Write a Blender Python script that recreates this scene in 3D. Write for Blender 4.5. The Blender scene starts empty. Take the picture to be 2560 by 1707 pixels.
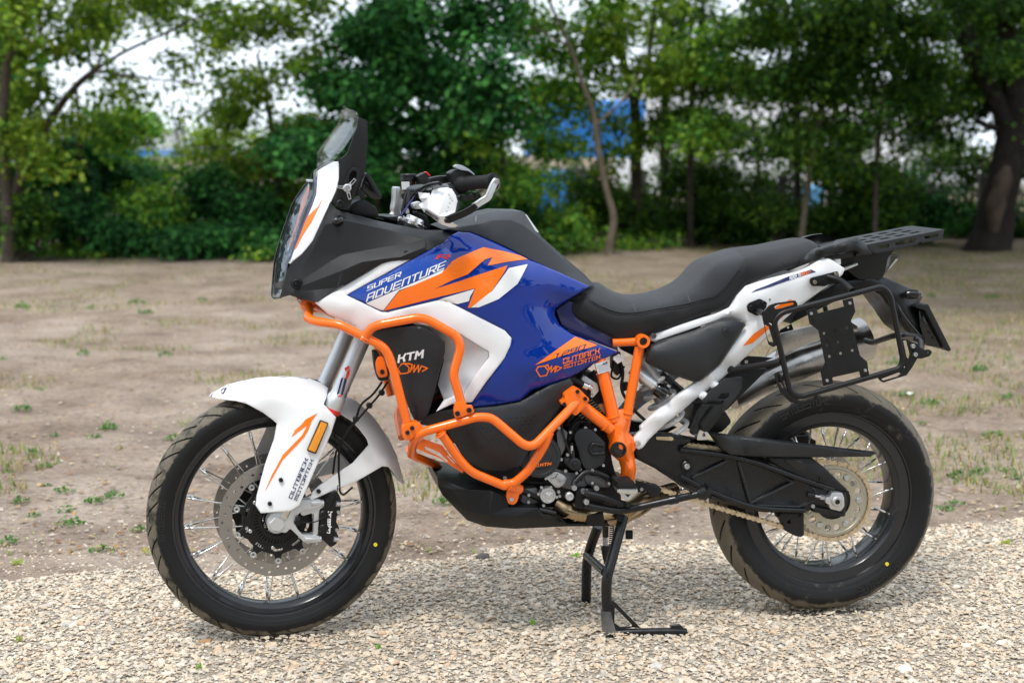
import bpy, bmesh, math, random
import numpy as np
from mathutils import Vector, Matrix
from mathutils.bvhtree import BVHTree
from mathutils.geometry import delaunay_2d_cdt, tessellate_polygon
random.seed(7); rng = np.random.default_rng(11)
R = math.radians
S = bpy.context.scene
COL = S.collection
# ---------------------------------------------------------------- camera
FPX, HOR, CH = 4000.0, 370.0, 1.33          # focal length in px of a 2560 px wide picture, horizon row, camera height
PITCH = math.atan((853.5-HOR)/FPX)
cd = bpy.data.cameras.new('camera'); cam = bpy.data.objects.new('camera', cd); COL.objects.link(cam)
cam.location = (0, 0, CH); cam.rotation_euler = (math.pi/2-PITCH, 0, 0)
cd.sensor_width = 36; cd.lens = FPX/2560*36; cd.clip_start = .1; cd.clip_end = 800
cd.dof.use_dof = True; cd.dof.focus_distance = 4.42; cd.dof.aperture_fstop = 3.4
S.camera = cam
# ---------------------------------------------------------------- world, sun, exposure
SUN_EL, SUN_AZ = R(62), R(205)
w = bpy.data.worlds.new('World'); S.world = w; w.use_nodes = True
nt = w.node_tree; bg = nt.nodes['Background']
sky = nt.nodes.new('ShaderNodeTexSky'); sky.sky_type = 'NISHITA'; sky.sun_disc = False
sky.sun_elevation = SUN_EL; sky.sun_rotation = SUN_AZ; sky.air_density = 1.0; sky.dust_density = 3.0
mxw = nt.nodes.new('ShaderNodeMix'); mxw.data_type = 'RGBA'; mxw.inputs[0].default_value = .86   # thin bright overcast
nt.links.new(sky.outputs[0], mxw.inputs[6]); mxw.inputs[7].default_value = (9.6, 10.6, 11.8, 1)
nt.links.new(mxw.outputs[2], bg.inputs[0]); bg.inputs[1].default_value = .10
sd = bpy.data.lights.new('sun', 'SUN'); so = bpy.data.objects.new('sun', sd); COL.objects.link(so)
sd.energy = 1.5; sd.angle = R(11); sd.color = (1, .965, .9)
az = SUN_AZ
sdir = Vector((math.sin(az)*math.cos(SUN_EL), math.cos(az)*math.cos(SUN_EL), math.sin(SUN_EL)))
so.rotation_euler = (-sdir).to_track_quat('-Z', 'Y').to_euler()
S.view_settings.view_transform = 'Standard'; S.view_settings.look = 'None'
S.view_settings.gamma = 1; S.view_settings.exposure = 0.65; S.view_settings.use_curve_mapping = False
S.render.engine = 'CYCLES'
S.cycles.max_bounces = 8; S.cycles.diffuse_bounces = 3; S.cycles.transparent_max_bounces = 12

# ---------------------------------------------------------------- pixel -> place
_c, _s = math.cos(PITCH), math.sin(PITCH)
C0 = Vector((0, 0, CH))
def ray(x, y):
    d = Vector((0, _c, -_s)) + Vector((1, 0, 0))*((x-1280)/FPX) - Vector((0, _s, _c))*((y-853.5)/FPX)
    return d
def G(x, y, z=0.0):
    d = ray(x, y); return C0 + d*((z-CH)/d.z)
def W(x, y, Y):
    d = ray(x, y); return C0 + d*(Y/d.y)

# ---------------------------------------------------------------- object helpers
def link(o, parent=None):
    COL.objects.link(o)
    if parent is not None: o.parent = parent
    return o
def tag(o, label=None, cat=None, group=None, kind=None):
    if label: o['label'] = label
    if cat: o['category'] = cat
    if group: o['group'] = group
    if kind: o['kind'] = kind
    return o
def empty(name, loc=(0, 0, 0), rz=0):
    o = bpy.data.objects.new(name, None); o.location = loc; o.rotation_euler = (0, 0, rz)
    o.empty_display_size = .1; COL.objects.link(o); return o
def mesh_np(name, V, F, mat, parent=None, smooth=False, col=None):
    """V (n,3), F (m,k) arrays, optional per-vertex colour"""
    V = np.asarray(V, np.float32); F = np.asarray(F, np.int32); k = F.shape[1]
    me = bpy.data.meshes.new(name)
    me.vertices.add(len(V)); me.vertices.foreach_set('co', V.ravel())
    me.loops.add(F.size); me.loops.foreach_set('vertex_index', F.ravel())
    me.polygons.add(len(F)); me.polygons.foreach_set('loop_start', np.arange(0, F.size, k, dtype=np.int32))
    me.polygons.foreach_set('loop_total', np.full(len(F), k, np.int32))
    me.polygons.foreach_set('use_smooth', np.full(len(F), smooth))
    if col is not None:
        a = me.color_attributes.new('col', 'FLOAT_COLOR', 'POINT')
        cc = np.ones((len(V), 4), np.float32); cc[:, :col.shape[1]] = col; a.data.foreach_set('color', cc.ravel())
    me.update(calc_edges=True); me.validate()
    if mat: me.materials.append(mat)
    return link(bpy.data.objects.new(name, me), parent)

# ---------------------------------------------------------------- materials
MATS = {}
def mat(name, col=(.5, .5, .5), rough=.5, metal=0, coat=0, bump=0, bscale=200, var=0, vscale=20, trans=0, ior=1.45,
        dirt=0, dcol=(.30, .25, .18), spec=.5, vcol=False, sheen=0, coatr=.05, rvar=0, emit=0):
    if name in MATS: return MATS[name]
    m = bpy.data.materials.new(name); m.use_nodes = True; n = m.node_tree.nodes; l = m.node_tree.links
    p = n['Principled BSDF']
    p.inputs['Roughness'].default_value = rough; p.inputs['Metallic'].default_value = metal
    p.inputs['Coat Weight'].default_value = coat; p.inputs['Coat Roughness'].default_value = coatr
    p.inputs['Transmission Weight'].default_value = trans; p.inputs['IOR'].default_value = ior
    p.inputs['Specular IOR Level'].default_value = spec
    if sheen: p.inputs['Sheen Weight'].default_value = sheen
    tc = n.new('ShaderNodeTexCoord')
    src = None
    base = n.new('ShaderNodeRGB'); base.outputs[0].default_value = (*col, 1); src = base.outputs[0]
    if vcol:
        a = n.new('ShaderNodeVertexColor'); a.layer_name = 'col'; src = a.outputs[0]
    def noise(scale, detail=3):
        t = n.new('ShaderNodeTexNoise'); t.inputs['Scale'].default_value = scale; t.inputs['Detail'].default_value = detail
        l.new(tc.outputs['Object'], t.inputs['Vector']); return t.outputs[0]
    if var:
        nz = noise(vscale); mr = n.new('ShaderNodeMapRange'); mr.inputs[1].default_value = .3; mr.inputs[2].default_value = .7
        mr.inputs[3].default_value = 1-var; mr.inputs[4].default_value = 1+var; l.new(nz, mr.inputs[0])
        mu = n.new('ShaderNodeMix'); mu.data_type = 'RGBA'; mu.blend_type = 'MULTIPLY'; mu.inputs[0].default_value = 1
        l.new(src, mu.inputs[6]); l.new(mr.outputs[0], mu.inputs[7]); src = mu.outputs[2]
    if dirt:
        nz = noise(9, 8); mr = n.new('ShaderNodeMapRange'); mr.inputs[1].default_value = .62-dirt*.4; mr.inputs[2].default_value = .75
        mr.inputs[4].default_value = min(1, dirt*1.3); l.new(nz, mr.inputs[0])
        mu = n.new('ShaderNodeMix'); mu.data_type = 'RGBA'; l.new(mr.outputs[0], mu.inputs[0])
        l.new(src, mu.inputs[6]); mu.inputs[7].default_value = (*dcol, 1); src = mu.outputs[2]
    l.new(src, p.inputs['Base Color'])
    if rvar:
        nz = noise(vscale*2.3, 5); mr = n.new('ShaderNodeMapRange'); mr.inputs[1].default_value = .3; mr.inputs[2].default_value = .7
        mr.inputs[3].default_value = max(0, rough-rvar); mr.inputs[4].default_value = min(1, rough+rvar)
        l.new(nz, mr.inputs[0]); l.new(mr.outputs[0], p.inputs['Roughness'])
    if bump:
        b = n.new('ShaderNodeBump'); b.inputs['Distance'].default_value = .001; b.inputs['Strength'].default_value = bump
        l.new(noise(bscale, 2), b.inputs['Height']); l.new(b.outputs[0], p.inputs['Normal'])
    if emit: p.inputs['Emission Color'].default_value = (*col, 1); p.inputs['Emission Strength'].default_value = emit
    MATS[name] = m; return m
def leaf_mat(name, tr=.45):
    m = bpy.data.materials.new(name); m.use_nodes = True; n = m.node_tree.nodes; l = m.node_tree.links
    n.remove(n['Principled BSDF']); out = n['Material Output']
    a = n.new('ShaderNodeVertexColor'); a.layer_name = 'col'
    p = n.new('ShaderNodeBsdfPrincipled'); p.inputs['Roughness'].default_value = .6; p.inputs['Specular IOR Level'].default_value = .12
    t = n.new('ShaderNodeBsdfTranslucent'); g = n.new('ShaderNodeHueSaturation'); g.inputs['Saturation'].default_value = 1.15; g.inputs['Value'].default_value = 1.6
    g.inputs['Hue'].default_value = .485
    mx = n.new('ShaderNodeMixShader'); mx.inputs[0].default_value = tr
    l.new(a.outputs[0], p.inputs['Base Color']); l.new(a.outputs[0], g.inputs['Color']); l.new(g.outputs[0], t.inputs[0])
    l.new(p.outputs[0], mx.inputs[1]); l.new(t.outputs[0], mx.inputs[2]); l.new(mx.outputs[0], out.inputs[0])
    return m

# ---------------------------------------------------------------- noise in numpy
def vnoise(x, y, seed=0):
    xi = np.floor(x).astype(np.int64); yi = np.floor(y).astype(np.int64); xf = x-xi; yf = y-yi
    def h(a, b):
        n = (a*374761393 + b*668265263 + seed*974634777) & 0x7fffffff
        n = ((n ^ (n >> 13))*1274126177) & 0x7fffffff
        return ((n ^ (n >> 16)) & 0xffff)/65535.0
    u = xf*xf*(3-2*xf); v = yf*yf*(3-2*yf)
    return (h(xi, yi)*(1-u)+h(xi+1, yi)*u)*(1-v) + (h(xi, yi+1)*(1-u)+h(xi+1, yi+1)*u)*v
def fbm(x, y, o=4, seed=0):
    s = 0; a = .5; 
    for i in range(o): s = s+a*vnoise(x*2**i, y*2**i, seed+i); a *= .5
    return s/(1-.5**o)

# ================================================================= THE SETTING
# edge between gravel (near) and bare earth (behind), read along the ground
_edge = [G(-900, 1500), G(-300, 1475), G(0, 1452), G(130, 1424), G(300, 1416), G(640, 1430), G(980, 1412), G(1090, 1392), G(1200, 1372), G(1330, 1352),
         G(1450, 1350), G(1620, 1352), G(1760, 1345), G(2000, 1322), G(2330, 1318), G(2560, 1306), G(3200, 1290)]
ex_ = np.array([p.x for p in _edge]); ey_ = np.array([p.y for p in _edge])
def gravel_mask(x, y):
    e = np.interp(x, ex_, ey_) + (fbm(x*5, y*5, 4, 5)-.5)*.30+(fbm(x*17, y*17, 3, 15)-.5)*.12 + (fbm(x*1.6, y*0+3, 2, 9)-.5)*.12
    return np.clip((e-y)/.10+.5, 0, 1)
def ground_z(x, y):
    m = gravel_mask(x, y)
    dirt = (fbm(x*1.1, y*1.1, 3, 21)-.5)*.05 + (fbm(x*7, y*7, 4, 31)-.5)*.028*(.4+1.2*fbm(x*1.7, y*1.7, 2, 77))
    far = np.clip((y-6)/6, 0, 1)
    dirt = dirt*(1+.8*far)
    gr = (fbm(x*2, y*2, 3, 41)-.5)*.012 - .006
    blend = np.clip((y-4.75)/.6, 0, 1)
    return gr*m + (dirt*blend-.012)*(1-m)
xs = np.concatenate([-np.geomspace(3.2, 300, 46)[::-1], np.linspace(-3.15, 3.15, 330), np.geomspace(3.2, 300, 46)])
ys = np.concatenate([-np.geomspace(.5, 60, 12)[::-1], np.linspace(0, 3.3, 8), np.linspace(3.4, 7.2, 230), 7.2+np.cumsum(np.geomspace(.025, 12, 150))])
X, Y = np.meshgrid(xs, ys); Z = ground_z(X, Y); Z = np.where((Y > 60) | (abs(X) > 40) | (Y < 3), -.02, Z)
nx, ny = len(xs), len(ys); idx = np.arange(nx*ny).reshape(ny, nx)
Fq = np.stack([idx[:-1, :-1], idx[:-1, 1:], idx[1:, 1:], idx[1:, :-1]], -1).reshape(-1, 4)
gm = gravel_mask(X, Y)
gcol = np.stack([gm, np.zeros_like(gm), np.zeros_like(gm)], -1).reshape(-1, 3)
def ground_material():
    m = bpy.data.materials.new('earth_and_gravel_bed'); m.use_nodes = True; n = m.node_tree.nodes; l = m.node_tree.links; p = n['Principled BSDF']
    p.inputs['Roughness'].default_value = .95; p.inputs['Specular IOR Level'].default_value = .15
    tc = n.new('ShaderNodeTexCoord')
    def noise(sc, det=5, rough=.6, loc=(0, 0, 0)):
        mp = n.new('ShaderNodeMapping'); mp.inputs['Location'].default_value = loc; l.new(tc.outputs['Object'], mp.inputs[0])
        t = n.new('ShaderNodeTexNoise'); t.inputs['Scale'].default_value = sc; t.inputs['Detail'].default_value = det
        t.inputs['Roughness'].default_value = rough; l.new(mp.outputs[0], t.inputs[0]); return t.outputs[0]
    def ramp(src, stops):
        r = n.new('ShaderNodeValToRGB'); e = r.color_ramp.elements
        while len(e) < len(stops): e.new(.5)
        for q, (a, c) in zip(e, stops): q.position = a; q.color = (*c, 1)
        l.new(src, r.inputs[0]); return r.outputs[0]
    def mix(f, a, b, mode='MIX'):
        q = n.new('ShaderNodeMix'); q.data_type = 'RGBA'; q.blend_type = mode
        if isinstance(f, float): q.inputs[0].default_value = f
        else: l.new(f, q.inputs[0])
        for i, v in ((6, a), (7, b)):
            if isinstance(v, tuple): q.inputs[i].default_value = (*v, 1)
            else: l.new(v, q.inputs[i])
        return q.outputs[2]
    dirt = ramp(noise(2.2, 9, .65), [(.3, (.165, .125, .099)), (.48, (.295, .234, .189)), (.7, (.40, .33, .272))])
    fine = ramp(noise(34, 9, .8), [(.33, (.42, .38, .34)), (.5, (1, 1, 1)), (.68, (1.3, 1.25, 1.18))])
    dirt = mix(1.0, dirt, fine, 'MULTIPLY')
    damp = ramp(noise(.9, 4, .5, (3, 8, 0)), [(.42, (0, 0, 0)), (.62, (1, 1, 1))])
    dirt = mix(damp, dirt, mix(1.0, dirt, (.80, .77, .74), 'MULTIPLY'))
    green = ramp(noise(2.7, 8, .75, (11, 4, 0)), [(.58, (0, 0, 0)), (.72, (.35, .35, .35))])
    sep = n.new('ShaderNodeSeparateXYZ'); l.new(tc.outputs['Object'], sep.inputs[0])
    fr = n.new('ShaderNodeMapRange'); fr.inputs[1].default_value = 6; fr.inputs[2].default_value = 13; fr.inputs[3].default_value = .25; fr.inputs[4].default_value = 1
    l.new(sep.outputs[1], fr.inputs[0])
    mg = n.new('ShaderNodeMath'); mg.operation = 'MULTIPLY'; l.new(green, mg.inputs[0]); l.new(fr.outputs[0], mg.inputs[1])
    dirt = mix(mg.outputs[0], dirt, (.13, .17, .045))
    straw = ramp(noise(8, 8, .8, (5, 1, 2)), [(.5, (0, 0, 0)), (.66, (.6, .6, .6))])
    ms = n.new('ShaderNodeMath'); ms.operation = 'MULTIPLY'; l.new(straw, ms.inputs[0]); l.new(fr.outputs[0], ms.inputs[1])
    dirt = mix(ms.outputs[0], dirt, (.36, .27, .175))
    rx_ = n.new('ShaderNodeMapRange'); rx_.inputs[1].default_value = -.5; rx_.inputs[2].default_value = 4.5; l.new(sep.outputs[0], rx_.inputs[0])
    litter_shade = ramp(noise(1.4, 8, .75, (2, 9, 4)), [(.38, (0, 0, 0)), (.6, (.9, .9, .9))]); ml = n.new('ShaderNodeMath'); ml.operation = 'MULTIPLY'; l.new(litter_shade, ml.inputs[0]); l.new(rx_.outputs[0], ml.inputs[1])
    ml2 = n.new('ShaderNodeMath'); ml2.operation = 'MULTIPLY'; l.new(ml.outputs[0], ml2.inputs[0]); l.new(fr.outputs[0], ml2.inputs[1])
    dirt = mix(ml2.outputs[0], dirt, mix(1.0, (.17, .125, .07), fine, 'MULTIPLY'))  # leaf litter brown growing to the right, with tree shade painted into it
    v = n.new('ShaderNodeTexVoronoi'); v.inputs['Scale'].default_value = 110; l.new(tc.outputs['Object'], v.inputs[0])
    gr = ramp(v.outputs['Color'], [(.0, (.20, .17, .13)), (.5, (.36, .31, .25)), (1, (.50, .45, .38))])
    a = n.new('ShaderNodeVertexColor'); a.layer_name = 'col'; sr = n.new('ShaderNodeSeparateColor'); l.new(a.outputs[0], sr.inputs[0])
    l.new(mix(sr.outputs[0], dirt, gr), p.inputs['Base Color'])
    b = n.new('ShaderNodeBump'); b.inputs['Strength'].default_value = .8; b.inputs['Distance'].default_value = .012
    l.new(noise(38, 8, .7), b.inputs['Height']); l.new(b.outputs[0], p.inputs['Normal'])
    return m
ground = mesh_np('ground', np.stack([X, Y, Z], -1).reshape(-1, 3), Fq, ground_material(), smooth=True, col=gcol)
tag(ground, kind='structure')

# ---------------------------------------------------------------- crushed stone, one mesh of flat angular chips
def chip_shapes(k=14):
    out = []
    t = (1+5**.5)/2
    b = np.array([(-1, t, 0), (1, t, 0), (-1, -t, 0), (1, -t, 0), (0, -1, t), (0, 1, t), (0, -1, -t), (0, 1, -t), (t, 0, -1), (t, 0, 1), (-t, 0, -1), (-t, 0, 1)])/1.9
    f = np.array([(0, 11, 5), (0, 5, 1), (0, 1, 7), (0, 7, 10), (0, 10, 11), (1, 5, 9), (5, 11, 4), (11, 10, 2), (10, 7, 6), (7, 1, 8), (3, 9, 4), (3, 4, 2), (3, 2, 6), (3, 6, 8), (3, 8, 9), (4, 9, 5), (2, 4, 11), (6, 2, 10), (8, 6, 7), (9, 8, 1)])
    r = np.random.default_rng(3)
    for i in range(k):
        v = b*(1+.42*(r.random((12, 1))-.5)) + (r.random((12, 3))-.5)*.35
        v = np.clip(v, -.78, .78)
        v *= np.array([1, .5+.45*r.random(), .20+.26*r.random()]); out.append(v)
    return out, f
CH_V, CH_F = chip_shapes()
STONE = np.array([(.64, .57, .47), (.56, .45, .33), (.44, .43, .41), (.64, .48, .33), (.32, .315, .31), (.72, .67, .60), (.55, .34, .19), (.20, .195, .19), (.60, .54, .44)])
SW = np.array([.22, .16, .15, .14, .07, .14, .04, .02, .06]); SW = SW/SW.sum()
def scatter_chips(P, size, tilt=.36):
    n = len(P); sh = rng.integers(0, len(CH_V), n); a = rng.random(n)*6.283; tx = (rng.random(n)-.5)*2*tilt; ty = (rng.random(n)-.5)*2*tilt
    ca, sa = np.cos(a), np.sin(a); V = np.stack(CH_V)[sh]*size[:, None, None]
    y = V[..., 1]*np.cos(tx)[:, None]-V[..., 2]*np.sin(tx)[:, None]; z = V[..., 1]*np.sin(tx)[:, None]+V[..., 2]*np.cos(tx)[:, None]
    x = V[..., 0]*np.cos(ty)[:, None]+z*np.sin(ty)[:, None]; z = -V[..., 0]*np.sin(ty)[:, None]+z*np.cos(ty)[:, None]
    V = np.stack([x*ca[:, None]-y*sa[:, None], x*sa[:, None]+y*ca[:, None], z], -1)+P[:, None, :]
    c = (STONE[rng.choice(len(STONE), n, p=SW)]*.52+.48*np.array([.55, .50, .435]))*np.array([1.04, .985, .905])*(.85+.28*rng.random((n, 1)))
    F = (CH_F[None]+12*np.arange(n)[:, None, None]).reshape(-1, 3)
    return V.reshape(-1, 3), F, np.repeat(c, 12, 0)
N = 99000
yy = 3.75+(6.15-3.75)*rng.random(N)**1.0; xx = (rng.random(N)*2-1)*(yy*.335+.32)
keep = gravel_mask(xx, yy)+.02*rng.random(N) > .35+.3*rng.random(N); xx, yy = xx[keep], yy[keep]
sz = .0031+.0062*rng.random(len(xx))**1.7+.012*rng.random(len(xx))**10
zz_ = ground_z(xx, yy)+.001+.004*rng.random(len(xx))
for (qx, qy, ra_) in ((690, 1587, .045), (2047, 1515, .06), (1522, 1583, .02), (1462, 1500, .02)):       # stones pushed up round tyres and stand feet
    c_ = G(qx, qy); zz_ += .010*np.exp(-((np.hypot((xx-c_.x)*.6, yy-c_.y)-ra_)/.022)**2)
P = np.stack([xx, yy, zz_], -1)
V1, F1, c1 = scatter_chips(P, sz)
# strays on the earth
N = 4200; yy = np.concatenate([4.95+rng.gamma(1.1, .22, 3000), 4.9+rng.gamma(1.3, .4, 1200)]); xx = (rng.random(N)*2-1)*(yy*.34); kp = gravel_mask(xx, yy) < .3; xx, yy = xx[kp], yy[kp]
V2, F2, c2 = scatter_chips(np.stack([xx, yy, ground_z(xx, yy)+.001], -1), .003+.006*rng.random(len(xx))**2)
m_stone = mat('crushed_stone', vcol=True, rough=.85, bump=.5, bscale=400, var=.14, vscale=160, spec=.3)
gr = mesh_np('gravel', np.concatenate([V1, V2]), np.concatenate([F1, F2+len(V1)]), m_stone, col=np.concatenate([c1, c2]))
tag(gr, 'pale crushed stone gravel spread under and in front of the motorcycle', 'gravel', kind='stuff')
def stone_thing(px, py, size, col, label, flat=.6):
    p = G(px, py); i = random.randrange(len(CH_V)); V = CH_V[i].copy()
    V = V*size*np.array([1, 1, 1/ .45*flat]); me_c = np.tile(np.array([col]), (12, 1))
    o = mesh_np('stone', V, CH_F, m_stone, col=me_c)
    md = o.modifiers.new('b', 'BEVEL'); md.width = size*.06; md.segments = 1
    o.location = (p.x, p.y, ground_z(np.array([p.x]), np.array([p.y]))[0]+size*.18); o.rotation_euler = (.15, -.1, random.random()*.4-.2)
    tag(o, label, 'stone'); return o
stone_thing(1207, 1392, .030, (.10, .09, .085), 'flat dark grey stone at the gravel edge behind the centre stand', .5)
stone_thing(514, 1603, .022, (.42, .24, .12), 'rusty brown stone in the gravel just before the front tyre')
stone_thing(322, 1421, .016, (.13, .13, .135), 'small slate black stone on the gravel edge left of the front wheel', .5)
stone_thing(1412, 1408, .016, (.15, .15, .16), 'small dark stone behind the centre stand on pale gravel', .5)
stone_thing(2262, 1668, .026, (.62, .60, .55), 'large pale stone near the bottom of the photo under the rear wheel', .8)
stone_thing(1640, 1665, .024, (.55, .52, .47), 'wide pale flat chip in the foreground right of the centre stand foot', .5)
stone_thing(168, 1560, .020, (.43, .41, .37), 'wedge shaped grey stone left of the front tyre')

# ---------------------------------------------------------------- loose leaves, litter and weeds on the earth
def leaf_quads(P, size, up=.2, fold=.35, ratio=.62, cols=None, nrm=None):
    """folded rhombic leaves; each 4 vertices, 2 triangles"""
    n = len(P); a = rng.random(n)*6.283
    if nrm is None:
        nz = np.stack([rng.normal(0, 1, n), rng.normal(0, 1, n), rng.normal(0, 1, n)+up*4], -1)
    else: nz = nrm + rng.normal(0, .45, (n, 3))
    nz /= np.linalg.norm(nz, axis=1)[:, None]+1e-9
    t = np.cross(nz, np.stack([np.cos(a), np.sin(a), np.full(n, .3)], -1)); t /= np.linalg.norm(t, axis=1)[:, None]+1e-9
    b = np.cross(nz, t); s = size[:, None]
    V = np.stack([P-t*s*.5, P+b*s*ratio*.5+nz*s*fold*.25+t*s*.06, P+t*s*.55, P-b*s*ratio*.5+nz*s*fold*.25+t*s*.06], 1).reshape(-1, 3)
    i = 4*np.arange(n)[:, None]
    F = np.concatenate([i+np.array([[0, 1, 2]]), i+np.array([[0, 2, 3]])], 1).reshape(-1, 3)
    C = np.repeat(cols, 4, 0) if cols is not None else None
    return V, F, C
N = 15000
yy = 5.2+16*rng.random(N)**1.5; xx = (rng.random(N)*2-1)*(yy*.36); kp = gravel_mask(xx, yy) < .1; xx, yy = xx[kp], yy[kp]
LIT = np.array([(.42, .27, .13), (.5, .38, .2), (.30, .17, .09), (.48, .42, .30), (.30, .33, .12), (.50, .44, .36)])
c = LIT[rng.integers(0, 6, len(xx))]*(.7+.5*rng.random((len(xx), 1)))
V, F, c = leaf_quads(np.stack([xx, yy, ground_z(xx, yy)+.008], -1), .010+.026*rng.random(len(xx))**3, up=1.2, cols=c)
tag(mesh_np('leaf_litter', V, F, leaf_mat('dry_leaf', .2), col=c), 'scattered dry leaves and straw lying on the bare earth', 'leaf litter', kind='stuff')
# low grass: thin blades in patches
N = 60000
yy = 5.4+17*rng.random(N)**1.25; xx = (rng.random(N)*2-1)*(yy*.36)
kp = (fbm(xx*1.3, yy*1.3, 4, 61)+.13*(xx/yy > .12) > .62-.05*np.clip((yy-7)/8, 0, 1)-.05*(xx/yy > .1)) & (gravel_mask(xx, yy) < .1); xx, yy = xx[kp], yy[kp]; n = len(xx)
GC = np.array([(.16, .26, .055), (.12, .22, .06), (.30, .30, .10), (.40, .33, .17), (.34, .27, .15)])
gc = GC[rng.choice(5, n, p=[.20, .16, .14, .27, .23])]*(.7+.6*rng.random((n, 1)))
P = np.stack([xx, yy, ground_z(xx, yy)], -1); h = (.02+.035*rng.random(n))[:, None]; a = rng.random(n)*6.283
d = np.stack([np.cos(a), np.sin(a), np.zeros(n)], -1); q = np.stack([-np.sin(a), np.cos(a), np.zeros(n)], -1)
V = np.stack([P-d*.004, P+d*.004, P+q*h*.5+np.array([0, 0, 1])*h], 1).reshape(-1, 3)
tag(mesh_np('grass', V, np.arange(3*n).reshape(-1, 3), leaf_mat('grass_blade', .3), col=np.repeat(gc, 3, 0)), 'sparse low grass growing in patches over the bare earth', 'grass', kind='stuff')
m_weed = leaf_mat('weed_leaf', .35)
def weed_mesh(i):
    r = np.random.default_rng(100+i); n = 22+r.integers(0, 26); P = []; C = []; S_ = []
    for k in range(n):
        a = r.random()*6.28; q = r.random()**.6
        P.append((math.cos(a)*q*.05, math.sin(a)*q*.04, .006+.03*r.random()*(1.1-q))); S_.append(.010+.018*r.random())
        C.append(np.array((.11, .22, .065))*(.6+.7*r.random()))
    V, F, c = leaf_quads(np.array(P), np.array(S_), up=.5, cols=np.array(C))
    me = mesh_np('weed', V, F, m_weed, col=c); d_ = me.data; bpy.data.objects.remove(me); return d_
WM = [weed_mesh(i) for i in range(8)]
weeds = [(120, 1212), (163, 1228), (112, 1165), (60, 1255), (85, 1130), (280, 1240), (290, 1225), (172, 1265), (235, 1250), (168, 1308), (88, 1285), (345, 1312), (22, 1347), (250, 1365),
         (60, 1022), (100, 960), (270, 1070), (235, 1092), (18, 1178), (140, 1085), (205, 895), (340, 760), (355, 775), (230, 763), (60, 765), (10, 903), (512, 740), (420, 890), (430, 1100), (300, 1120),
         (2290, 1090), (2300, 1060), (2270, 985), (2240, 905), (2440, 1175), (2400, 1185), (2520, 1172), (2390, 1262), (2365, 1272), (2545, 1190), (2320, 1005), (2410, 1020), (2480, 1090), (2180, 860), (2250, 745), (2330, 745), (2480, 750), (2520, 990), (2450, 920), (1000, 925), (1020, 965), (960, 1180), (1105, 1250), (1180, 1235)]
for k, (px, py) in enumerate(weeds):
    px += random.uniform(-8, 8); p = G(px, py); o = bpy.data.objects.new('weed', WM[k % 8]); link(o)
    o.location = (p.x, p.y, ground_z(np.array([p.x]), np.array([p.y]))[0]); o.rotation_euler = (0, 0, random.random()*6.3)
    s = random.uniform(.5, 1.2)*(1+.5*max(0, (p.y-7)/6)); o.scale = (s, s, s)
    tag(o, 'small green weed sprouting from the bare earth behind the gravel', 'weed', 'weeds dotted over the bare earth')
def fallen_leaf(px, py, size, col, label, rz):
    p = G(px, py); V, F = [], []
    for k in range(14):
        a = k/14*6.283; r_ = size*(.55+.45*abs(math.cos(a*2.5))); V.append((math.cos(a)*r_, math.sin(a)*r_*.8, .010*math.sin(a*3)+.006)); F.append((14, k, (k+1) % 14))
    V.append((0, 0, 0)); o = mesh_np('leaf', V, F, m_weed, col=np.tile(np.array([col]), (15, 1)))
    o.location = (p.x, p.y, ground_z(np.array([p.x]), np.array([p.y]))[0]+.006); o.rotation_euler = (.1, .1, rz); tag(o, label, 'leaf')
fallen_leaf(40, 1398, .024, (.33, .40, .12), 'pale green fallen leaf on dark earth at the far left', .4)
fallen_leaf(362, 1368, .017, (.45, .42, .16), 'yellowish leaf lying just left of the front wheel', 1.4)
fallen_leaf(943, 1620, .011, (.20, .42, .07), 'small green leaf on the gravel at the bottom, right of the front wheel', 1)
fallen_leaf(1332, 1558, .010, (.22, .42, .08), 'tiny green leaf on the gravel just left of the centre stand foot', 2)
fallen_leaf(1437, 1389, .015, (.25, .45, .08), 'bright green leaf on the gravel behind the centre stand legs', .2)
fallen_leaf(496, 1671, .010, (.25, .42, .1), 'small green leaf at the bottom of the photo left of the front tyre', .9)
fallen_leaf(2512, 1357, .02, (.33, .38, .1), 'curled green leaf on the gravel at the right', 0)
fallen_leaf(47, 1600, .011, (.30, .36, .1), 'narrow green leaf on the gravel at the far left', 2.6)
o = mesh_np('litter_scrap', *[np.array(q) for q in (CH_V[3]*.022, CH_F)], mat('white_scrap', (.8, .8, .78), .6)); p = G(2273, 992); o.location = (p.x, p.y, .02); tag(o, 'small crumpled white scrap on the earth right of the rear wheel', 'scrap')

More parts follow.
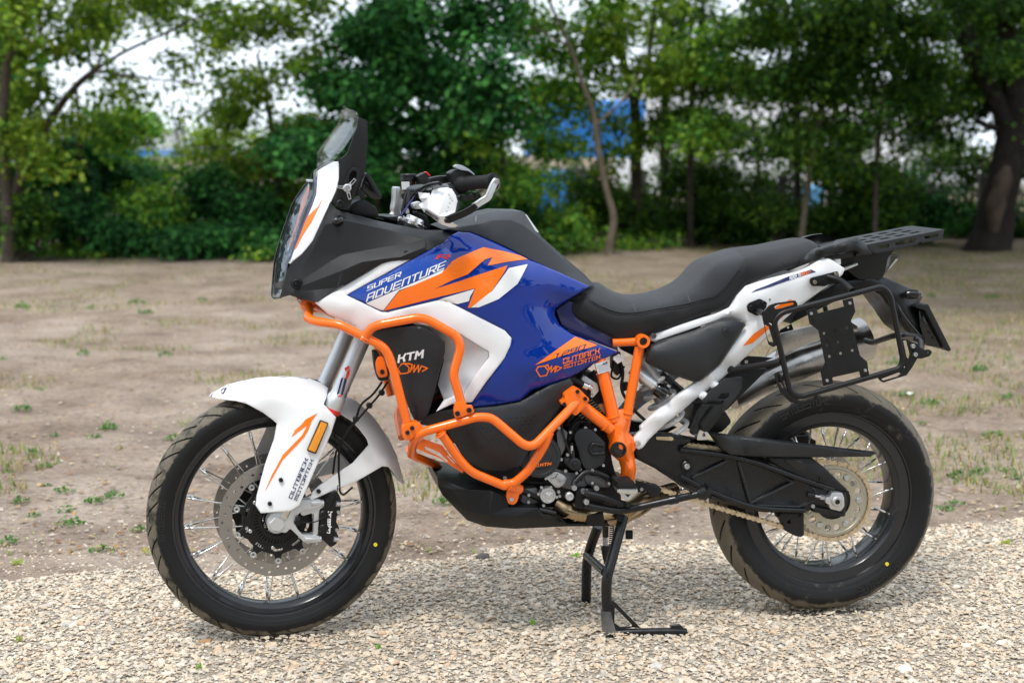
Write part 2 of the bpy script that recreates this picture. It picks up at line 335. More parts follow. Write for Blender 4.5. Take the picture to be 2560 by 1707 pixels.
# ---------------------------------------------------------------- trees: trunk, limbs and crown
m_bark = mat('bark', (.06, .047, .035), .95, bump=1.0, bscale=25, var=.35, vscale=9)
m_barkl = mat('pale_bark', (.15, .12, .085), .95, bump=1.0, bscale=25, var=.3, vscale=9)
m_wood = mat('weathered_wood', (.065, .045, .032), .9, bump=1, bscale=40, var=.4, vscale=6)
m_leafA = leaf_mat('leaf_green', .36)
def tube_np(path, rad, seg=8, seed=0):
    path = [Vector(p) for p in path]; V = []; F = []
    pts = []; rr = []
    for i in range(len(path)-1):                       # Catmull-Rom refinement
        p0 = path[max(i-1, 0)]; p1 = path[i]; p2 = path[i+1]; p3 = path[min(i+2, len(path)-1)]
        for k in range(4):
            t = k/4; pts.append(.5*((2*p1)+(p2-p0)*t+(2*p0-5*p1+4*p2-p3)*t*t+(3*p1-p0-3*p2+p3)*t**3)); rr.append(rad[i]*(1-t)+rad[i+1]*t)
    pts.append(path[-1]); rr.append(rad[-1])
    rs = random.Random(seed)
    for i, p in enumerate(pts):
        t = (pts[min(i+1, len(pts)-1)]-pts[max(i-1, 0)]).normalized(); a = t.cross(Vector((0, 1, .01))).normalized(); b = t.cross(a)
        for k in range(seg):
            an = k/seg*6.2832; q = rr[i]*(1+rs.uniform(-.09, .09)); V.append(p+a*math.cos(an)*q+b*math.sin(an)*q)
    for i in range(len(pts)-1):
        for k in range(seg): k2 = (k+1) % seg; F.append((i*seg+k, i*seg+k2, (i+1)*seg+k2, (i+1)*seg+k))
    return V, F
def join(parts):
    V = []; F = []
    for v, f in parts: n = len(V); V += list(v); F += [tuple(i+n for i in q) for q in f]
    return V, F
GREENS = {'olive': [(.18, .29, .035), (.12, .22, .03), (.26, .35, .05), (.05, .12, .02)],
          'deep': [(.042, .165, .042), (.027, .11, .032), (.08, .25, .06), (.012, .05, .016)],
          'fresh': [(.12, .28, .045), (.18, .35, .05), (.045, .15, .032), (.26, .40, .055)],
          'dark': [(.02, .055, .012), (.032, .09, .017), (.06, .14, .022), (.11, .20, .026)]}
def crown(name, clumps, tone, parent, leaf=.085, spray=9, dens=1.9):
    """clumps: (px, py, rx, ry, Y, leaves) ; leaves gather in sprays round hidden twigs"""
    Vs = []; Cs = []; Fs = []; n0 = 0; g = np.array(GREENS[tone])
    for (px, py, rx, ry, Yd, n) in clumps:
        c = W(px, py, Yd); k = Yd/FPX; rad = np.array([rx*k, max(.35, (rx+ry)*k*.42), ry*k])
        ns = max(1, int(n*dens/spray)); u = rng.normal(0, 1, (ns, 3)); u /= np.linalg.norm(u, axis=1)[:, None]; r = rng.random(ns)[:, None]**.40
        sc = np.array(c)+u*r*rad; tone_s = .5+1.0*rng.random((ns, 1)); cs = g[rng.integers(0, len(g), ns)]*tone_s
        P = np.repeat(sc, spray, 0)+rng.normal(0, 1, (ns*spray, 3))*np.array([.15, .15, .075])
        nr = np.repeat(u*.6+np.array([0, -.15, .75]), spray, 0)
        P[:, 2] = np.maximum(P[:, 2], .03)
        V, F, C = leaf_quads(P, leaf*.88*(.55+.8*rng.random(len(P))), ratio=.8, cols=np.repeat(cs, spray, 0)*(.85+.3*rng.random((len(P), 1))), nrm=nr)
        Vs.append(V); Cs.append(C); Fs.append(F+n0); n0 += len(V)
    return mesh_np(name, np.concatenate(Vs), np.concatenate(Fs), m_leafA, parent, col=np.concatenate(Cs))
def tree(base, Yd, limbs, clumps, tone, label, bark=None, leaf=.085, group=None, cat='tree', name='tree'):
    b = W(base[0], base[1], Yd); b.z = 0; t = empty(name, b); tag(t, label, cat, group); k = Yd/FPX
    parts = [tube_np([W(x, y, Yd+dy)-b for (x, y, r, dy) in lm], [r*k for (x, y, r, dy) in lm], seed=i) for i, lm in enumerate(limbs)]
    if limbs:
        p0 = W(limbs[0][0][0], limbs[0][0][1], Yd+limbs[0][0][3])-b; r0 = limbs[0][0][2]*k
        parts[0] = tube_np([Vector((p0.x, p0.y, -.15)), ]+[W(x, y, Yd+dy)-b for (x, y, r, dy) in limbs[0]], [r0*1.25]+[r*k for (x, y, r, dy) in limbs[0]], seed=0)
    if parts:
        V, F = join(parts[:1]); mesh_np('trunk', V, F, bark or m_bark, t, smooth=True)
        for pt in parts[1:]: mesh_np('limb', pt[0], pt[1], bark or m_bark, t, smooth=True)
    if clumps:
        c = crown('crown', clumps, tone, t, leaf); c.location = -b
    return t
def L(o, pts, sc=.4464):   # limb points written in crops of the picture: origin, (x, y, r)
    return [(o[0]+p[0]*sc, o[1]+p[1]*sc, p[2]*sc, p[3] if len(p) > 3 else 0) for p in pts]
A, Bq, Cq = (0, 0), (800, 0), (1660, 0)
rc = random.Random(5)
def rclumps(box, k, rr, Yr, n):
    x0, y0, x1, y1 = box; out = []
    for i in range(k):
        r_ = rc.uniform(*rr); out.append((rc.uniform(x0, x1), rc.uniform(y0, y1), r_*rc.uniform(1, 1.5), r_*rc.uniform(.6, .95), rc.uniform(*Yr), int(n*rc.uniform(.7, 1.3))))
    return out
tree((20, 650), 18.5, [L(A, [(45, 1470, 36), (35, 1100, 31), (15, 700, 29), (40, 350, 28), (60, 100, 27), (90, -200, 28)]), L(A, [(50, 330, 24), (130, 160, 18), (230, -20, 14), (330, -200, 9)])],
     rclumps((-60, -120, 260, 130), 12, (45, 80), (17.5, 20), 330)+rclumps((-80, -700, 500, -150), 10, (150, 230), (17, 21), 500)+rclumps((-60, 130, 120, 420), 7, (40, 65), (18, 20), 240), 'olive', 'upright dark trunk with two stems at the far left edge')
tree((40, 640), 19.5, [L(A, [(60, 1420, 34), (110, 1000, 29), (250, 720, 24), (420, 490, 20), (540, 390, 17)]), L(A, [(540, 390, 11), (600, 230, 9), (720, 20, 7), (800, -200, 7)]),
      L(A, [(540, 390, 12), (700, 290, 9), (940, 180, 7), (1160, 80, 5), (1400, 50, 3)]), L(A, [(540, 400, 9), (720, 425, 7), (900, 450, 5), (1130, 470, 5)]), L(A, [(520, 400, 8), (500, 250, 6), (600, 60, 4), (700, -100, 4)])],
     rclumps((230, -60, 620, 160), 20, (22, 44), (19.7, 21.6), 100)+rclumps((560, 0, 860, 330), 20, (26, 46), (19.4, 21), 135)+rclumps((180, 180, 460, 330), 9, (22, 40), (19.7, 21.6), 70)+rclumps((200, -700, 900, -150), 10, (150, 230), (17, 21), 450),
     'olive', 'leaning tree with long bare branches reaching right over the gap at left')
tree((210, 600), 21, [L(A, [(470, 1340, 17), (455, 1050, 15), (445, 760, 12), (430, 500, 8)])], rclumps((100, 250, 330, 420), 8, (28, 46), (20, 22), 130), 'fresh', 'thin straight dark trunk standing among the shrubs left of the white hall')
tree((690, 600), 21, [L(A, [(1560, 1340, 18), (1550, 950, 16), (1500, 600, 12), (1440, 300, 8)])], rclumps((560, 260, 780, 520), 12, (38, 62), (20, 22), 260), 'olive', 'slim trunk in the olive green thicket left of the windscreen')
tree((900, 620), 20, [L(Bq, [(330, 1350, 26), (300, 900, 22), (340, 450, 18), (300, 100, 14), (320, -200, 10)])],
     rclumps((760, 20, 1230, 470), 34, (52, 92), (18.5, 22), 430)+rclumps((700, -700, 1300, -60), 12, (150, 230), (18, 22), 600), 'deep', 'dense dark green maple standing behind the windscreen and handlebar', leaf=.10)
tree((1250, 590), 20.5, [L(Bq, [(1010, 1340, 18), (1018, 850, 16), (985, 430, 14), (890, 230, 11), (780, 100, 7)])], rclumps((1150, 200, 1380, 560), 15, (34, 58), (19, 22), 260), 'fresh', 'slender tree with a kinked bare stem right of the handlebar')
tree((1522, 612), 19.9, [L(Bq, [(1620, 1375, 26), (1645, 1220, 21), (1600, 1050, 18), (1560, 850, 17), (1530, 630, 15), (1470, 470, 13), (1400, 260, 11), (1290, 20, 8), (1250, -150, 5)]), L(Bq, [(1540, 700, 10), (1700, 560, 7), (1800, 400, 4)]), L(Bq, [(1400, 260, 8), (1150, 130, 6), (1010, 60, 3)])],
     rclumps((1280, -40, 1560, 190), 17, (26, 46), (20.6, 22), 130)+rclumps((1320, 200, 1560, 400), 9, (22, 38), (20.6, 22), 120)+rclumps((1200, -600, 1700, -120), 8, (140, 200), (18, 21), 330), 'fresh', 'young tree with a pale curving trunk before the blue tarpaulin', m_barkl)
tree((1590, 590), 22, [L(Bq, [(1765, 1300, 36), (1770, 900, 32), (1765, 620, 28), (1700, 330, 22), (1680, 0, 18), (1660, -200, 12)]), L(Bq, [(1765, 600, 18), (1840, 330, 13), (1870, 60, 9), (1900, -150, 6)]), L(Bq, [(1700, 350, 12), (1560, 150, 8), (1480, -30, 5)])],
     rclumps((1480, -40, 1720, 230), 16, (30, 54), (20.5, 23), 170)+rclumps((1480, 230, 1760, 430), 8, (24, 40), (21, 23), 120), 'olive', 'forked dark tree standing just right of the blue tarpaulin')
tree((1662, 590), 23, [L(Bq, [(1930, 1300, 27), (1930, 650, 23), (1940, 250, 20), (1900, -20, 17), (1890, -250, 12)])], rclumps((1640, -40, 1800, 300), 12, (34, 58), (21.5, 24), 210), 'dark', 'straight dark trunk above the seat')
tree((1728, 590), 22, [L(Cq, [(150, 1320, 20), (155, 600, 17), (200, 250, 14), (225, -60, 10)]), L(Cq, [(160, 540, 9), (120, 330, 7), (50, 260, 4)])], rclumps((1700, 60, 1900, 380), 13, (34, 60), (20.5, 23), 200), 'fresh', 'forked slim tree behind the rider seat with a short side branch')
tree((2010, 590), 20.5, [L(Cq, [(770, 1330, 19), (820, 950, 17), (880, 650, 15), (935, 320, 11), (960, 0, 8)])], rclumps((1850, 0, 2110, 230), 17, (40, 66), (19.5, 22), 300)+rclumps((1700, -600, 2300, -80), 10, (150, 220), (18, 22), 520), 'dark', 'slanting slim trunk rising to the right above the luggage rack', m_barkl)
tree((1990, 590), 22.5, [L(Cq, [(745, 1320, 25), (745, 700, 22), (735, 250, 18), (730, -100, 14)])], rclumps((1880, 150, 2060, 420), 9, (34, 56), (21.5, 23.5), 190), 'dark', 'upright dark trunk beside the slanting one above the luggage rack')
tree((2190, 590), 20, [L(Cq, [(1180, 1330, 15), (1195, 850, 14), (1222, 600, 13), (1192, 330, 11), (1150, 200, 9), (1120, -50, 6)])], rclumps((2080, 0, 2350, 260), 18, (40, 66), (19, 21.5), 300)+rclumps((1900, 240, 2330, 430), 15, (34, 56), (19, 21.5), 130), 'dark', 'thin crooked dark stem between the slanting trunk and the big right tree')
# the big tree at right: flared trunk, bare wood scar, two great limbs
Yb = 21.2
big = tree((2450, 640), Yb, [L(Cq, [(1820, 1392, 150), (1845, 1290, 112), (1880, 1100, 98), (1925, 900, 96), (1950, 760, 94), (1960, 680, 88)]),
      L(Cq, [(1930, 740, 70), (1890, 620, 58), (1780, 430, 54), (1700, 230, 54), (1650, 0, 50), (1600, -250, 40)]), L(Cq, [(1975, 740, 70), (1960, 500, 62), (1925, 200, 56), (1915, -20, 52), (1930, -260, 44)]),
      L(Cq, [(1890, 730, 22), (1840, 715, 18, -.1), (1745, 675, 12, -.3)]), L(Cq, [(1650, 640, 13), (1560, 610, 14), (1480, 580, 12), (1385, 555, 8)])],
     rclumps((2330, -60, 2620, 240), 18, (50, 84), (20.6, 23.5), 380)+rclumps((2250, 180, 2420, 330), 5, (40, 60), (20.6, 22), 200)+rclumps((2330, 20, 2620, 200), 4, (26, 40), (18.6, 19.2), 90)+rclumps((2000, -1100, 3100, -260), 34, (190, 300), (11, 19), 900)+rclumps((2440, 150, 2620, 340), 7, (40, 60), (21, 23), 240), 'dark', 'massive old tree with a bare scar on its trunk at the far right', mat('dark_bark', (.020, .015, .012), .95, bump=1.0, bscale=25, var=.35, vscale=9))
sc_ = tube_np([W(Cq[0]+.4464*x, .4464*y, Yb-.42)-big.location for x, y in ((1850, 1300), (1860, 1150), (1900, 1010), (1925, 930))], [.06, .13, .12, .04], seed=4)
mesh_np('bare_wood', sc_[0], sc_[1], m_wood, big, smooth=True)

# ---------------------------------------------------------------- shrubs and low hedge plants
shr = [  # px, py(centre), rx, ry, Y, leaves, tone, label
 (60, 560, 70, 90, 19.2, 800, 'dark', 'dark shrub at the foot of the far left trunk'),
 (160, 520, 95, 95, 20, 900, 'deep', 'rounded shrub between the left trunks with hall showing above'),
 (300, 600, 85, 55, 19.5, 700, 'deep', 'low dense shrub left of the blue barrel'),
 (330, 455, 80, 55, 22, 380, 'deep', 'loose shrub before the cream wall at left'),
 (400, 520, 85, 95, 20.5, 950, 'fresh', 'bright green bush right of the cream wall'),
 (500, 480, 80, 90, 21, 850, 'deep', 'tall bush in the gap between cream wall and windscreen'),
 (520, 610, 130, 40, 19.6, 1000, 'deep', 'low creeping bush along the earth left of the windscreen'),
 (620, 540, 95, 85, 20.3, 1000, 'deep', 'dark green bush just left of the headlight'),
 (700, 612, 110, 42, 19.8, 800, 'deep', 'low bush behind the headlight'),
 (820, 560, 120, 95, 20.5, 1300, 'deep', 'wide dark bush seen behind the windscreen bracket'),
 (960, 540, 120, 110, 21, 1300, 'deep', 'dark bush behind the brake fluid pot'),
 (1100, 520, 110, 110, 21.3, 1200, 'deep', 'dark bush behind the left grip'),
 (1250, 560, 110, 80, 20.5, 1000, 'deep', 'bush above the fuel tank with a blue gap over it'),
 (1370, 570, 90, 70, 20.5, 800, 'fresh', 'bush behind the tank between post and curved trunk'),
 (1480, 500, 90, 100, 22, 850, 'dark', 'dark bush right of the lower blue patch'),
 (1600, 540, 110, 80, 22.3, 1000, 'dark', 'dark bush above the front of the seat'),
 (1740, 500, 120, 110, 22.5, 1300, 'dark', 'dark bush above the middle of the seat'),
 (1870, 545, 100, 70, 22.5, 900, 'dark', 'low dark bush behind the rear of the seat'),
 (1960, 560, 70, 50, 21.5, 500, 'dark', 'small dark bush beside the slanting trunk foot'),
 (2080, 555, 90, 60, 22, 750, 'dark', 'low dark bush above the rear luggage plate'),
 (2180, 480, 130, 110, 21.8, 1500, 'dark', 'big dark bush between slanting trunk and right tree'),
 (2320, 500, 110, 90, 22.5, 1100, 'deep', 'bush left of the massive right tree'),
 (2500, 560, 90, 50, 25, 400, 'deep', 'low bush behind the massive right tree')]
for (px, py, rx, ry, Yd, n, tone, lab) in shr:
    b = G(px, 620); b = W(px, py, Yd); b.z = 0; t = empty('shrub', b); tag(t, lab, 'shrub')
    k = Yd/FPX; top = W(px, py-ry*.6, Yd)-b
    st = [tube_np([Vector((random.uniform(-.1, .1), 0, 0)), Vector((random.uniform(-.2, .2), 0, top.z*.5)), Vector((top.x+random.uniform(-.4, .4), 0, top.z*.95))], [.03, .022, .008], 5, i) for i in range(4)]
    V, F = join(st); mesh_np('stem', V, F, m_bark, t)
    sub = [(px+rc.uniform(-.55, .55)*rx, py+rc.uniform(-.5, .5)*ry, rx*rc.uniform(.4, .6), ry*rc.uniform(.4, .6), Yd+rc.uniform(-.5, .5), n//3) for _ in range(5)]
    cr = crown('foliage', sub, tone, t, .08, dens=2.3); cr.location = -b
# taller growth on and behind the wire, filling the gaps between the trunks
for (x0, x1, y0, y1, n, tone, lab) in (
    (-60, 210, 420, 590, 10, 'deep', 'dense growth on the wire behind the far left trunks'),
    (200, 430, 430, 600, 8, 'deep', 'dense growth on the wire below the cream wall'),
    (420, 700, 330, 600, 18, 'olive', 'thicket on the wire between the cream wall and the headlight'),
    (700, 960, 300, 600, 18, 'deep', 'thicket on the wire behind the windscreen'),
    (950, 1200, 300, 600, 17, 'deep', 'thicket on the wire behind the handlebar'),
    (1190, 1310, 340, 600, 9, 'deep', 'thicket on the wire above the tank, left of the blue tarpaulin'),
    (1420, 1640, 390, 600, 11, 'dark', 'thicket on the wire below the blue tarpaulin'),
    (1640, 2180, 290, 430, 11, 'dark', 'loose leafy growth at head height between the dark trunks above the seat'),
    (190, 470, 300, 430, 8, 'fresh', 'thin leafy growth half hiding the cream building with the blue roof'),
    (2330, 2560, 360, 470, 6, 'dark', 'dark leafy growth around the big right trunk, hiding the hall end'),
    (-60, 330, 300, 440, 9, 'fresh', 'loose leafy growth before the pale hall at the left'),
    (1620, 1880, 400, 600, 12, 'dark', 'thicket on the wire above the seat'),
    (1860, 2120, 430, 600, 10, 'dark', 'thicket on the wire above the luggage rack'),
    (2080, 2420, 380, 600, 15, 'dark', 'thicket on the wire left of the massive right tree'),
    (2400, 2620, 500, 600, 6, 'dark', 'low growth behind the massive right tree')):
    t = empty('thicket', W((x0+x1)/2, 600, 24.4)); t.location.z = 0; tag(t, lab, 'thicket')
    cr = crown('foliage', rclumps((x0, y0, x1, y1), n, (36, 62), (23.9, 25.3), 210), tone, t, .085); cr.location = -t.location
    V, F = join([tube_np([Vector((q_, 0, 0)), Vector((q_+.1, 0, .9)), Vector((q_-.05, 0, 1.9))], [.03, .02, .008], 5, 3) for q_ in (-.7, -.2, .3, .8)]); mesh_np('stem', V, F, m_bark, t)
# small plants along the foot of the hedge
for px, py, s, w_ in [(45, 640, 1.2, 'at the foot of the far left trunk'), (105, 642, 1, 'just right of the far left trunk'), (160, 640, .7, 'small, before the gap between the left trunks'), (205, 640, .9, 'before the thin straight trunk at left'), (235, 645, .8, 'nearest the earth right of the thin left trunk'),
        (420, 640, .6, 'low, before the left end of the hedge'), (600, 640, 1, 'left of the headlamp lens'), (660, 648, .9, 'touching the headlamp outline'), (1400, 628, 1, 'above the rear slope of the tank cover'), (1480, 630, .9, 'between concrete post and curved trunk'),
        (1545, 618, 1.1, 'right beside the foot of the curved pale trunk'), (1585, 625, 1.1, 'first bright clump right of the curved trunk'), (1650, 620, .9, 'second bright clump right of the curved trunk'), (1340, 610, .8, 'at the edge of the tank cover'), (1900, 612, .6, 'above the rear seat'), (2040, 612, .5, 'above the grab rail')]:
    b = G(px, py); t = empty('undergrowth_plant', b); tag(t, 'leafy green plant at the hedge foot, '+w_, 'plant', 'leafy plants at the foot of the hedge')
    c_ = crown('foliage', [(px, py-14*s, 24*s, 14*s, b.y, int(110*s))], 'fresh', t, .07); c_.location = -b

# ---------------------------------------------------------------- fence posts, wire, things beyond the fence
def box(name, x0, x1, y0, y1, z0, z1, m, parent=None, bev=0):
    V = [(x, y, z) for x in (x0, x1) for y in (y0, y1) for z in (z0, z1)]
    F = [(0, 1, 3, 2), (4, 6, 7, 5), (0, 4, 5, 1), (2, 3, 7, 6), (0, 2, 6, 4), (1, 5, 7, 3)]
    o = mesh_np(name, V, F, m, parent)
    if bev: md = o.modifiers.new('b', 'BEVEL'); md.width = bev; md.segments = 2
    return o
m_conc = mat('grey_concrete', (.16, .145, .13), .9, bump=1, bscale=60, var=.3, vscale=5)
posts = [(1282, 605, 425, 'leaning a touch, behind the left grip'), (1449, 602, 430, 'between the two blue patches'), (1605, 605, 432, 'beside the forked tree'), (1803, 600, 473, 'above the middle of the seat'),
         (1954, 592, 446, 'with the white hall behind, above the rear seat'), (2076, 590, 448, 'beside the light blue sheet'), (2325, 590, 462, 'in the bush left of the big tree'), (2452, 580, 445, 'half hidden by the big right tree')]
for (px, yb, yt, w_) in posts:
    Yd = 23.6; b = W(px, yb, Yd); h = W(px, yt, Yd).z; b.z = 0; t = empty('fence_post', b); tag(t, 'square grey concrete fence post '+w_, 'fence post', 'concrete fence posts')
    box('post_shaft', -.06, .06, -.06, .06, 0, h, m_conc, t, .012); 
    pr = box('post_cap', -.068, .068, -.068, .068, h, h+.04, m_conc, t, .012)
m_wire = mat('wire', (.2, .2, .2), .5, metal=.8)
fw = empty('wire_fence', (0, 23.7, 0)); tag(fw, 'rusty wire strands strung between the concrete posts', 'fence')
for z in (.35, .7, 1.05, 1.35):
    V, F = tube_np([(-9, 0, z), (-3, 0, z-.02), (2, 0, z), (9, 0, z-.01)], [.004]*4, 4); mesh_np('wire_strand', V, F, m_wire, fw)
m_white = mat('hall_white', (.72, .73, .74), .5, var=.05, vscale=.6)
m_seam = mat('seam_grey', (.45, .46, .47), .6)
m_cream = mat('cream_render', (.66, .60, .46), .8, var=.08, vscale=1)
m_bluesh = mat('blue_sheet', (.03, .22, .62), .45, var=.15, vscale=2)
m_blue2 = mat('pale_blue_sheet', (.16, .42, .66), .5, var=.1, vscale=3)
m_glass_far = mat('dark_window', (.05, .06, .07), .15)
def hall(px0, px1, ytop, Yd, label, m=m_white, depth=9, win=3, seam=1.1, cat='building', roof=None):
    a = W(px0, ytop, Yd); b = W(px1, ytop, Yd); h = a.z; t = empty('hall', ((a.x+b.x)/2, Yd, 0)); tag(t, label, cat); hw = (b.x-a.x)/2
    box('wall', -hw, hw, 0, depth, -.05, h, m, t)
    box('roof', -hw-.15, hw+.15, -.15, depth+.15, h, h+.18, roof or m_seam, t)
    n = int(hw*2/seam)
    for i in range(1, n): box('panel_joint', -hw+i*seam-.015, -hw+i*seam+.015, -.03, 0, 0, h-.002, m_seam, t)
    for i in range(win):
        x = -hw+(i+.5)*2*hw/max(win, 1); wn = box('window', x-.5, x+.5, -.05, .0, h*.45, h*.45+.8, m_seam, t); box('pane', x-.44, x+.44, -.06, -.05, h*.45+.06, h*.45+.74, m_glass_far, wn)
    return t
hall(-150, 300, 330, 46, 'pale industrial hall seen through the leaves at the left')
hall(285, 372, 392, 40, 'small cream building with a blue roof beyond the left shrubs', m_cream, 5, 1, 1.6, roof=mat('blue_roof', (.06, .25, .6), .4))
hall(1585, 2386, 225, 48, 'long white hall with panel joints behind the right hand trees', win=5)
hall(560, 1000, 395, 55, 'low beige building almost hidden behind the dark maple', m_cream, 6, 2, 1.6)
def sheeted(px0, px1, y0, y1, Yd, label, m, name='tarpaulin', cat='tarpaulin', dep=1.6):
    a = W(px0, y1, Yd); b = W(px1, y0, Yd); n = 14; V = []; F = []
    for j in range(7):
        for i in range(n+1):
            x = a.x+(b.x-a.x)*i/n; z = max(.0, a.z)+(b.z-max(.0, a.z))*j/6
            V.append((x-a.x, .09*math.sin(i*1.9+j*.4)+.04*math.sin(i*5+j), z))
    for j in range(6):
        for i in range(n): q = j*(n+1)+i; F.append((q, q+1, q+n+2, q+n+1))
    m0 = len(V); k = n+1
    V += [(V[6*k+i][0], dep, V[6*k+i][2]-.12) for i in range(k)]+[(V[i][0], dep, V[i][2]) for i in range(k)]
    for i in range(n): F.append((6*k+i, 6*k+i+1, m0+i+1, m0+i)); F.append((m0+i, m0+i+1, m0+k+i+1, m0+k+i))
    o = mesh_np(name, V, F, m, smooth=True); o.location = (a.x, Yd, 0); tag(o, label, cat); return o
sheeted(1370, 1612, 250, 395, 30, 'bright blue tarpaulin covered stack, the upper of two blue patches', m_bluesh)
sheeted(1318, 1470, 425, 560, 27, 'bright blue tarpaulin low down behind the tank, under the higher blue patch', m_bluesh)
sheeted(1315, 1372, 290, 390, 29, 'narrow blue sheet left of the big blue tarpaulin', m_bluesh)
sheeted(2018, 2062, 462, 560, 27, 'pale blue hanging sheet beside the slanting trunk', m_blue2)
sheeted(2128, 2170, 535, 575, 26, 'pale blue low sheet in the bush right of the slanting trunk', m_blue2)
sheeted(335, 400, 512, 560, 28, 'sky blue sheet low in the bushes at left', m_blue2)
tr_ = empty('trailer', W(2500, 560, 31)); tr_.location.z = 0; tag(tr_, 'white rounded trailer standing behind the massive right tree', 'trailer')
x0 = W(2425, 400, 31).x-tr_.location.x; x1 = 1.4; zt = W(2425, 415, 31).z; zb = W(2425, 492, 31).z
box('trailer_body', x0, x1, 0, 2.2, zb, zt, m_white, tr_, .25); box('drawbar', x0-1.0, x0+.1, 1, 1.1, zb+.05, zb+.12, m_seam, tr_)
for xx_ in (-.1, .75):
    V = [(xx_+.3*math.cos(a/16*6.283), y, .32+.3*math.sin(a/16*6.283)) for y in (.02, .22) for a in range(16)]; F = [tuple(range(16))[::-1], ] 
    o = mesh_np('wheel', V, [(i, (i+1) % 16, 16+(i+1) % 16, 16+i) for i in range(16)], mat('far_rubber', (.02, .02, .02), .8), tr_)
cr_ = empty('slatted_crate', W(2402, 590, 25)); cr_.location.z = 0; tag(cr_, 'pale slatted crate standing low beside the big right tree', 'crate')
k_ = 25/FPX; hw_ = 34*k_
for i in range(5): box('slat', -hw_, hw_, -.01, .01, .05+i*.055, .085+i*.055, mat('pale_slat', (.33, .34, .33), .8), cr_)
for x in (-hw_, 0, hw_): box('upright', x-.02, x+.02, .01, .05, 0, .33, mat('pale_slat'), cr_)

# ---------------------------------------------------------------- the other side of the yard: trees that the paintwork mirrors
def yard_tree(x, y, h, label, tone='dark', low=.12):
    t = empty('tree', (x, y, 0)); tag(t, label, 'tree'); V, F = tube_np([Vector((0, 0, 0)), Vector((.1, 0, h*.3)), Vector((-.1, .2, h*.6)), Vector((0, 0, h*.9))], [.26, .2, .13, .04], 8, int(h*9)); mesh_np('trunk', V, F, m_bark, t, smooth=True)
    Vs = []; Cs = []; Fs = []; n0 = 0; g = np.array(GREENS[tone])
    for k in range(22):
        c_ = np.array([random.gauss(0, h*.2), random.gauss(0, h*.16), h*random.uniform(low, .95)]); n = 240; u = rng.normal(0, 1, (n, 3)); u /= np.linalg.norm(u, axis=1)[:, None]
        P = c_+u*rng.random((n, 1))**.4*np.array([h*.14, h*.14, h*.10]); P[:, 2] = np.maximum(P[:, 2], .1)
        V, F, C = leaf_quads(P, .26+.2*rng.random(n), ratio=.8, cols=g[rng.integers(0, 4, n)]*(.6+.8*rng.random((n, 1))), nrm=u*.5+np.array([0, 0, .6])); Vs.append(V); Cs.append(C); Fs.append(F+n0); n0 += len(V)
    mesh_np('crown', np.concatenate(Vs), np.concatenate(Fs), m_leafA, t, col=np.concatenate(Cs))
for x, y, h, l_ in ((-15, -7, 7, 'far left'), (-10, -11, 8, 'second from the left'), (-5.5, -12.5, 7, 'third from the left'), (-1, -12, 8.5, 'middle'), (4, -13, 7.5, 'third from the right'), (8.5, -11.5, 8, 'second from the right'), (14, -8, 7.5, 'far right')):
    yard_tree(x, y, h, 'leafy tree on the near side of the yard behind the viewer, '+l_)
for x, y, h, tone, l_ in ((-8.6, 21, 6, 'deep', 'first beyond the left edge of the view'), (-11.4, 22, 6.5, 'olive', 'second beyond the left edge of the view'), (-14.5, 21, 6, 'deep', 'third beyond the left edge of the view'), (-18, 22, 7, 'dark', 'last at the left end of the hedge row'),
        (9, 22.5, 6, 'dark', 'first beyond the right edge of the view'), (11.8, 21, 6.5, 'deep', 'second beyond the right edge of the view'), (15, 22, 6, 'olive', 'third beyond the right edge of the view'), (18.5, 21.5, 7, 'dark', 'last at the right end of the hedge row')):
    yard_tree(x, y, h, 'leafy tree continuing the hedge row, '+l_, tone, .02)
# ================================================================= MOTORCYCLE: tools
class Frame:
    def __init__(s, O, yaw, rot):
        s.O = O; s.c, s.s = math.cos(yaw), math.sin(yaw); s.rot = rot
        s.cam = s.loc(C0)
    def loc(s, p):
        d = Vector(p)-s.O; return Vector((d.x*s.c+d.y*s.s, -d.x*s.s+d.y*s.c, d.z))
    def dir(s, d): return Vector((d.x*s.c+d.y*s.s, -d.x*s.s+d.y*s.c, d.z))
    def P(s, x, y, v):                 # point seen at (x, y) that lies v metres left of the frame's middle plane
        d = s.dir(ray(x, y)); t = (-v-s.cam.y)/d.y; return s.cam+d*t
FO = G(690, 1587); RO = G(2047, 1515, .006)
PSI = math.atan2(RO.y-FO.y, RO.x-FO.x); SIG = R(7)
B = Frame(FO, PSI, 0); St = Frame(FO, PSI+SIG, SIG)
bike = empty('motorcycle', FO, PSI)
tag(bike, 'white, dark blue and orange adventure motorcycle parked on its centre stand on the gravel', 'motorcycle')
ZM = {0: (0, 0, 1), 1: (640, 240, .35714), 2: (340, 900, .45918), 3: (700, 700, .38265), 4: (1200, 500, .31881), 5: (1240, 860, .34443), 6: (1780, 540, .30606), 7: (1700, 960, .38261),
      8: (940, 380, .17857), 9: (900, 1200, .38265), 'a': (1600, 680, .26786), 'b': (2020, 640, .19133), 'c': (660, 420, .21684), 'd': (760, 1180, .14029)}
def zp(k, pts):
    o = ZM[k]; return [(o[0]+p[0]*o[2], o[1]+p[1]*o[2])+tuple(p[2:]) for p in pts]
KW = dict(parent=bike)
def fin(o, f=B, label=None):
    o.rotation_euler = (0, 0, f.rot) if o.parent is bike else (0, 0, 0)
    if label: o['label'] = label
    return o
def shade(bm, ang=32):
    for f_ in bm.faces: f_.smooth = True
    for e in bm.edges:
        if len(e.link_faces) == 2:
            if e.calc_face_angle(0) > R(ang): e.smooth = False
def make(name, bm, m, parent, f=B, label=None, ang=32):
    shade(bm, ang); me = bpy.data.meshes.new(name); bm.to_mesh(me); bm.free()
    if m: me.materials.append(m)
    return fin(link(bpy.data.objects.new(name, me), parent), f, label)
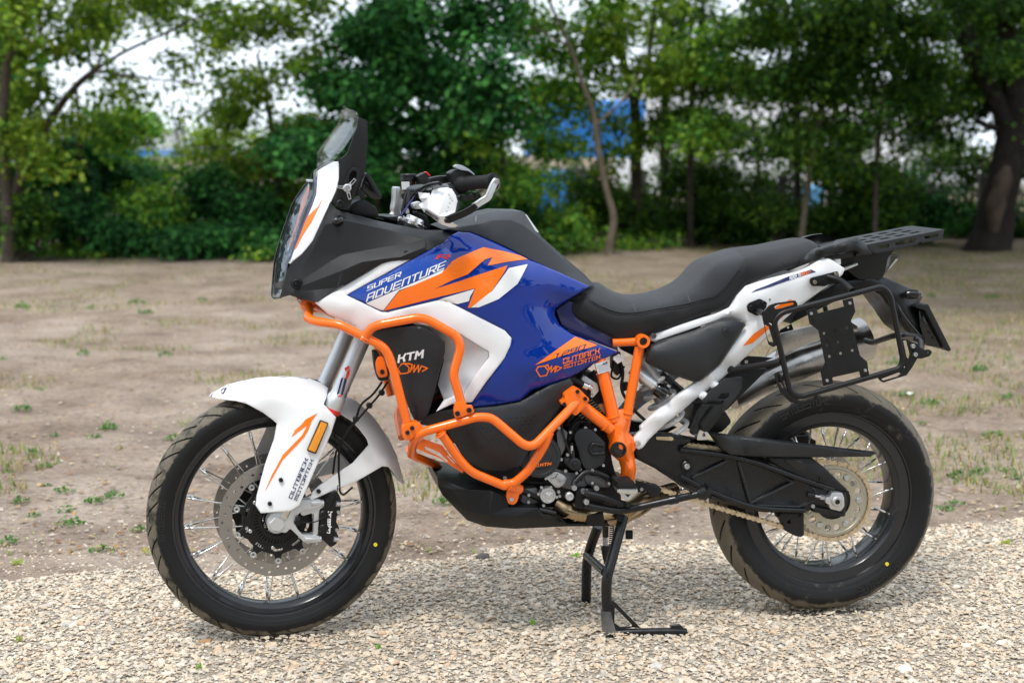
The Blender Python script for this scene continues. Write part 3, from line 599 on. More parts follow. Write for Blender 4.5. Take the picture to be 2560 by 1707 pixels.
def circ(cx, cy, r, n=14, ry=None):
    ry = ry or r; return [(cx+r*math.cos(i/n*2*math.pi), cy+ry*math.sin(i/n*2*math.pi)) for i in range(n)]
def roundc(pts, r, n=4):
    """round the corners of a closed 2-D outline"""
    out = []; N_ = len(pts)
    for i in range(N_):
        a, b, c = Vector(pts[i-1][:2]), Vector(pts[i][:2]), Vector(pts[(i+1) % N_][:2])
        u, v = a-b, c-b; q = min(r, u.length*.45, v.length*.45); p1 = b+u.normalized()*q; p2 = b+v.normalized()*q
        for k in range(n+1):
            t = k/n; out.append(tuple(p1*(1-t)**2+b*2*t*(1-t)+p2*t*t))
    return out
def prism(name, outer, holes, v0, v1, m, f=B, parent=None, bev=.0012, label=None, local=False, rnd=0):
    """flat plate: outline read on its near face (v0), real thickness back to v1"""
    if rnd: outer = roundc(outer, rnd)
    loops = [outer]+list(holes); L3 = []
    for lp in loops:
        L3.append([Vector((p[0], -v0, p[1])) if local else f.P(p[0], p[1], v0) for p in lp])
    flat = [[Vector((p.x, p.z, 0)) for p in lp] for lp in L3]
    tri = tessellate_polygon(flat)
    allp = [p for lp in L3 for p in lp]; bm = bmesh.new()
    A_ = [bm.verts.new(p) for p in allp]; Bk = [bm.verts.new((p.x, -v1, p.z)) for p in allp]
    for t in tri:
        try: bm.faces.new([A_[i] for i in t]); bm.faces.new([Bk[i] for i in reversed(t)])
        except ValueError: pass
    s = 0; sides = []
    for lp in L3:
        n = len(lp)
        for i in range(n):
            a, b = s+i, s+(i+1) % n
            try: bm.faces.new((A_[a], A_[b], Bk[b], Bk[a]))
            except ValueError: pass
        s += n
    bmesh.ops.recalc_face_normals(bm, faces=bm.faces)
    bmesh.ops.dissolve_limit(bm, angle_limit=.01, verts=bm.verts, edges=bm.edges)
    if bev:
        es = [e for e in bm.edges if len(e.link_faces) == 2 and e.calc_face_angle(0) > 1.2 and all(abs(v.co.y+v0) < 1e-6 for v in e.verts)]
        try: bmesh.ops.bevel(bm, geom=es, offset=bev, segments=2, affect='EDGES', profile=.6, clamp_overlap=True)
        except Exception: pass
    return make(name, bm, m, parent or bike, f, label)
def tps(ctrl, reg=2e-3):
    C_ = np.array(ctrl, float); s = 100.0; X_ = C_[:, :2]/s; n = len(X_)
    def U(r2): return np.where(r2 > 1e-12, r2*np.log(r2+1e-12), 0)
    d = ((X_[:, None]-X_[None])**2).sum(-1); K = U(d)+np.eye(n)*reg; Pm = np.hstack([np.ones((n, 1)), X_])
    M = np.zeros((n+3, n+3)); M[:n, :n] = K; M[:n, n:] = Pm; M[n:, :n] = Pm.T
    w_ = np.linalg.solve(M, np.concatenate([C_[:, 2], np.zeros(3)]))
    def f(x, y):
        q = np.array([x/s, y/s]); r2 = ((X_-q)**2).sum(1); return float(U(r2)@w_[:n]+w_[n]+w_[n+1]*q[0]+w_[n+2]*q[1])
    return f
SURF = {}
def surf(name, outline, inner, m, f=B, parent=None, smooth=True, thick=.004, solid=False, mirror=True, step=12, edges=(), roll=6, rolld=.006, label=None, key=None, ang=30, holes=(), reg=2e-3, crease=False, crown=0):
    """body panel: outline and inner points (x, y, v) read in the picture; v is how far the skin stands off the middle plane.
    smooth: thin plate skin; otherwise flat facets along the given ridge edges. The far half is its mirror image."""
    ol = [tuple(p) for p in outline]; n = len(ol)
    if smooth:
        fn = tps(ol+list(inner)+[p for h in holes for p in h], reg)
        # resample outline
        pts = []
        for lp in [ol]+list(holes):
            seg = []
            for i in range(len(lp)):
                a, b = lp[i], lp[(i+1) % len(lp)]; d = math.dist(a[:2], b[:2]); k = max(1, int(d/step))
                for q in range(k): seg.append((a[0]+(b[0]-a[0])*q/k, a[1]+(b[1]-a[1])*q/k))
            pts.append(seg)
        P2 = []; E = []
        for lp in pts:
            s0 = len(P2); P2 += lp; E += [(s0+i, s0+(i+1) % len(lp)) for i in range(len(lp))]
        nb = len(P2); bl = np.array(P2)
        x0, y0 = bl.min(0); x1, y1 = bl.max(0)
        def inside(x, y):
            c = False
            for lp in pts:
                j = len(lp)-1
                for i in range(len(lp)):
                    if (lp[i][1] > y) != (lp[j][1] > y) and x < (lp[j][0]-lp[i][0])*(y-lp[i][1])/(lp[j][1]-lp[i][1])+lp[i][0]: c = not c
                    j = i
            return c
        row = 0; yy_ = y0
        segA = bl; segB = np.concatenate([np.roll(np.array(lp), -1, 0) for lp in pts])
        def bdist(x, y):
            p = np.array([x, y]); ab = segB-segA; t = np.clip(((p-segA)*ab).sum(1)/((ab**2).sum(1)+1e-9), 0, 1); return float(np.sqrt(((segA+ab*t[:, None]-p)**2).sum(1).min()))
        if roll:                                         # extra ring of points near the edge for the rolled lip
            for lp in pts:
                for i in range(len(lp)):
                    a = Vector(lp[i-1]); b = Vector(lp[(i+1) % len(lp)]); t = (b-a).normalized(); nrm = Vector((-t.y, t.x))
                    for dd in (roll*.35, roll):
                        for sg in (1, -1):
                            q = Vector(lp[i])+nrm*dd*sg
                            if inside(q.x, q.y) and bdist(q.x, q.y) > dd*.8: P2.append((q.x, q.y))
        while yy_ < y1:
            xx_ = x0+(step/2 if row % 2 else 0)
            while xx_ < x1:
                if inside(xx_, yy_) and bdist(xx_, yy_) > max(step*.45, roll*1.25): P2.append((xx_, yy_))
                xx_ += step
            yy_ += step*.87; row += 1
        vs, _, fs, *_r = delaunay_2d_cdt([Vector(p) for p in P2], E, [], 1, 1e-4)
        fs = [t for t in fs if inside(sum(vs[i].x for i in t)/3, sum(vs[i].y for i in t)/3)]
        P3 = []
        for q in vs:
            v = fn(q.x, q.y); d = bdist(q.x, q.y) if roll else 99
            if roll and d < roll: e = 1-d/roll; v -= rolld*(1-math.sqrt(max(0, 1-e*e)))
            P3.append((q.x, q.y, v))
    else:
        allp = ol+list(inner); E = [(i, (i+1) % n) for i in range(n)]+list(edges)
        vs, _, fs, ov, *_r = delaunay_2d_cdt([Vector(p[:2]) for p in allp], E, [], 1, 1e-4)
        P3 = [(q.x, q.y, allp[o[0]][2] if o else 0) for q, o in zip(vs, ov)]
    near = [f.P(x, y, v) for x, y, v in P3]
    bm = bmesh.new(); A_ = [bm.verts.new(p) for p in near]; tri = []
    for t in fs:
        try: tri.append(bm.faces.new([A_[i] for i in t]))
        except ValueError: pass
    bmesh.ops.recalc_face_normals(bm, faces=bm.faces)
    tot = sum((fc.normal*fc.calc_area() for fc in bm.faces), Vector())
    if tot.y > 0: bmesh.ops.reverse_faces(bm, faces=bm.faces)
    if key: SURF[key] = (BVHTree.FromBMesh(bm), f)
    be = [e for e in bm.edges if len(e.link_faces) == 1]
    ret = bmesh.ops.duplicate(bm, geom=list(bm.verts)+list(bm.edges)+list(bm.faces)); mp = ret['vert_map']
    nb_ = [g for g in ret['geom'] if isinstance(g, bmesh.types.BMVert)]
    for v in nb_:
        if solid: v.co.y = -v.co.y
        else: v.co.y = v.co.y+thick
    bmesh.ops.reverse_faces(bm, faces=[g for g in ret['geom'] if isinstance(g, bmesh.types.BMFace)])
    rows = {}; NR = 6
    if crown:
        for v in {v for e in be for v in e.verts}:
            up = max(0, min(1, (.122+v.co.y)/.02)); rows[v] = [v]+[bm.verts.new((v.co.x, v.co.y*(1-2*k/NR), v.co.z+up*crown*4*(k/NR)*(1-k/NR))) for k in range(1, NR)]+[mp[v]]
    for e in be:
        a, b = e.verts
        if crown:
            for k in range(NR): bm.faces.new((rows[b][k], rows[a][k], rows[a][k+1], rows[b][k+1]))
            continue
        try: bm.faces.new((b, a, mp[a], mp[b]))
        except ValueError: pass
    if crown:
        for _ in range(5): bmesh.ops.smooth_vert(bm, verts=[v for v in bm.verts if abs(v.co.y) < .13], factor=.5, use_axis_x=True, use_axis_y=True, use_axis_z=True)
    meets = min(p[2] for p in ol) < .004; twin = None
    if mirror and not solid:
        if meets:
            r2 = bmesh.ops.duplicate(bm, geom=list(bm.verts)+list(bm.edges)+list(bm.faces))
            for g in r2['geom']:
                if isinstance(g, bmesh.types.BMVert): g.co.y = -g.co.y
            bmesh.ops.reverse_faces(bm, faces=[g for g in r2['geom'] if isinstance(g, bmesh.types.BMFace)])
            bmesh.ops.remove_doubles(bm, verts=bm.verts, dist=.0004)
        else: twin = True
    if crease:                                           # round only the drawn ridges and the rim; faces between them blend
        ekeys = [(allp[i], allp[j]) for i, j in edges]
        pos = [(f.P(*p_), f.P(*q_)) for p_, q_ in ekeys]; es = []
        for e in bm.edges:
            if len(e.link_faces) != 2: continue
            p1, p2 = e.verts[0].co, e.verts[1].co
            if e.calc_face_angle(0) > R(50) or any(((p1-u).length < 1e-4 and (p2-w2).length < 1e-4) or ((p1-w2).length < 1e-4 and (p2-u).length < 1e-4) for u, w2 in pos): es.append(e)
        try: bmesh.ops.bevel(bm, geom=es, offset=rolld, segments=2, affect='EDGES', profile=.5, clamp_overlap=True)
        except Exception: pass
        ang = 70
    elif not smooth:
        es = [e for e in bm.edges if len(e.link_faces) == 2 and e.calc_face_angle(0) > R(5)]
        try: bmesh.ops.bevel(bm, geom=es, offset=rolld, segments=3, affect='EDGES', profile=.5, clamp_overlap=True)
        except Exception: pass
        ang = 50
    if twin:
        t2 = bm.copy()
        for v in t2.verts: v.co.y = -v.co.y
        bmesh.ops.reverse_faces(t2, faces=t2.faces)
    o = make(name, bm, m, parent or bike, f, label, ang)
    if twin: make(name, t2, m, parent or bike, f, None, ang)
    return o
def tube(name, pts, r, m, f=B, parent=None, fil=.03, seg=12, mirror=False, label=None, local=False, r2=None, taper=None, closed=False):
    """bent pipe through (x, y, v) points with rounded bends"""
    P = [Vector(p) if local else f.P(*p) for p in pts]; path = [P[0]]; N_ = len(P)
    if closed: path = []
    if fil <= 0: path = P[:] if closed else P[:-1]
    for i in (() if fil <= 0 else range(N_) if closed else range(1, N_-1)):
        b, a, c = P[i], P[i-1], P[(i+1) % N_]; u, v = a-b, c-b; q = min(fil, u.length*.48, v.length*.48)
        p1, p2 = b+u.normalized()*q, b+v.normalized()*q
        for k in range(7): t = k/6; path.append(p1*(1-t)**2+b*2*t*(1-t)+p2*t*t)
    if not closed: path.append(P[-1])
    bm = bmesh.new(); rings = []; up = Vector((0.02, 1, .03)); n = len(path)
    tot = sum((path[i+1]-path[i]).length for i in range(n-1)); acc = 0
    tp = (path[1]-path[0]).normalized(); a = tp.cross(up).normalized() if abs(tp.dot(up)) < .95 else tp.cross(Vector((0, 0, 1))).normalized()
    for i, p in enumerate(path):
        t = (path[(i+1) % n if closed else min(i+1, n-1)]-path[i-1 if closed else max(i-1, 0)]).normalized()
        a = (a-t*a.dot(t)).normalized(); b = t.cross(a); rr_ = r
        if i: acc += (path[i]-path[i-1]).length
        if taper: rr_ = np.interp(acc/tot, [q[0] for q in taper], [q[1] for q in taper])
        rings.append([bm.verts.new(p+(a*math.cos(k/seg*6.28318)+b*math.sin(k/seg*6.28318))*rr_) for k in range(seg)])
    for i in range(n if closed else n-1):
        for k in range(seg):
            A1, B1 = rings[i], rings[(i+1) % n]; bm.faces.new((A1[k], A1[(k+1) % seg], B1[(k+1) % seg], B1[k]))
    if not closed: bm.faces.new(rings[0][::-1]); bm.faces.new(rings[-1])
    bmesh.ops.recalc_face_normals(bm, faces=bm.faces)
    if mirror:
        r_ = bmesh.ops.duplicate(bm, geom=list(bm.verts)+list(bm.edges)+list(bm.faces))
        for g in r_['geom']:
            if isinstance(g, bmesh.types.BMVert): g.co.y = -g.co.y
        bmesh.ops.reverse_faces(bm, faces=[g for g in r_['geom'] if isinstance(g, bmesh.types.BMFace)])
    return make(name, bm, m, parent or bike, f, label, 40)
def lathe(name, prof, center, axis, m, f=B, parent=None, seg=32, label=None, ang=32, wob=None):
    """prof [(radius, along axis)] turned about axis at center (frame-local)"""
    ax = Vector(axis).normalized(); a = ax.orthogonal().normalized(); b = ax.cross(a); bm = bmesh.new(); rings = []
    c = Vector(center)
    for (r_, h) in prof:
        if r_ < 1e-6: rings.append([bm.verts.new(c+ax*h)]); continue
        rings.append([bm.verts.new(c+ax*h+(a*math.cos(k/seg*6.28318)+b*math.sin(k/seg*6.28318))*(r_*(wob(k/seg, h) if wob else 1))) for k in range(seg)])
    for i in range(len(rings)-1):
        A1, B1 = rings[i], rings[i+1]
        for k in range(seg):
            k2 = (k+1) % seg
            q = [A1[k % len(A1)], A1[k2 % len(A1)], B1[k2 % len(B1)], B1[k % len(B1)]]; q2 = []
            for v in q:
                if v not in q2: q2.append(v)
            if len(q2) > 2: bm.faces.new(q2)
    bmesh.ops.recalc_face_normals(bm, faces=bm.faces)
    return make(name, bm, m, parent or bike, f, label, ang)
def cyl(name, c, axis, r, h, m, f=B, parent=None, ch=.0015, seg=24, label=None, hole=0, hd=.004):
    p = [(0, 0), (r-ch, 0), (r, ch), (r, h-ch), (r-ch, h)]+([(hole, h), (hole*.9, h-hd), (0, h-hd)] if hole else [(0, h)])
    return lathe(name, p, c, axis, m, f, parent, seg, label)
_bolt = {}
def bolt(pts, v, m, r=5, f=B, parent=None, name='bolt'):
    """socket bolts facing the viewer's side; r in picture px"""
    key = m.name
    if key not in _bolt:
        o = lathe('bolt', [(0, -.9), (1, -.9), (1, .35), (.85, .6), (.55, .6), (.45, .05), (0, .05)], (0, 0, 0), (0, -1, 0), m, B, bike, 16); _bolt[key] = o.data; bpy.data.objects.remove(o)
    for p in pts:
        vv = p[2] if len(p) > 2 else v; rr = p[3] if len(p) > 3 else r; c = f.P(p[0], p[1], vv); o = bpy.data.objects.new(name, _bolt[key]); link(o, parent or bike)
        s = rr*c_depth(c, f)/FPX
        if parent is None or parent is bike:
            q = Matrix.Rotation(f.rot, 3, 'Z') @ c; o.rotation_euler = (0, 0, f.rot)
        else: q = c
        o.location = q; o.scale = (s, s, s)
def c_depth(c, f): return (c-f.cam).length*.995
def loft(name, rings, m, f=B, parent=None, closed=True, cap=True, label=None, ang=40, mirror=False):
    bm = bmesh.new(); RR = [[bm.verts.new(p) for p in r_] for r_ in rings]; n = len(RR[0])
    for i in range(len(RR)-1):
        for k in range(n if closed else n-1): bm.faces.new((RR[i][k], RR[i][(k+1) % n], RR[i+1][(k+1) % n], RR[i+1][k]))
    if cap and closed: bm.faces.new(RR[0][::-1]); bm.faces.new(RR[-1])
    bmesh.ops.recalc_face_normals(bm, faces=bm.faces)
    if mirror:
        r_ = bmesh.ops.duplicate(bm, geom=list(bm.verts)+list(bm.edges)+list(bm.faces))
        for g in r_['geom']:
            if isinstance(g, bmesh.types.BMVert): g.co.y = -g.co.y
        bmesh.ops.reverse_faces(bm, faces=[g for g in r_['geom'] if isinstance(g, bmesh.types.BMFace)])
    return make(name, bm, m, parent or bike, f, label, ang)
_dk = [0]
def decal(name, polys, key, m, parent, off=.0006, grid=8, label=None, holes=()):
    """thin printed film laid on a panel: outline(s) in picture px projected on the panel's skin"""
    bvh, f = SURF[key]; bm = bmesh.new(); _dk[0] += 1
    for pi, lp in enumerate(polys):
        hl = holes if pi == 0 else ()
        L2 = [[Vector((p[0], p[1], 0)) for p in q] for q in [lp]+list(hl)]
        tri = tessellate_polygon(L2); al = [p for q in L2 for p in q]
        vs = [bm.verts.new((p.x, p.y, pi*1e-3)) for p in al]
        for t in tri:
            try: bm.faces.new([vs[i] for i in t])
            except ValueError: pass
    if grid:
        xs_ = [v.co.x for v in bm.verts]; ys_ = [v.co.y for v in bm.verts]
        x = min(xs_)+grid*.5
        while x < max(xs_): bmesh.ops.bisect_plane(bm, geom=list(bm.verts)+list(bm.edges)+list(bm.faces), plane_co=(x, 0, 0), plane_no=(1, 0, 0)); x += grid
        y = min(ys_)+grid*.5
        while y < max(ys_): bmesh.ops.bisect_plane(bm, geom=list(bm.verts)+list(bm.edges)+list(bm.faces), plane_co=(0, y, 0), plane_no=(0, 1, 0)); y += grid
    bad = []
    for v in bm.verts:
        x, y, z = v.co; d = f.dir(ray(x, y)).normalized(); h = bvh.ray_cast(f.cam, d)
        if h[0] is None:
            q = None
            for dx, dy in ((2, 0), (-2, 0), (0, 2), (0, -2), (4, 4), (-4, -4), (4, -4), (-4, 4)):
                h = bvh.ray_cast(f.cam, f.dir(ray(x+dx, y+dy)).normalized())
                if h[0] is not None: break
        if h[0] is None: bad.append(v); continue
        nn = h[1] if h[1].y < 0 else -h[1]
        v.co = h[0]+nn*(off+.0006+z*.03)
    if bad: bmesh.ops.delete(bm, geom=bad, context='VERTS')
    bmesh.ops.recalc_face_normals(bm, faces=bm.faces)
    tot = sum((fc.normal*fc.calc_area() for fc in bm.faces), Vector())
    if tot.y > 0: bmesh.ops.reverse_faces(bm, faces=bm.faces)
    return make(name, bm, m, parent, f, label, 60)
# stroke lettering on a 4 x 6 grid, squarish techno caps
GL = {'A': [[(0, 0), (0, 6), (4, 6), (4, 0)], [(0, 2.6), (4, 2.6)]], 'B': [[(0, 0), (0, 6), (3.6, 6), (3.6, 3.4), (4, 3), (4, 0), (0, 0)], [(0, 3.2), (3.7, 3.2)]], 'C': [[(4, 6), (0, 6), (0, 0), (4, 0)]],
      'D': [[(0, 0), (0, 6), (3.2, 6), (4, 5), (4, 0), (0, 0)]], 'E': [[(4, 6), (0, 6), (0, 0), (4, 0)], [(0, 3), (3.7, 3)]], 'G': [[(4, 6), (0, 6), (0, 0), (4, 0), (4, 3), (2, 3)]], 'I': [[(2, 0), (2, 6)]],
      'K': [[(0, 0), (0, 6)], [(4, 6), (3, 3.2), (0, 3.2)], [(3, 3.2), (4, 0)]], 'M': [[(0, 0), (0, 6), (4, 6), (4, 0)], [(2, 0), (2, 5.4)]], 'm_': [], 'μ': [[(0, 0), (.4, 6), (2.2, 2.6), (4.4, 6), (4.6, 0)]], 'N': [[(0, 0), (0, 6), (4, 6), (4, 0)]], 'O': [[(0, 0), (0, 6), (4, 6), (4, 0), (0, 0)]],
      'P': [[(0, 0), (0, 6), (4, 6), (4, 2.8), (0, 2.8)]], 'R': [[(0, 0), (0, 6), (4, 6), (4, 2.8), (0, 2.8)], [(2, 2.8), (4, 0)]], 'S': [[(4, 6), (0, 6), (0, 3.2), (4, 3.2), (4, 0), (0, 0)]], 'T': [[(0, 6), (4, 6)], [(2, 6), (2, 0)]],
      'U': [[(0, 6), (0, 0), (4, 0), (4, 6)]], 'V': [[(0, 6), (0, 1.5), (1, 0), (3, 0), (4, 1.5), (4, 6)]], 'Y': [[(0, 6), (0, 3), (4, 3), (4, 6)], [(2, 3), (2, 0)]], 'W': [[(0, 6), (0, 0), (4, 0), (4, 6)], [(2, 0), (2, 6)]],
      '1': [[(1, 6), (2, 6), (2, 0)]], '2': [[(0, 6), (4, 6), (4, 3.2), (0, 3.2), (0, 0), (4, 0)]], '9': [[(4, 3), (0, 3), (0, 6), (4, 6), (4, 0), (0, 0)]], '0': [[(0, 0), (0, 6), (4, 6), (4, 0), (0, 0)]],
      'X': [[(0, 0), (4, 6)], [(0, 6), (4, 0)]], 'L': [[(0, 6), (0, 0), (4, 0)]], 'r': [[(0, 0), (0, 4), (3, 4)]], 'b': [[(0, 6), (0, 0), (4, 0), (4, 4), (0, 4)]], 'e': [[(0, 2), (4, 2), (4, 4), (0, 4), (0, 0), (4, 0)]],
      'm': [[(0, 0), (0, 4), (5, 4), (5, 0)], [(2.5, 4), (2.5, 0)]], 'o': [[(0, 0), (0, 4), (4, 4), (4, 0), (0, 0)]], '>': [[(0, 6), (2.5, 3), (0, 0)]], ' ': []}
def letters(text, o, ex, ey, w_=1.1, gap=1.7, cut=0):
    """polygons of the strokes; o origin px, ex px vector of one glyph advance unit, ey of one height unit"""
    out = []; x0 = 0; ex = Vector(ex); ey = Vector(ey); o = Vector(o); vary = w_*.8
    for ch in text:
        wd = 2 if ch == ' ' else (5 if ch == 'm' else 4)
        for st in GL[ch]:
            for i in range(len(st)-1):
                a, b = Vector(st[i]), Vector(st[i+1]); t = (b-a).normalized(); n = Vector((-t.y, t.x))*w_/2; e = t*w_/2*.98
                a2 = a-e; b2 = b+e
                if cut and (b-a).length > 3.5 and ch in 'OUTBACKMREK': mids = [(a2, a+(b-a)*.40), (a+(b-a)*.58, b2)] if i % 2 == 0 else [(a2, b2)]
                else: mids = [(a2, b2)]
                for p, q in mids:
                    out.append([tuple(o+ex*(x0+c.x)+ey*c.y) for c in (p+n, q+n, q-n, p-n)])
        x0 += wd+gap
    return out
def dlin(a, b, n, h, text):  # unit vectors so that text spans a->b with cap height vector h
    tot = sum((2 if c == ' ' else (5 if c == 'm' else 4)) for c in text)+1.7*(len(text)-1)
    return (Vector(b)-Vector(a))/tot, Vector(h)/6
def word(name, text, a, b, h, key, m, parent, w_=1.1, cut=0, off=.0009, grid=0):
    ex, ey = dlin(a, b, 0, h, text)
    return decal(name, letters(text, a, ex, ey, w_, cut=cut), key, m, parent, off, grid)

# ---------------------------------------------------------------- materials of the motorcycle
m_whiteP = mat('white_plastic', (.80, .80, .81), .32, coat=.35, coatr=.2, spec=.45)
m_blueP = mat('blue_paint', (.0, .024, .24), .4, coat=1, coatr=.02, spec=.05)
m_blueL = mat('blue_film', (.03, .16, .55), .25, coat=.6)
m_oraP = mat('orange_powder_coat', (.94, .155, .002), .28, coat=.5, coatr=.12, var=.04, vscale=30)
m_oraF = mat('orange_film', (.98, .185, .006), .3, coat=.4)
m_redF = mat('red_film', (.75, .03, .03), .35)
m_navyF = mat('navy_film', (.012, .015, .09), .3, coat=.5)
m_whiteF = mat('white_film', (.82, .82, .82), .3, coat=.4)
m_blk = mat('black_grained_plastic', (.0085, .0088, .0095), .40, bump=.5, bscale=1400, spec=.42, rvar=.06)
m_blk2 = mat('black_powder_coat', (.006, .006, .0065), .36, bump=.35, bscale=900, rvar=.08, spec=.4)
m_blkG = mat('black_gloss', (.004, .004, .0045), .12, coat=.3)
m_blkM = mat('black_metal', (.0075, .008, .009), .30, spec=.5, rvar=.1)
m_grey = mat('dark_grey_plastic', (.017, .0185, .0215), .42, bump=.4, bscale=1200)
m_seat = mat('seat_vinyl', (.012, .012, .013), .6, bump=.9, bscale=700, sheen=.1, spec=.3)
m_seatT = mat('seat_fabric', (.022, .023, .026), .75, bump=1.0, bscale=900, sheen=.2, spec=.2)
m_rub = mat('rubber', (.008, .008, .008), .62, bump=.4, bscale=500, spec=.35)
m_alu = mat('cast_aluminium', (.62, .62, .63), .38, metal=.9, bump=.3, bscale=600, rvar=.1)
m_aluP = mat('silver_paint', (.60, .61, .62), .38, metal=.6)
m_steel = mat('bright_steel', (.68, .67, .65), .24, metal=1, rvar=.1)
m_disc = mat('brake_disc_steel', (.34, .32, .30), .32, metal=.9, bump=.3, bscale=300, rvar=.12)
m_zinc = mat('zinc_bolt', (.55, .55, .56), .35, metal=.9)
m_bbolt = mat('black_bolt', (.03, .03, .033), .3, metal=.5)
m_chain = mat('gold_chain', (.62, .50, .34), .38, metal=.85, var=.2, vscale=60)
m_spr = mat('sprocket_alloy', (.50, .46, .36), .4, metal=.8, rvar=.1)
m_exh = mat('brushed_exhaust', (.40, .38, .36), .27, metal=1, rvar=.12, vscale=6)
m_hdr = mat('heated_header', (.42, .31, .19), .28, metal=1, var=.35, vscale=14, rvar=.1)
m_spring = mat('white_spring', (.80, .80, .80), .35, coat=.3)
m_amber = mat('amber_reflector', (.85, .30, .01), .18, coat=1, bump=1.0, bscale=350)
m_rim = mat('black_rim', (.014, .014, .016), .26, coat=.25, dirt=.10, dcol=(.06, .05, .04))
def tyre_mat():
    m = mat('tyre_rubber', (.009, .009, .009), .58, bump=.25, bscale=400, spec=.35); n = m.node_tree.nodes; l = m.node_tree.links; p = n['Principled BSDF']
    a = n.new('ShaderNodeVertexColor'); a.layer_name = 'col'; sp = n.new('ShaderNodeSeparateColor'); l.new(a.outputs[0], sp.inputs[0])
    tc = n.new('ShaderNodeTexCoord'); t = n.new('ShaderNodeTexNoise'); t.inputs['Scale'].default_value = 22; t.inputs['Detail'].default_value = 9; t.inputs['Roughness'].default_value = .68
    l.new(tc.outputs['Object'], t.inputs['Vector'])
    ad = n.new('ShaderNodeMath'); ad.operation = 'ADD'; l.new(t.outputs[0], ad.inputs[0]); l.new(sp.outputs[0], ad.inputs[1])
    r_ = n.new('ShaderNodeValToRGB'); e = r_.color_ramp.elements; e[0].position = .84; e[0].color = (0, 0, 0, 1); e[1].position = 1.12; e[1].color = (.8, .8, .8, 1); l.new(ad.outputs[0], r_.inputs[0])
    mx = n.new('ShaderNodeMix'); mx.data_type = 'RGBA'; l.new(r_.outputs[0], mx.inputs[0]); mx.inputs[6].default_value = (.0085, .0085, .009, 1); mx.inputs[7].default_value = (.17, .145, .105, 1)
    l.new(mx.outputs[2], p.inputs['Base Color']); return m
m_tyre = tyre_mat()
def glass_mat(name, col, rough=.09, mixf=.955):
    m = bpy.data.materials.new(name); m.use_nodes = True; n = m.node_tree.nodes; l = m.node_tree.links; n.remove(n['Principled BSDF'])
    p = n.new('ShaderNodeBsdfGlossy'); p.inputs['Roughness'].default_value = rough
    t = n.new('ShaderNodeBsdfTransparent'); t.inputs[0].default_value = (*col, 1)
    lw = n.new('ShaderNodeLayerWeight'); lw.inputs[0].default_value = .3
    mr = n.new('ShaderNodeMapRange'); mr.inputs[3].default_value = mixf; mr.inputs[4].default_value = .70; l.new(lw.outputs['Fresnel'], mr.inputs[0])
    mx = n.new('ShaderNodeMixShader'); l.new(mr.outputs[0], mx.inputs[0]); l.new(p.outputs[0], mx.inputs[1]); l.new(t.outputs[0], mx.inputs[2])
    l.new(mx.outputs[0], n['Material Output'].inputs[0]); return m
m_screen = glass_mat('clear_screen', (.97, .99, 1))
m_lens = glass_mat('clear_lens', (.82, .86, .9), rough=.03, mixf=.96)
# ================================================================= MOTORCYCLE: wheels
def q(k, pts, v): return [(x, y, v) for x, y, *_ in zp(k, pts)]
def tyre(f, c, Ro, Rm, Rb, w, wb, parent, period, slant, gw, seed, front):
    nU = 960; th = np.concatenate([np.arange(-148, -72, 6.3), np.arange(-72, 72.1, 1.7), np.arange(78, 149, 6.3)]); nV = len(th); U, T = np.meshgrid(np.arange(nU)/nU*2*np.pi, np.radians(th), indexing='ij')
    aT = abs(T); out = aT < np.pi/2
    r = np.where(out, Rm+(Ro-Rm)*np.cos(T)**.92 if False else Rm+(Ro-Rm)*np.cos(np.minimum(aT, np.pi/2)), 0)
    tt = np.clip((aT-np.pi/2)/R(58), 0, 1); r = np.where(out, r, Rm-(Rm-Rb)*tt); yv = np.where(out, w*np.sin(T), np.sign(T)*(w-(w-wb)*tt**1.6))
    sarc = U*Ro; yarc = abs(T)*w*1.05; sg = np.where(T > 0, .5, 0)*period
    deg = np.degrees(aT)
    ph = ((sarc+slant*yarc+sg)/period) % 1; g = abs(ph-.5)*period < gw*(1-.35*np.clip((deg-40)/30, 0, 1))
    band = (deg > (10 if front else 14)) & (deg < (68 if front else 58))
    long_ = (np.floor((sarc+slant*yarc+sg)/period) % 3) != (0 if front else 9)
    g = g & band & (long_ | (deg < 46))
    if front: g |= (abs(((sarc-2.2*yarc+sg)/(period*2)) % 1-.5)*period*2 < gw*.8) & (deg > 20) & (deg < 40)
    else: g &= (deg < 50) | long_
    dep = np.where(g, .0055, 0.0)
    r = r - dep*np.cos(aT) ; yv = yv-np.sign(T)*dep*np.sin(aT)
    for dd, hh in ((96, .0009), (118, .0012), (136, .0014)): r = r; yv = yv+np.sign(T)*hh*np.exp(-((deg-dd)/1.8)**2)
    X_ = c.x+r*np.cos(U); Z_ = c.z+r*np.sin(U); Y_ = yv
    V = np.stack([X_, Y_, Z_], -1).reshape(-1, 3); idx = np.arange(nU*nV).reshape(nU, nV); nx_ = np.roll(idx, -1, 0)
    F = np.stack([idx[:, :-1], nx_[:, :-1], nx_[:, 1:], idx[:, 1:]], -1).reshape(-1, 4)
    d = np.where(deg < 62, .56, np.where(deg < 80, .56-.30*(deg-62)/18, .24))-np.where(g, .6, 0)
    if front: d = d-.08
    o = mesh_np('tyre', V, F, m_tyre, parent, True, np.stack([d, d, d], -1).reshape(-1, 3)); return fin(o, f)
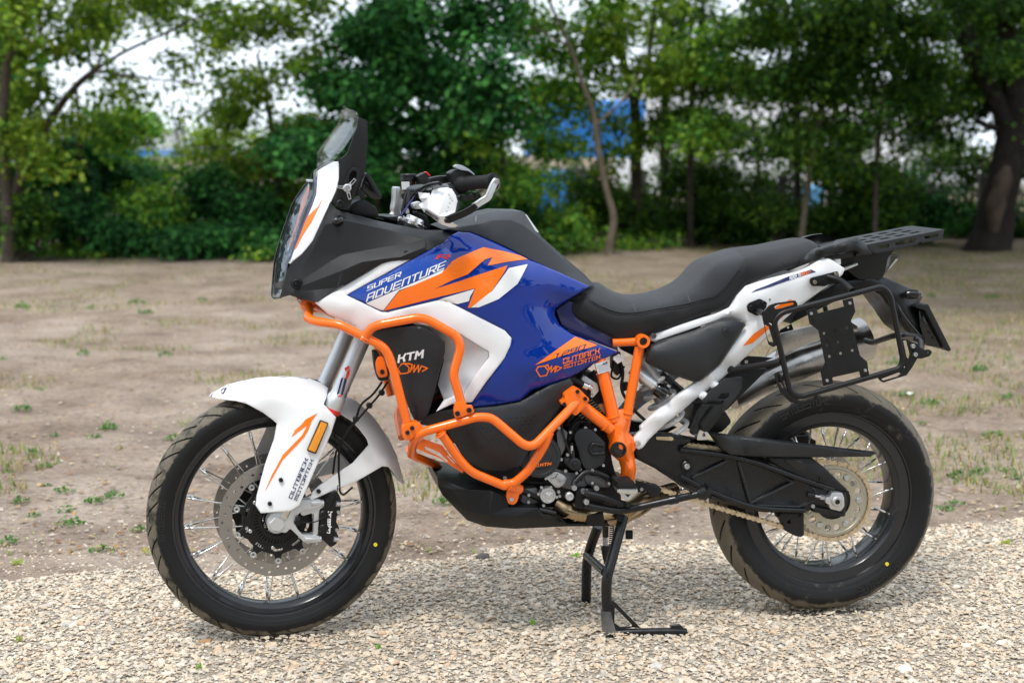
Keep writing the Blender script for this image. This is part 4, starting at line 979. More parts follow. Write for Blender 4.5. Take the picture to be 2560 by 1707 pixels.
def wheel(f, cx, cz, front, label):
    c = Vector((cx, 0, cz))
    if front: Ro, Rm, Rb, w, wb = .340, .303, .272, .047, .035; ri = .2425; yr = .034
    else: Ro, Rm, Rb, w, wb = .332, .290, .248, .076, .060; ri = .2035; yr = .056
    fl = Rb+.006
    prof = [(fl, -yr-.001), (fl-.002, -yr-.005), (fl-.008, -yr-.004), (fl-.010, -yr+.003), (ri+.016, -yr+.006), (ri+.010, -yr+.012), (ri+.002, -yr+.015), (ri, -yr+.022), (ri-.001, 0), (ri, yr-.022), (ri+.002, yr-.015), (ri+.010, yr-.012),
            (ri+.016, yr-.006), (fl-.010, yr-.003), (fl-.008, yr+.004), (fl-.002, yr+.005), (fl, yr+.001), (fl-.012, yr-.006), (fl-.014, 0), (fl-.012, -yr+.006), (fl, -yr-.001)]
    wh = lathe('wheel', prof, c, (0, 1, 0), m_rim, f, bike, 144, label, 25)
    tyre(f, c, Ro, Rm, Rb, w, wb, wh, .052 if front else .082, 1.1 if front else 1.15, .0034 if front else .0048, 1, front)
    # hub
    hy = .05 if front else .06; hr = .034 if front else .05
    hp = [(.012, -hy-.012), (.026, -hy-.012), (.028, -hy-.002), (hr, -hy), (hr, -hy+.007), (.024, -hy+.014), (.021, 0), (.024, hy-.014), (hr, hy-.007), (hr, hy), (.028, hy+.002), (.026, hy+.012), (.012, hy+.012)]
    lathe('hub', hp, c, (0, 1, 0), m_blkM, f, wh, 40)
    n = 36 if front else 32; meshes = []
    for s in (-1, 1):
        for d in (-1, 1):
            a0 = R(34)*d*(1 if front else 1.1); p0 = Vector((math.cos(a0)*(hr-.004), s*(hy-.003), math.sin(a0)*(hr-.004))); p1 = Vector((ri-.002, s*(yr-.020), 0)); p0.x *= 1
            bm = bmesh.new(); t = (p1-p0).normalized(); a = t.orthogonal().normalized(); b = t.cross(a); Lh = (p1-p0).length; rings = []
            for (h, r_) in ((0, .0021), (Lh*.55, .0019), (Lh-.044, .0021), (Lh-.042, .003), (Lh-.026, .003), (Lh-.025, .004), (Lh-.013, .004), (Lh-.012, .003), (Lh, .0032)):
                rings.append([bm.verts.new(p0+t*h+(a*math.cos(k*math.pi/3)+b*math.sin(k*math.pi/3))*r_) for k in range(6)])
            for i in range(len(rings)-1):
                for k in range(6): bm.faces.new((rings[i][k], rings[i][(k+1) % 6], rings[i+1][(k+1) % 6], rings[i+1][k]))
            shade(bm, 40); me = bpy.data.meshes.new('spoke'); bm.to_mesh(me); bm.free(); me.materials.append(m_steel); meshes.append(me)
    for i in range(n):
        o = bpy.data.objects.new('spoke', meshes[i % 4]); link(o, wh); o.location = c; o.rotation_euler = (0, i/n*2*math.pi+.09*(1 if i % 2 else -1), 0)
    return wh, c
def ring_pts(c, r, n, w=0, wn=0): return [(c.x+(r+w*math.cos(wn*i/n*2*math.pi))*math.cos(i/n*2*math.pi), c.z+(r+w*math.cos(wn*i/n*2*math.pi))*math.sin(i/n*2*math.pi)) for i in range(n)]
def hole_at(c, r, a, rr, n=7): return [(c.x+math.cos(a)*r+rr*math.cos(i/n*6.2832), c.z+math.sin(a)*r+rr*math.sin(i/n*6.2832)) for i in range(n)]
fw_, FC = wheel(St, 0.0, .340, True, 'spoked wheel with twin brake discs, at the steered end')
WB = (RO-FO).length
rw_, RC = wheel(B, WB, .006+.332, False, 'spoked wheel with chain sprocket and wide muddy tyre')
def disc(c, v, f, parent, ro=.156, ri=.121, car=True):
    hl = [ring_pts(c, ri, 72, -.0022, 10)]
    for i in range(40):
        a = i/40*2*math.pi; hl.append(hole_at(c, (.131, .1385, .146)[i % 3], a, .0042, 7))
    prism('brake_disc', ring_pts(c, ro, 96), hl, v, v-.005, m_disc, f, parent, 0, local=True)
    hl = [ring_pts(c, .040, 32)]
    for i in range(10):
        a0 = i/10*2*math.pi+.17; hl.append([(c.x+r_*math.cos(a), c.z+r_*math.sin(a)) for r_, a in ((.080, a0), (.081, a0+.15), (.080, a0+.30), (.088, a0+.30), (.089, a0+.15), (.088, a0))])
    op = []
    for i in range(120):
        a = i/120*2*math.pi; k = (i/12) % 1; rr = .1135 if .36 < k < .64 else (.098 if .28 < k < .72 else .094); op.append((c.x+rr*math.cos(a), c.z+rr*math.sin(a)))
    prism('disc_carrier', op, hl, v+.004, v-.003, m_blk2, f, parent, .0008, local=True)
    sl = [ring_pts(c, .044, 40)]
    for i in range(44):
        a = i/44*2*math.pi; sl.append([(c.x+r_*math.cos(b_), c.z+r_*math.sin(b_)) for r_, b_ in ((.052, a-.028), (.064, a-.028), (.064, a+.028), (.052, a+.028))])
    prism('sensor_ring', ring_pts(c, .068, 64), sl, v+.009, v+.005, m_blk2, f, parent, 0, local=True)
    for i in range(10):
        a = (i+.5)/10*2*math.pi; p = Vector((c.x+math.cos(a)*.1135, -v-.004, c.z+math.sin(a)*.1135))
        lathe('bobbin', [(.003, 0), (.0085, 0), (.0085, .003), (.006, .0035), (.005, .0015), (.003, .0015)], p, (0, -1, 0), m_alu, f, parent, 16)
    for i in range(6):
        a = i/6*2*math.pi+.35; p = Vector((c.x+math.cos(a)*.078, -v-.004, c.z+math.sin(a)*.078)); cyl('bolt', p, (0, -1, 0), .0055, .004, m_zinc, f, parent, .001, 12)
disc(FC, .064, St, fw_)
prism('brake_disc', ring_pts(FC, .156, 96), [ring_pts(FC, .121, 60)]+[hole_at(FC, (.131, .1385, .146)[i % 3], i/40*6.2832, .0033, 6) for i in range(40)], -.064, -.069, m_disc, St, fw_, 0, local=True)
prism('disc_carrier', ring_pts(FC, .108, 64, .005, 10), [ring_pts(FC, .04, 32)], -.066, -.071, m_blk2, St, fw_, 0, local=True)
prism('brake_disc', ring_pts(RC, .131, 80), [ring_pts(RC, .098, 60)], -.075, -.080, m_disc, B, rw_, 0, local=True)
SURF['ftyre'] = None
def sidewall_text(txt, c, f, parent, r, ydist, a0, hgt, adv, m, name='sidewall_lettering', w_=1.0):
    bm = bmesh.new(); k = 0
    for poly in letters(txt, (0, 0), (1, 0), (0, 1), w_):
        vs = []
        for (x, y) in poly:
            an = a0-x*adv/r; rr = r+(y/6-.5)*hgt; vs.append(bm.verts.new((c.x+rr*math.cos(an), -ydist-.00002*k, c.z+rr*math.sin(an))))
        k = (k+1) % 7
        bm.faces.new(vs)
    g = bmesh.ops.extrude_face_region(bm, geom=list(bm.faces)); bmesh.ops.translate(bm, verts=[v for v in g['geom'] if isinstance(v, bmesh.types.BMVert)], vec=(0, .004, 0))
    bmesh.ops.recalc_face_normals(bm, faces=bm.faces); return make(name, bm, m, parent, f)
m_rubl = mat('raised_rubber', (.016, .016, .016), .5)
sidewall_text('BRIDGESTONE', RC, B, rw_, .287, .0772, R(-42), .020, .0024, m_rubl)
sidewall_text('BRIDGESTONE', RC, B, rw_, .287, .0772, R(122), .020, .0024, m_rubl)
sidewall_text('BRIDGESTONE', FC, St, fw_, .303, .0478, R(188), .013, .0018, m_rubl)
m_yel = mat('yellow_paint_dot', (.75, .62, .03), .6)
for f_, c_, r_, a_, v_, pr in ((St, FC, .287, -19, .047, fw_), (B, RC, .262, -48, .072, rw_)):
    cyl('paint_dot', Vector((c_.x+r_*math.cos(R(a_)), -v_+.002, c_.z+r_*math.sin(R(a_)))), (0, -1, 0), .0055, .004, m_yel, f_, pr, .0005, 16)
# front axle, fork, fork foot
p = St.P(*zp(2, [(765, 887)])[0], .105)
cyl('axle_nut', Vector((p.x, -.100, p.z)), (0, -1, 0), .0215, .022, m_aluP, St, None, .002, 6)
cyl('axle_washer', Vector((p.x, -.098, p.z)), (0, -1, 0), .026, .018, m_aluP, St, None, .002, 32)
prism('fork_foot', zp(2, [(735, 835), (880, 800), (890, 760), (1010, 760), (1020, 795), (900, 822), (868, 860), (870, 905), (905, 950), (1000, 955), (1010, 990), (920, 998), (890, 965), (838, 915), (820, 942), (750, 930), (715, 910), (712, 870)]),
      [], .118, .088, m_aluP, St, bev=.003, rnd=8)
prism('caliper_bracket', zp(2, [(880, 810), (1025, 762), (1025, 800), (1000, 810), (990, 950), (965, 960), (968, 830), (905, 850)]), [], .112, .096, m_aluP, St, bev=.002, rnd=6)
tube('mount_sleeve', [(*zp(2, [(950, 778)])[0], .112), (*zp(2, [(1018, 778)])[0], .108)], .0095, m_alu, St, seg=16)
tube('mount_sleeve', [(*zp(2, [(915, 975)])[0], .112), (*zp(2, [(1005, 973)])[0], .108)], .0095, m_alu, St, seg=16)
for s in (1, -1):
    a, b, c_ = (832, 1018), (1034, 560), (903, 857); vv = .103
    lo = St.P(*a, vv); hi = St.P(*b, vv); ax = (hi-lo).normalized()
    if s < 0: lo.y *= -1; hi.y *= -1; ax = (hi-lo).normalized()
    Lf = (hi-lo).length
    fk = lathe('fork_tube', [(0, -.005), (.024, -.005), (.026, .004), (.026, .030), (.0225, .036), (.0215, .05), (.0215, Lf), (0, Lf)], lo, ax, m_aluP, St, bike, 40)
    ft = Vector((p.x+.012, -.103*s, p.z+.015)); lathe('fork_slider', [(.020, 0), (.021, .02), (.0195, (lo-ft).length)], ft, lo-ft, m_steel, St, fk, 32)
    lathe('dust_seal', [(.0225, -.016), (.025, -.014), (.025, -.004), (.02, -.003)], lo, ax, m_redF, St, fk, 32)
    if s > 0:
        SURF['fork'] = (BVHTree.FromPolygons([v.co for v in fk.data.vertices], [tuple(p_.vertices) for p_ in fk.data.polygons]), St)
        W0 = lambda pts: zp(2, pts)
        decal('fork_decal', [W0([(1092, 190), (1118, 100), (1130, 92), (1106, 180)]), W0([(1112, 195), (1135, 100), (1146, 92), (1126, 190)]), W0([(1130, 175), (1148, 108), (1143, 95), (1128, 175)])], 'fork', m_navyF, fk, .0006, 0)
        decal('fork_decal', [W0([(1098, 196), (1122, 186), (1120, 194), (1100, 203)]), W0([(1140, 102), (1150, 60), (1160, 58), (1152, 104)]), W0([(1136, 45), (1158, 30), (1163, 42), (1142, 62)]), W0([(1150, 62), (1165, 44), (1163, 75), (1155, 92)])], 'fork', m_redF, fk, .0009, 0)
        word('fork_lettering', 'XPLOR', W0([(1140, 205)])[0][:2], W0([(1166, 152)])[0][:2], (-3.4, -1.6), 'fork', m_navyF, fk, .9)
# white front mudguard, side blade and reflector
OUT = [(400, 196, .0), (412, 180, .0), (500, 132, .0), (650, 98, .0), (800, 88, .0), (930, 96, .0), (1000, 120, .03), (1045, 150, .06), (1040, 195, .105), (1022, 240, .125), (1090, 312, .135), (1062, 400, .137), (990, 562, .138), (890, 790, .135), (842, 820, .133),
       (680, 833, .125), (652, 792, .122), (657, 740, .118), (702, 570, .100), (752, 430, .085), (767, 345, .082), (735, 318, .080), (690, 285, .078), (600, 237, .070), (540, 222, .062), (450, 212, .035)]
INN = [(700, 150, .062), (850, 150, .07), (940, 175, .085), (800, 250, .09), (900, 300, .115), (980, 280, .128), (560, 165, .042), (850, 420, .112), (960, 420, .135), (800, 600, .118), (900, 600, .135), (760, 740, .125), (840, 740, .133)]
fen = surf('front_mudguard', zp(2, OUT), zp(2, INN), m_whiteP, St, step=9, key='fender', roll=4, rolld=.003)
decal('mudguard_stripe', [zp(2, [(990, 287), (958, 330), (935, 352), (846, 420), (868, 378), (900, 352), (925, 322)]), zp(2, [(958, 330), (936, 385), (915, 420), (798, 545), (700, 718), (738, 628), (800, 515), (905, 408), (932, 355)])], 'fender', m_oraF, fen, .0006)
word('mudguard_lettering', 'OUTBACK', *[zp(2, [a])[0][:2] for a in ((848, 752), (936, 540))], (-7, -3.2), 'fender', m_navyF, fen, 1.15, cut=1)
word('mudguard_lettering', 'MOTORTEK', *[zp(2, [a])[0][:2] for a in ((876, 762), (966, 545))], (-6.5, -2.8), 'fender', m_navyF, fen, 1.15, cut=1)
decal('mudguard_emblem', [zp(2, [(458, 168), (478, 152), (484, 152), (466, 170)]), zp(2, [(486, 150), (496, 152), (478, 186), (472, 184)]), zp(2, [(464, 176), (470, 174), (474, 184), (468, 186)])], 'fender', m_navyF, fen, .0007, 0)
bolt(zp(2, [(789, 652), (729, 781)]), .128, m_bbolt, 5.5, St)
rf = prism('reflector', zp(2, [(1004, 326), (1050, 343), (980, 512), (930, 494)]), [], .145, .137, mat('reflector_frame', (.04, .02, .01), .4), St, None, .001, rnd=4)
prism('reflector_lens', zp(2, [(1008, 334), (1043, 347), (976, 502), (937, 488)]), [], .1472, .144, m_amber, St, rf, .001, rnd=3)
# rear half of the mudguard with its stay
OUT = [(1100, 178, 0), (1200, 222, 0), (1290, 305, 0), (1372, 420, 0), (1420, 520, 0), (1462, 668, 0), (1447, 672, .02), (1400, 610, .06), (1372, 580, .075), (1340, 578, .078), (1200, 660, .085), (1060, 715, .105), (960, 760, .118), (945, 755, .118), (962, 715, .117), (1000, 680, .112), (1100, 612, .095), (1180, 560, .082), (1240, 492, .078), (1266, 462, .075),
       (1256, 428, .072), (1212, 372, .070), (1170, 330, .072), (1105, 290, .075), (1060, 260, .07), (1070, 200, .03)]
surf('rear_mudguard_half', zp(2, OUT), zp(2, [(1320, 470, .065), (1250, 350, .055), (1150, 260, .055), (1380, 540, .06), (1180, 610, .086)]), m_whiteP, St, step=9, roll=3, rolld=.002)
bolt(zp(2, [(995, 714)]), .121, m_bbolt, 5.5, St)
# radial caliper
cal = prism('brake_caliper', zp('d', [(375, 520), (440, 420), (520, 360), (600, 350), (640, 420), (665, 500), (660, 600), (645, 720), (590, 770), (580, 900), (625, 960), (628, 1030), (580, 1080), (615, 1120), (610, 1230), (560, 1300), (480, 1340), (430, 1300), (380, 1240), (300, 1190), (260, 1080), (262, 960), (300, 880), (270, 760), (290, 660), (350, 600)]), [], .112, .050, m_blk2, St, bev=.006, rnd=8)
SURF['cal'] = (BVHTree.FromPolygons([v.co for v in cal.data.vertices], [tuple(p_.vertices) for p_ in cal.data.polygons]), St)
word('caliper_lettering', 'brembo', *[zp('d', [a])[0][:2] for a in ((432, 700), (410, 1075))], (9.5, .5), 'cal', m_whiteF, cal, 1.5)
bolt(zp('d', [(610, 712), (585, 1030)]), .116, m_zinc, 4.5, St, cal)
tube('banjo_bolt', [(*zp('d', [(560, 560)])[0], .112), (*zp('d', [(640, 562)])[0], .108)], .0075, m_zinc, St, seg=12)
tube('banjo_bolt', [(*zp('d', [(520, 1190)])[0], .112), (*zp('d', [(600, 1192)])[0], .108)], .0075, m_zinc, St, seg=12)
for yy_ in (760, 1000): cyl('piston_cover', St.P(*zp('d', [(350, yy_)])[0], .112)-Vector((0, -.002, 0)), (0, -1, 0), .013, .008, m_blk2, St, cal, .003)
# hoses
for pts, r_ in (([(2, 1340, 118, .13), (2, 1290, 190, .12), (2, 1220, 240, .12), (2, 1200, 320, .11), (2, 1150, 380, .10), (2, 1105, 470, .10), (2, 1103, 600, .095)], .0032), ([(2, 1372, 115, .125), (2, 1325, 190, .12), (2, 1262, 260, .12), (2, 1210, 320, .12), (2, 1140, 400, .11), (2, 1085, 500, .10), (2, 1073, 620, .095)], .0030),
               ([(2, 1103, 600, .095), (2, 1110, 720, .095), (2, 1130, 735, .10), (2, 1180, 690, .1)], .003), ([(2, 1100, 680, .11), (2, 1085, 780, .118), (2, 1040, 850, .12), (2, 960, 888, .12), (2, 885, 880, .118)], .0016), ([(1, 600, 700, .1), (1, 700, 800, .1)], .002)):
    tube('brake_hose', [(*zp(a, [(x, y)])[0], v) for a, x, y, v in pts], r_, m_rub, St, fil=.05, seg=8)
for x, y in ((1335, 175), (1268, 245), (1195, 318)): cyl('hose_clip', St.P(*zp(2, [(x, y)])[0], .128), (0, -1, 0), .008, .012, m_blk2, St)
cyl('sensor_bolt', St.P(*zp(2, [(880, 858)])[0], .118), (0, -1, 0), .007, .006, m_bbolt, St); cyl('sensor_bolt', St.P(*zp(2, [(878, 880)])[0], .118), (0, -1, 0), .009, .005, m_blk2, St)

# ================================================================= nose, screen, cowl
def c2(k, pts): return zp(k, pts)
# curved clear screen: centre line and near edge
ctr = zp(1, [(600, 122), (588, 170), (560, 215), (510, 285), (465, 345), (432, 400), (428, 450), (430, 500)]); edg = zp(1, [(705, 118), (716, 180), (690, 240), (655, 300), (615, 360), (575, 405), (560, 430), (500, 475)])
top = zp(1, [(600, 122)]); rings = []
for i in range(8):
    row = []
    a = B.P(*ctr[i], 0); b = B.P(*edg[i], .155 if i < 6 else .145)
    for s_ in range(-6, 7):
        t = abs(s_)/6; e = t**2.1; p_ = a.lerp(b, e); p_ = Vector((p_.x, (b.y)*t*(1 if s_ > 0 else -1), a.z+(b.z-a.z)*(t**1.6)+.012*math.sin(t*3.14)*(1 if i == 0 else .0))); row.append(p_)
    rings.append(row)
scr = loft('windscreen', rings, m_screen, B, None, closed=False, cap=False)
md = scr.modifiers.new('s', 'SOLIDIFY'); md.thickness = .003; md.offset = 0
tube('screen_edge', [r_[12] for r_ in rings], .0022, m_screen, B, scr, local=True, seg=6, fil=.02); 
bolt(zp(1, [(668, 120), (490, 400)]), .13, m_screen, 7)
# black uprights that carry the screen, with the slotted slider and the tri-arm knob
UPR = [(716, 145), (782, 182), (781, 330), (770, 500), (745, 570), (705, 650), (665, 750), (640, 800), (575, 790), (535, 745), (560, 700), (582, 580), (583, 470), (565, 435), (600, 438), (640, 400), (690, 260), (712, 200)]
up = prism('screen_bracket', zp(1, UPR), [zp(1, roundc([(650, 620), (655, 545), (680, 515), (705, 530), (705, 560), (665, 680), (645, 690), (630, 660)], 10))], .155, .135, m_blk, B, None, .004, rnd=6)
prism('screen_bracket', zp(1, UPR), [], -.135, -.155, m_blk, B, None, .004, rnd=6)
prism('slider_rail', zp(1, [(600, 650), (640, 540), (670, 498), (715, 500), (735, 540), (725, 600), (680, 720), (640, 740), (600, 720)]), [zp(1, roundc([(645, 640), (655, 545), (680, 520), (705, 532), (703, 570), (662, 690), (640, 700)], 10))], .160, .153, m_blk, B, up, .002, rnd=16)
prism('slot_back', zp(1, [(620, 500), (720, 500), (720, 700), (620, 720)]), [], .142, .139, m_blkG, B, up, 0)
kc = B.P(*zp(1, [(638, 645)])[0], .17)
kn = cyl('adjuster_knob', kc, (0, -1, 0), .0105, .010, m_alu, B, None, .002, 24, hole=.006)
for (dx, dy) in ((58, -62), (20, 80), (-70, -10)):
    l_ = math.hypot(dx, dy); ux, uy = dx/l_, dy/l_; nx_, ny_ = -uy, ux; w1, w2 = 13, 15; a0, a1 = 24, l_
    o4 = [(638+ux*a0+nx_*w1, 645+uy*a0+ny_*w1), (638+ux*a1+nx_*w2*.7, 645+uy*a1+ny_*w2*.7), (638+ux*a1-nx_*w2*.7, 645+uy*a1-ny_*w2*.7), (638+ux*a0-nx_*w1, 645+uy*a0-ny_*w1)]
    h4 = [(638+ux*(a0+16)+nx_*5, 645+uy*(a0+16)+ny_*5), (638+ux*(a1-8)+nx_*6, 645+uy*(a1-8)+ny_*6), (638+ux*(a1-8)-nx_*6, 645+uy*(a1-8)-ny_*6), (638+ux*(a0+16)-nx_*5, 645+uy*(a0+16)-ny_*5)]
    prism('knob_arm', zp(1, o4), [zp(1, h4)], .176, .168, m_alu, B, kn, .001)
bolt(zp(1, [(635, 645)]), .182, m_zinc, 4, B, kn)
cyl('pivot_cap', B.P(*zp(1, [(590, 755)])[0], .156), (0, -1, 0), .011, .006, m_blk, B, up, .003, hole=.006)
prism('cross_brace', zp(1, [(740, 180), (782, 182), (781, 300), (765, 340), (745, 330)]), [], .134, -.134, m_blk, B, None, .003)
# display
dp = prism('dashboard_display', zp(1, [(768, 540), (785, 545), (878, 698), (866, 726), (800, 716), (735, 640)]), [], .095, -.10, m_blkG, B, None, .004, rnd=5)
prism('display_frame', zp(1, [(772, 536), (790, 545), (882, 695), (872, 722), (856, 708), (768, 560)]), [], .10, -.105, m_grey, B, None, .003, rnd=4)
prism('display_arm', zp(1, [(725, 640), (765, 690), (770, 720), (745, 735), (715, 680)]), [], .09, .07, m_grey, B, None, .003)
prism('dash_housing', zp(1, [(680, 740), (760, 715), (850, 790), (862, 850), (700, 840), (640, 800)]), [], .10, -.10, m_blk, B, None, .006, rnd=15)
# headlamp lens and its inside
LN = [(398, 540, .055), (412, 620, .085), (395, 690, .095), (350, 790, .10), (300, 930, .105), (250, 1080, .108), (225, 1170, .11), (212, 1230, .11), (195, 1310, .108), (172, 1405, .10), (125, 1418, .07), (108, 1405, .04), (118, 1300, .0), (130, 1150, .0), (150, 1080, .0), (185, 960, .0), (230, 830, .0), (262, 745, .0), (300, 690, .0), (340, 630, .0), (375, 575, 0)]
hl = surf('headlamp_lens', zp(1, LN), zp(1, [(250, 900, .07), (180, 1150, .075), (150, 1300, .08), (320, 750, .07), (200, 1050, .07)]), m_lens, B, step=10, thick=.002, roll=0)
LI = [(385, 600, .05), (380, 700, .075), (330, 820, .08), (280, 960, .085), (225, 1130, .09), (195, 1230, .09), (165, 1385, .07), (130, 1395, .05), (130, 1300, 0), (148, 1150, 0), (205, 960, 0), (270, 780, 0), (340, 665, 0)]
hi_ = surf('lamp_housing', zp(1, LI), zp(1, [(260, 900, .05), (190, 1150, .06)]), mat('lamp_grey', (.05, .05, .055), .3, metal=.2), B, step=14, roll=0, solid=True, key='lampin')
decal('lamp_stripe', [zp(1, [(330, 720), (372, 640), (384, 650), (345, 790), (285, 960), (240, 1060), (232, 1048), (290, 880)])], 'lampin', m_oraF, hi_, .002)
decal('lamp_stripe', [zp(1, [(372, 615), (392, 612), (392, 650), (378, 640)]), zp(1, [(228, 1075), (245, 1045), (252, 1075), (238, 1090)])], 'lampin', m_whiteF, hi_, .003)
tube('lens_rim', [(*zp(1, [a])[0], v) for a, v in (((385, 588), .0), ((340, 625), 0), ((262, 742), 0), ((185, 955), 0), ((130, 1145), 0), ((116, 1300), 0), ((108, 1400), .03), ((122, 1418), .06), ((175, 1410), .1))], .0022, m_blkG, B, hl, fil=.02, seg=8)
prism('lamp_cap', zp(1, [(360, 590), (400, 588), (400, 604), (362, 604)]), [], .06, -.06, m_aluP, B, None, .003)
# white nose strip with navy border
NS = [(425, 530, .085), (470, 500, .105), (543, 460, .125), (582, 460, .138), (583, 580, .15), (562, 665, .155), (520, 755, .155), (470, 862, .15), (400, 1015, .142), (365, 1060, .138), (320, 1112, .132), (238, 1175, .118), (228, 1168, .116), (262, 1060, .115), (300, 955, .114), (350, 840, .112), (385, 760, .108), (413, 680, .102), (418, 600, .092)]
ns = surf('nose_panel', zp(1, NS), zp(1, [(500, 600, .13), (450, 750, .132), (370, 930, .13)]), m_whiteP, B, step=10, roll=5, rolld=.004, key='nose')
decal('nose_stripe', [zp(1, [(467, 716), (436, 775), (395, 812), (360, 848), (330, 920), (300, 1000), (268, 1080), (285, 1060), (325, 980), (358, 930), (392, 880), (425, 810), (455, 750)])], 'nose', m_oraF, ns)
decal('nose_border', [zp(1, [(424, 531), (433, 526), (428, 610), (422, 690), (392, 775), (350, 870), (305, 985), (265, 1085), (234, 1168), (228, 1166), (258, 1075), (300, 960), (352, 842), (387, 758), (414, 680), (419, 602)])], 'nose', m_navyF, ns, .0008)
# black side cowl
CW = [(520, 745, .155), (560, 790, .158), (600, 812, .158), (640, 815, .15), (700, 840, .142), (900, 885, .13), (1100, 925, .125), (1200, 940, .125), (1310, 940, .14), (1415, 958, .155), (1360, 1000, .175), (1310, 1032, .188), (1200, 1085, .2), (1100, 1142, .208), (960, 1152, .208), (860, 1180, .208), (760, 1240, .205), (580, 1342, .198), (425, 1442, .19), (330, 1425, .165), (235, 1395, .135), (180, 1408, .11), (168, 1410, .105), (190, 1330, .112), (212, 1230, .118), (245, 1175, .124), (320, 1112, .138), (400, 1010, .148), (470, 862, .156)]
CI = [(600, 872, .17), (700, 885, .168), (900, 930, .165), (1185, 1000, .17), (540, 915, .166), (1130, 1035, .172), (1000, 1065, .178), (800, 1085, .178), (700, 1095, .176), (560, 1110, .172), (500, 1165, .168), (420, 1230, .165), (330, 1330, .155), (520, 1165, .17), (640, 1135, .188), (800, 1128, .2), (950, 1118, .203), (380, 1345, .17), (300, 1370, .158), (560, 1250, .19), (720, 1175, .203), (700, 1000, .152), (860, 1000, .155), (560, 1010, .156), (420, 1110, .150), (640, 1220, .188), (350, 1400, .172), (1250, 1010, .178)]
_A = [(600, 868, .176), (700, 888, .172), (900, 932, .170), (1185, 1000, .176)]
_B = [(300, 1305, .150), (420, 1226, .160), (517, 1160, .168), (602, 1113, .172), (760, 1082, .176), (1008, 1040, .178), (1185, 1004, .178)]
_Cc = [(317, 1332, .158), (602, 1222, .198), (742, 1162, .210), (906, 1139, .213), (1008, 1128, .212), (1180, 1060, .204)]
_D = [(262, 1372, .150), (420, 1356, .170), (566, 1343, .188)]
_E = [(480, 905, .166), (400, 1070, .152), (330, 1200, .146)]
_F = [(560, 1000, .158)]
def ridge(*chains):
    out = []
    for ch_ in chains:
        for a, b in zip(ch_, ch_[1:]):
            k = max(1, int(math.dist(a[:2], b[:2])/70))
            out += [tuple(a[j]+(b[j]-a[j])*i/k for j in range(3)) for i in range(k)]
        out.append(ch_[-1])
    return out
ch_pts = []; ch_e = []; n0_ = len(CW)
for ch_ in (_A, _B, _Cc, _D, _E):
    ch_e += [(n0_+len(ch_pts)+i, n0_+len(ch_pts)+i+1) for i in range(len(ch_)-1)]; ch_pts += ch_
cw = surf('side_cowl', zp(1, CW), zp(1, ch_pts), m_blk, B, smooth=False, key='cowl', rolld=.0022, edges=ch_e, crease=True)
bolt(zp(1, [(1050, 1098)]), .2, m_bbolt, 6, B); cyl('cowl_bolt', B.P(*zp(1, [(285, 1315)])[0], .153), (0, -1, 0), .015, .006, m_blk, B, cw, .004, hole=.009); bolt(zp(1, [(286, 1315)]), .162, m_blkG, 5.5, B)
kk = B.P(*zp(1, [(578, 875)])[0], .165)
lathe('marker_knob', [(0, -.01), (.0155, -.01), (.0165, 0), (.014, .010), (.009, .020), (.004, .0245), (0, .0255)], kk, (-.45, -1, .05), m_blkG, B, None, 28)
lathe('knob_bezel', [(.018, -.006), (.021, -.004), (.021, .001), (.016, .002)], kk, (-.25, -1, .05), m_blk, B, None, 28)
# inner nose structure, so the front is closed
surf('inner_fairing', zp(1, [(560, 800, .12), (700, 850, .12), (900, 900, .11), (1200, 960, .1), (1250, 1050, .13), (800, 1180, .16), (420, 1400, .15), (240, 1380, .1), (260, 1200, .1), (430, 1050, .11)]), [], m_blk2, B, smooth=False, solid=True, rolld=.003)

# ================================================================= handlebar group
HB = lambda x, y, v: (*zp(8, [(x, y)])[0], v)
tube('handlebar', [HB(1690, 400, .40), HB(1200, 440, .29), HB(800, 560, .10), HB(640, 560, .02), HB(560, 520, -.08), HB(420, 500, -.26), HB(380, 560, -.36)], .011, m_blkM, St, fil=.06)
g0 = St.P(*HB(1180, 450, .285)); g1 = St.P(*HB(1650, 412, .39)); gax = (g1-g0).normalized(); GLn = (g1-g0).length
prof = [(.010, 0), (.024, 0), (.0255, .004), (.024, .012), (.0195, .022)]
for i in range(24):
    h = .026+(GLn-.04)*i/24; prof += [(.0168, h), (.0176, h+.0012), (.0176, h+.0026), (.0168, h+.0036)]
prof += [(.0175, GLn-.012), (.021, GLn-.008), (.0215, GLn), (.012, GLn+.001)]
grip = lathe('grip', prof, g0, gax, m_rub, St, bike, 32)
# alloy hand protector arm: silver upper length, black lower length
def bar(name, pts, w_, t_, m, parent=None, mirror=False):
    P = [St.P(*HB(*p_)) for p_ in pts]; rings = []
    path = []
    for i in range(len(P)-1):
        p0, p1, p2, p3 = P[max(i-1, 0)], P[i], P[i+1], P[min(i+2, len(P)-1)]
        for k in range(5): t = k/5; path.append(.5*((2*p1)+(p2-p0)*t+(2*p0-5*p1+4*p2-p3)*t*t+(3*p1-p0-3*p2+p3)*t**3))
    path.append(P[-1])
    for i, p_ in enumerate(path):
        t = (path[min(i+1, len(path)-1)]-path[max(i-1, 0)]).normalized(); side = t.cross(Vector((0, 1, 0))).normalized(); dep = Vector((0, 1, 0))
        c4 = []
        for a, b in ((1, 1), (-1, 1), (-1, -1), (1, -1)):
            for e in ((.8, 1), (1, .7)) if a*b > 0 else ((1, .7), (.8, 1)): c4.append(p_+side*a*w_*e[0]+dep*b*t_*e[1])
        rings.append(c4)
    return loft(name, rings, m, St, parent, ang=30)
hg = bar('hand_guard_bar', [(1690, 395, .415), (1650, 450, .418), (1600, 560, .42), (1560, 640, .42), (1470, 700, .418), (1370, 770, .412)], .0085, .006, m_aluP)
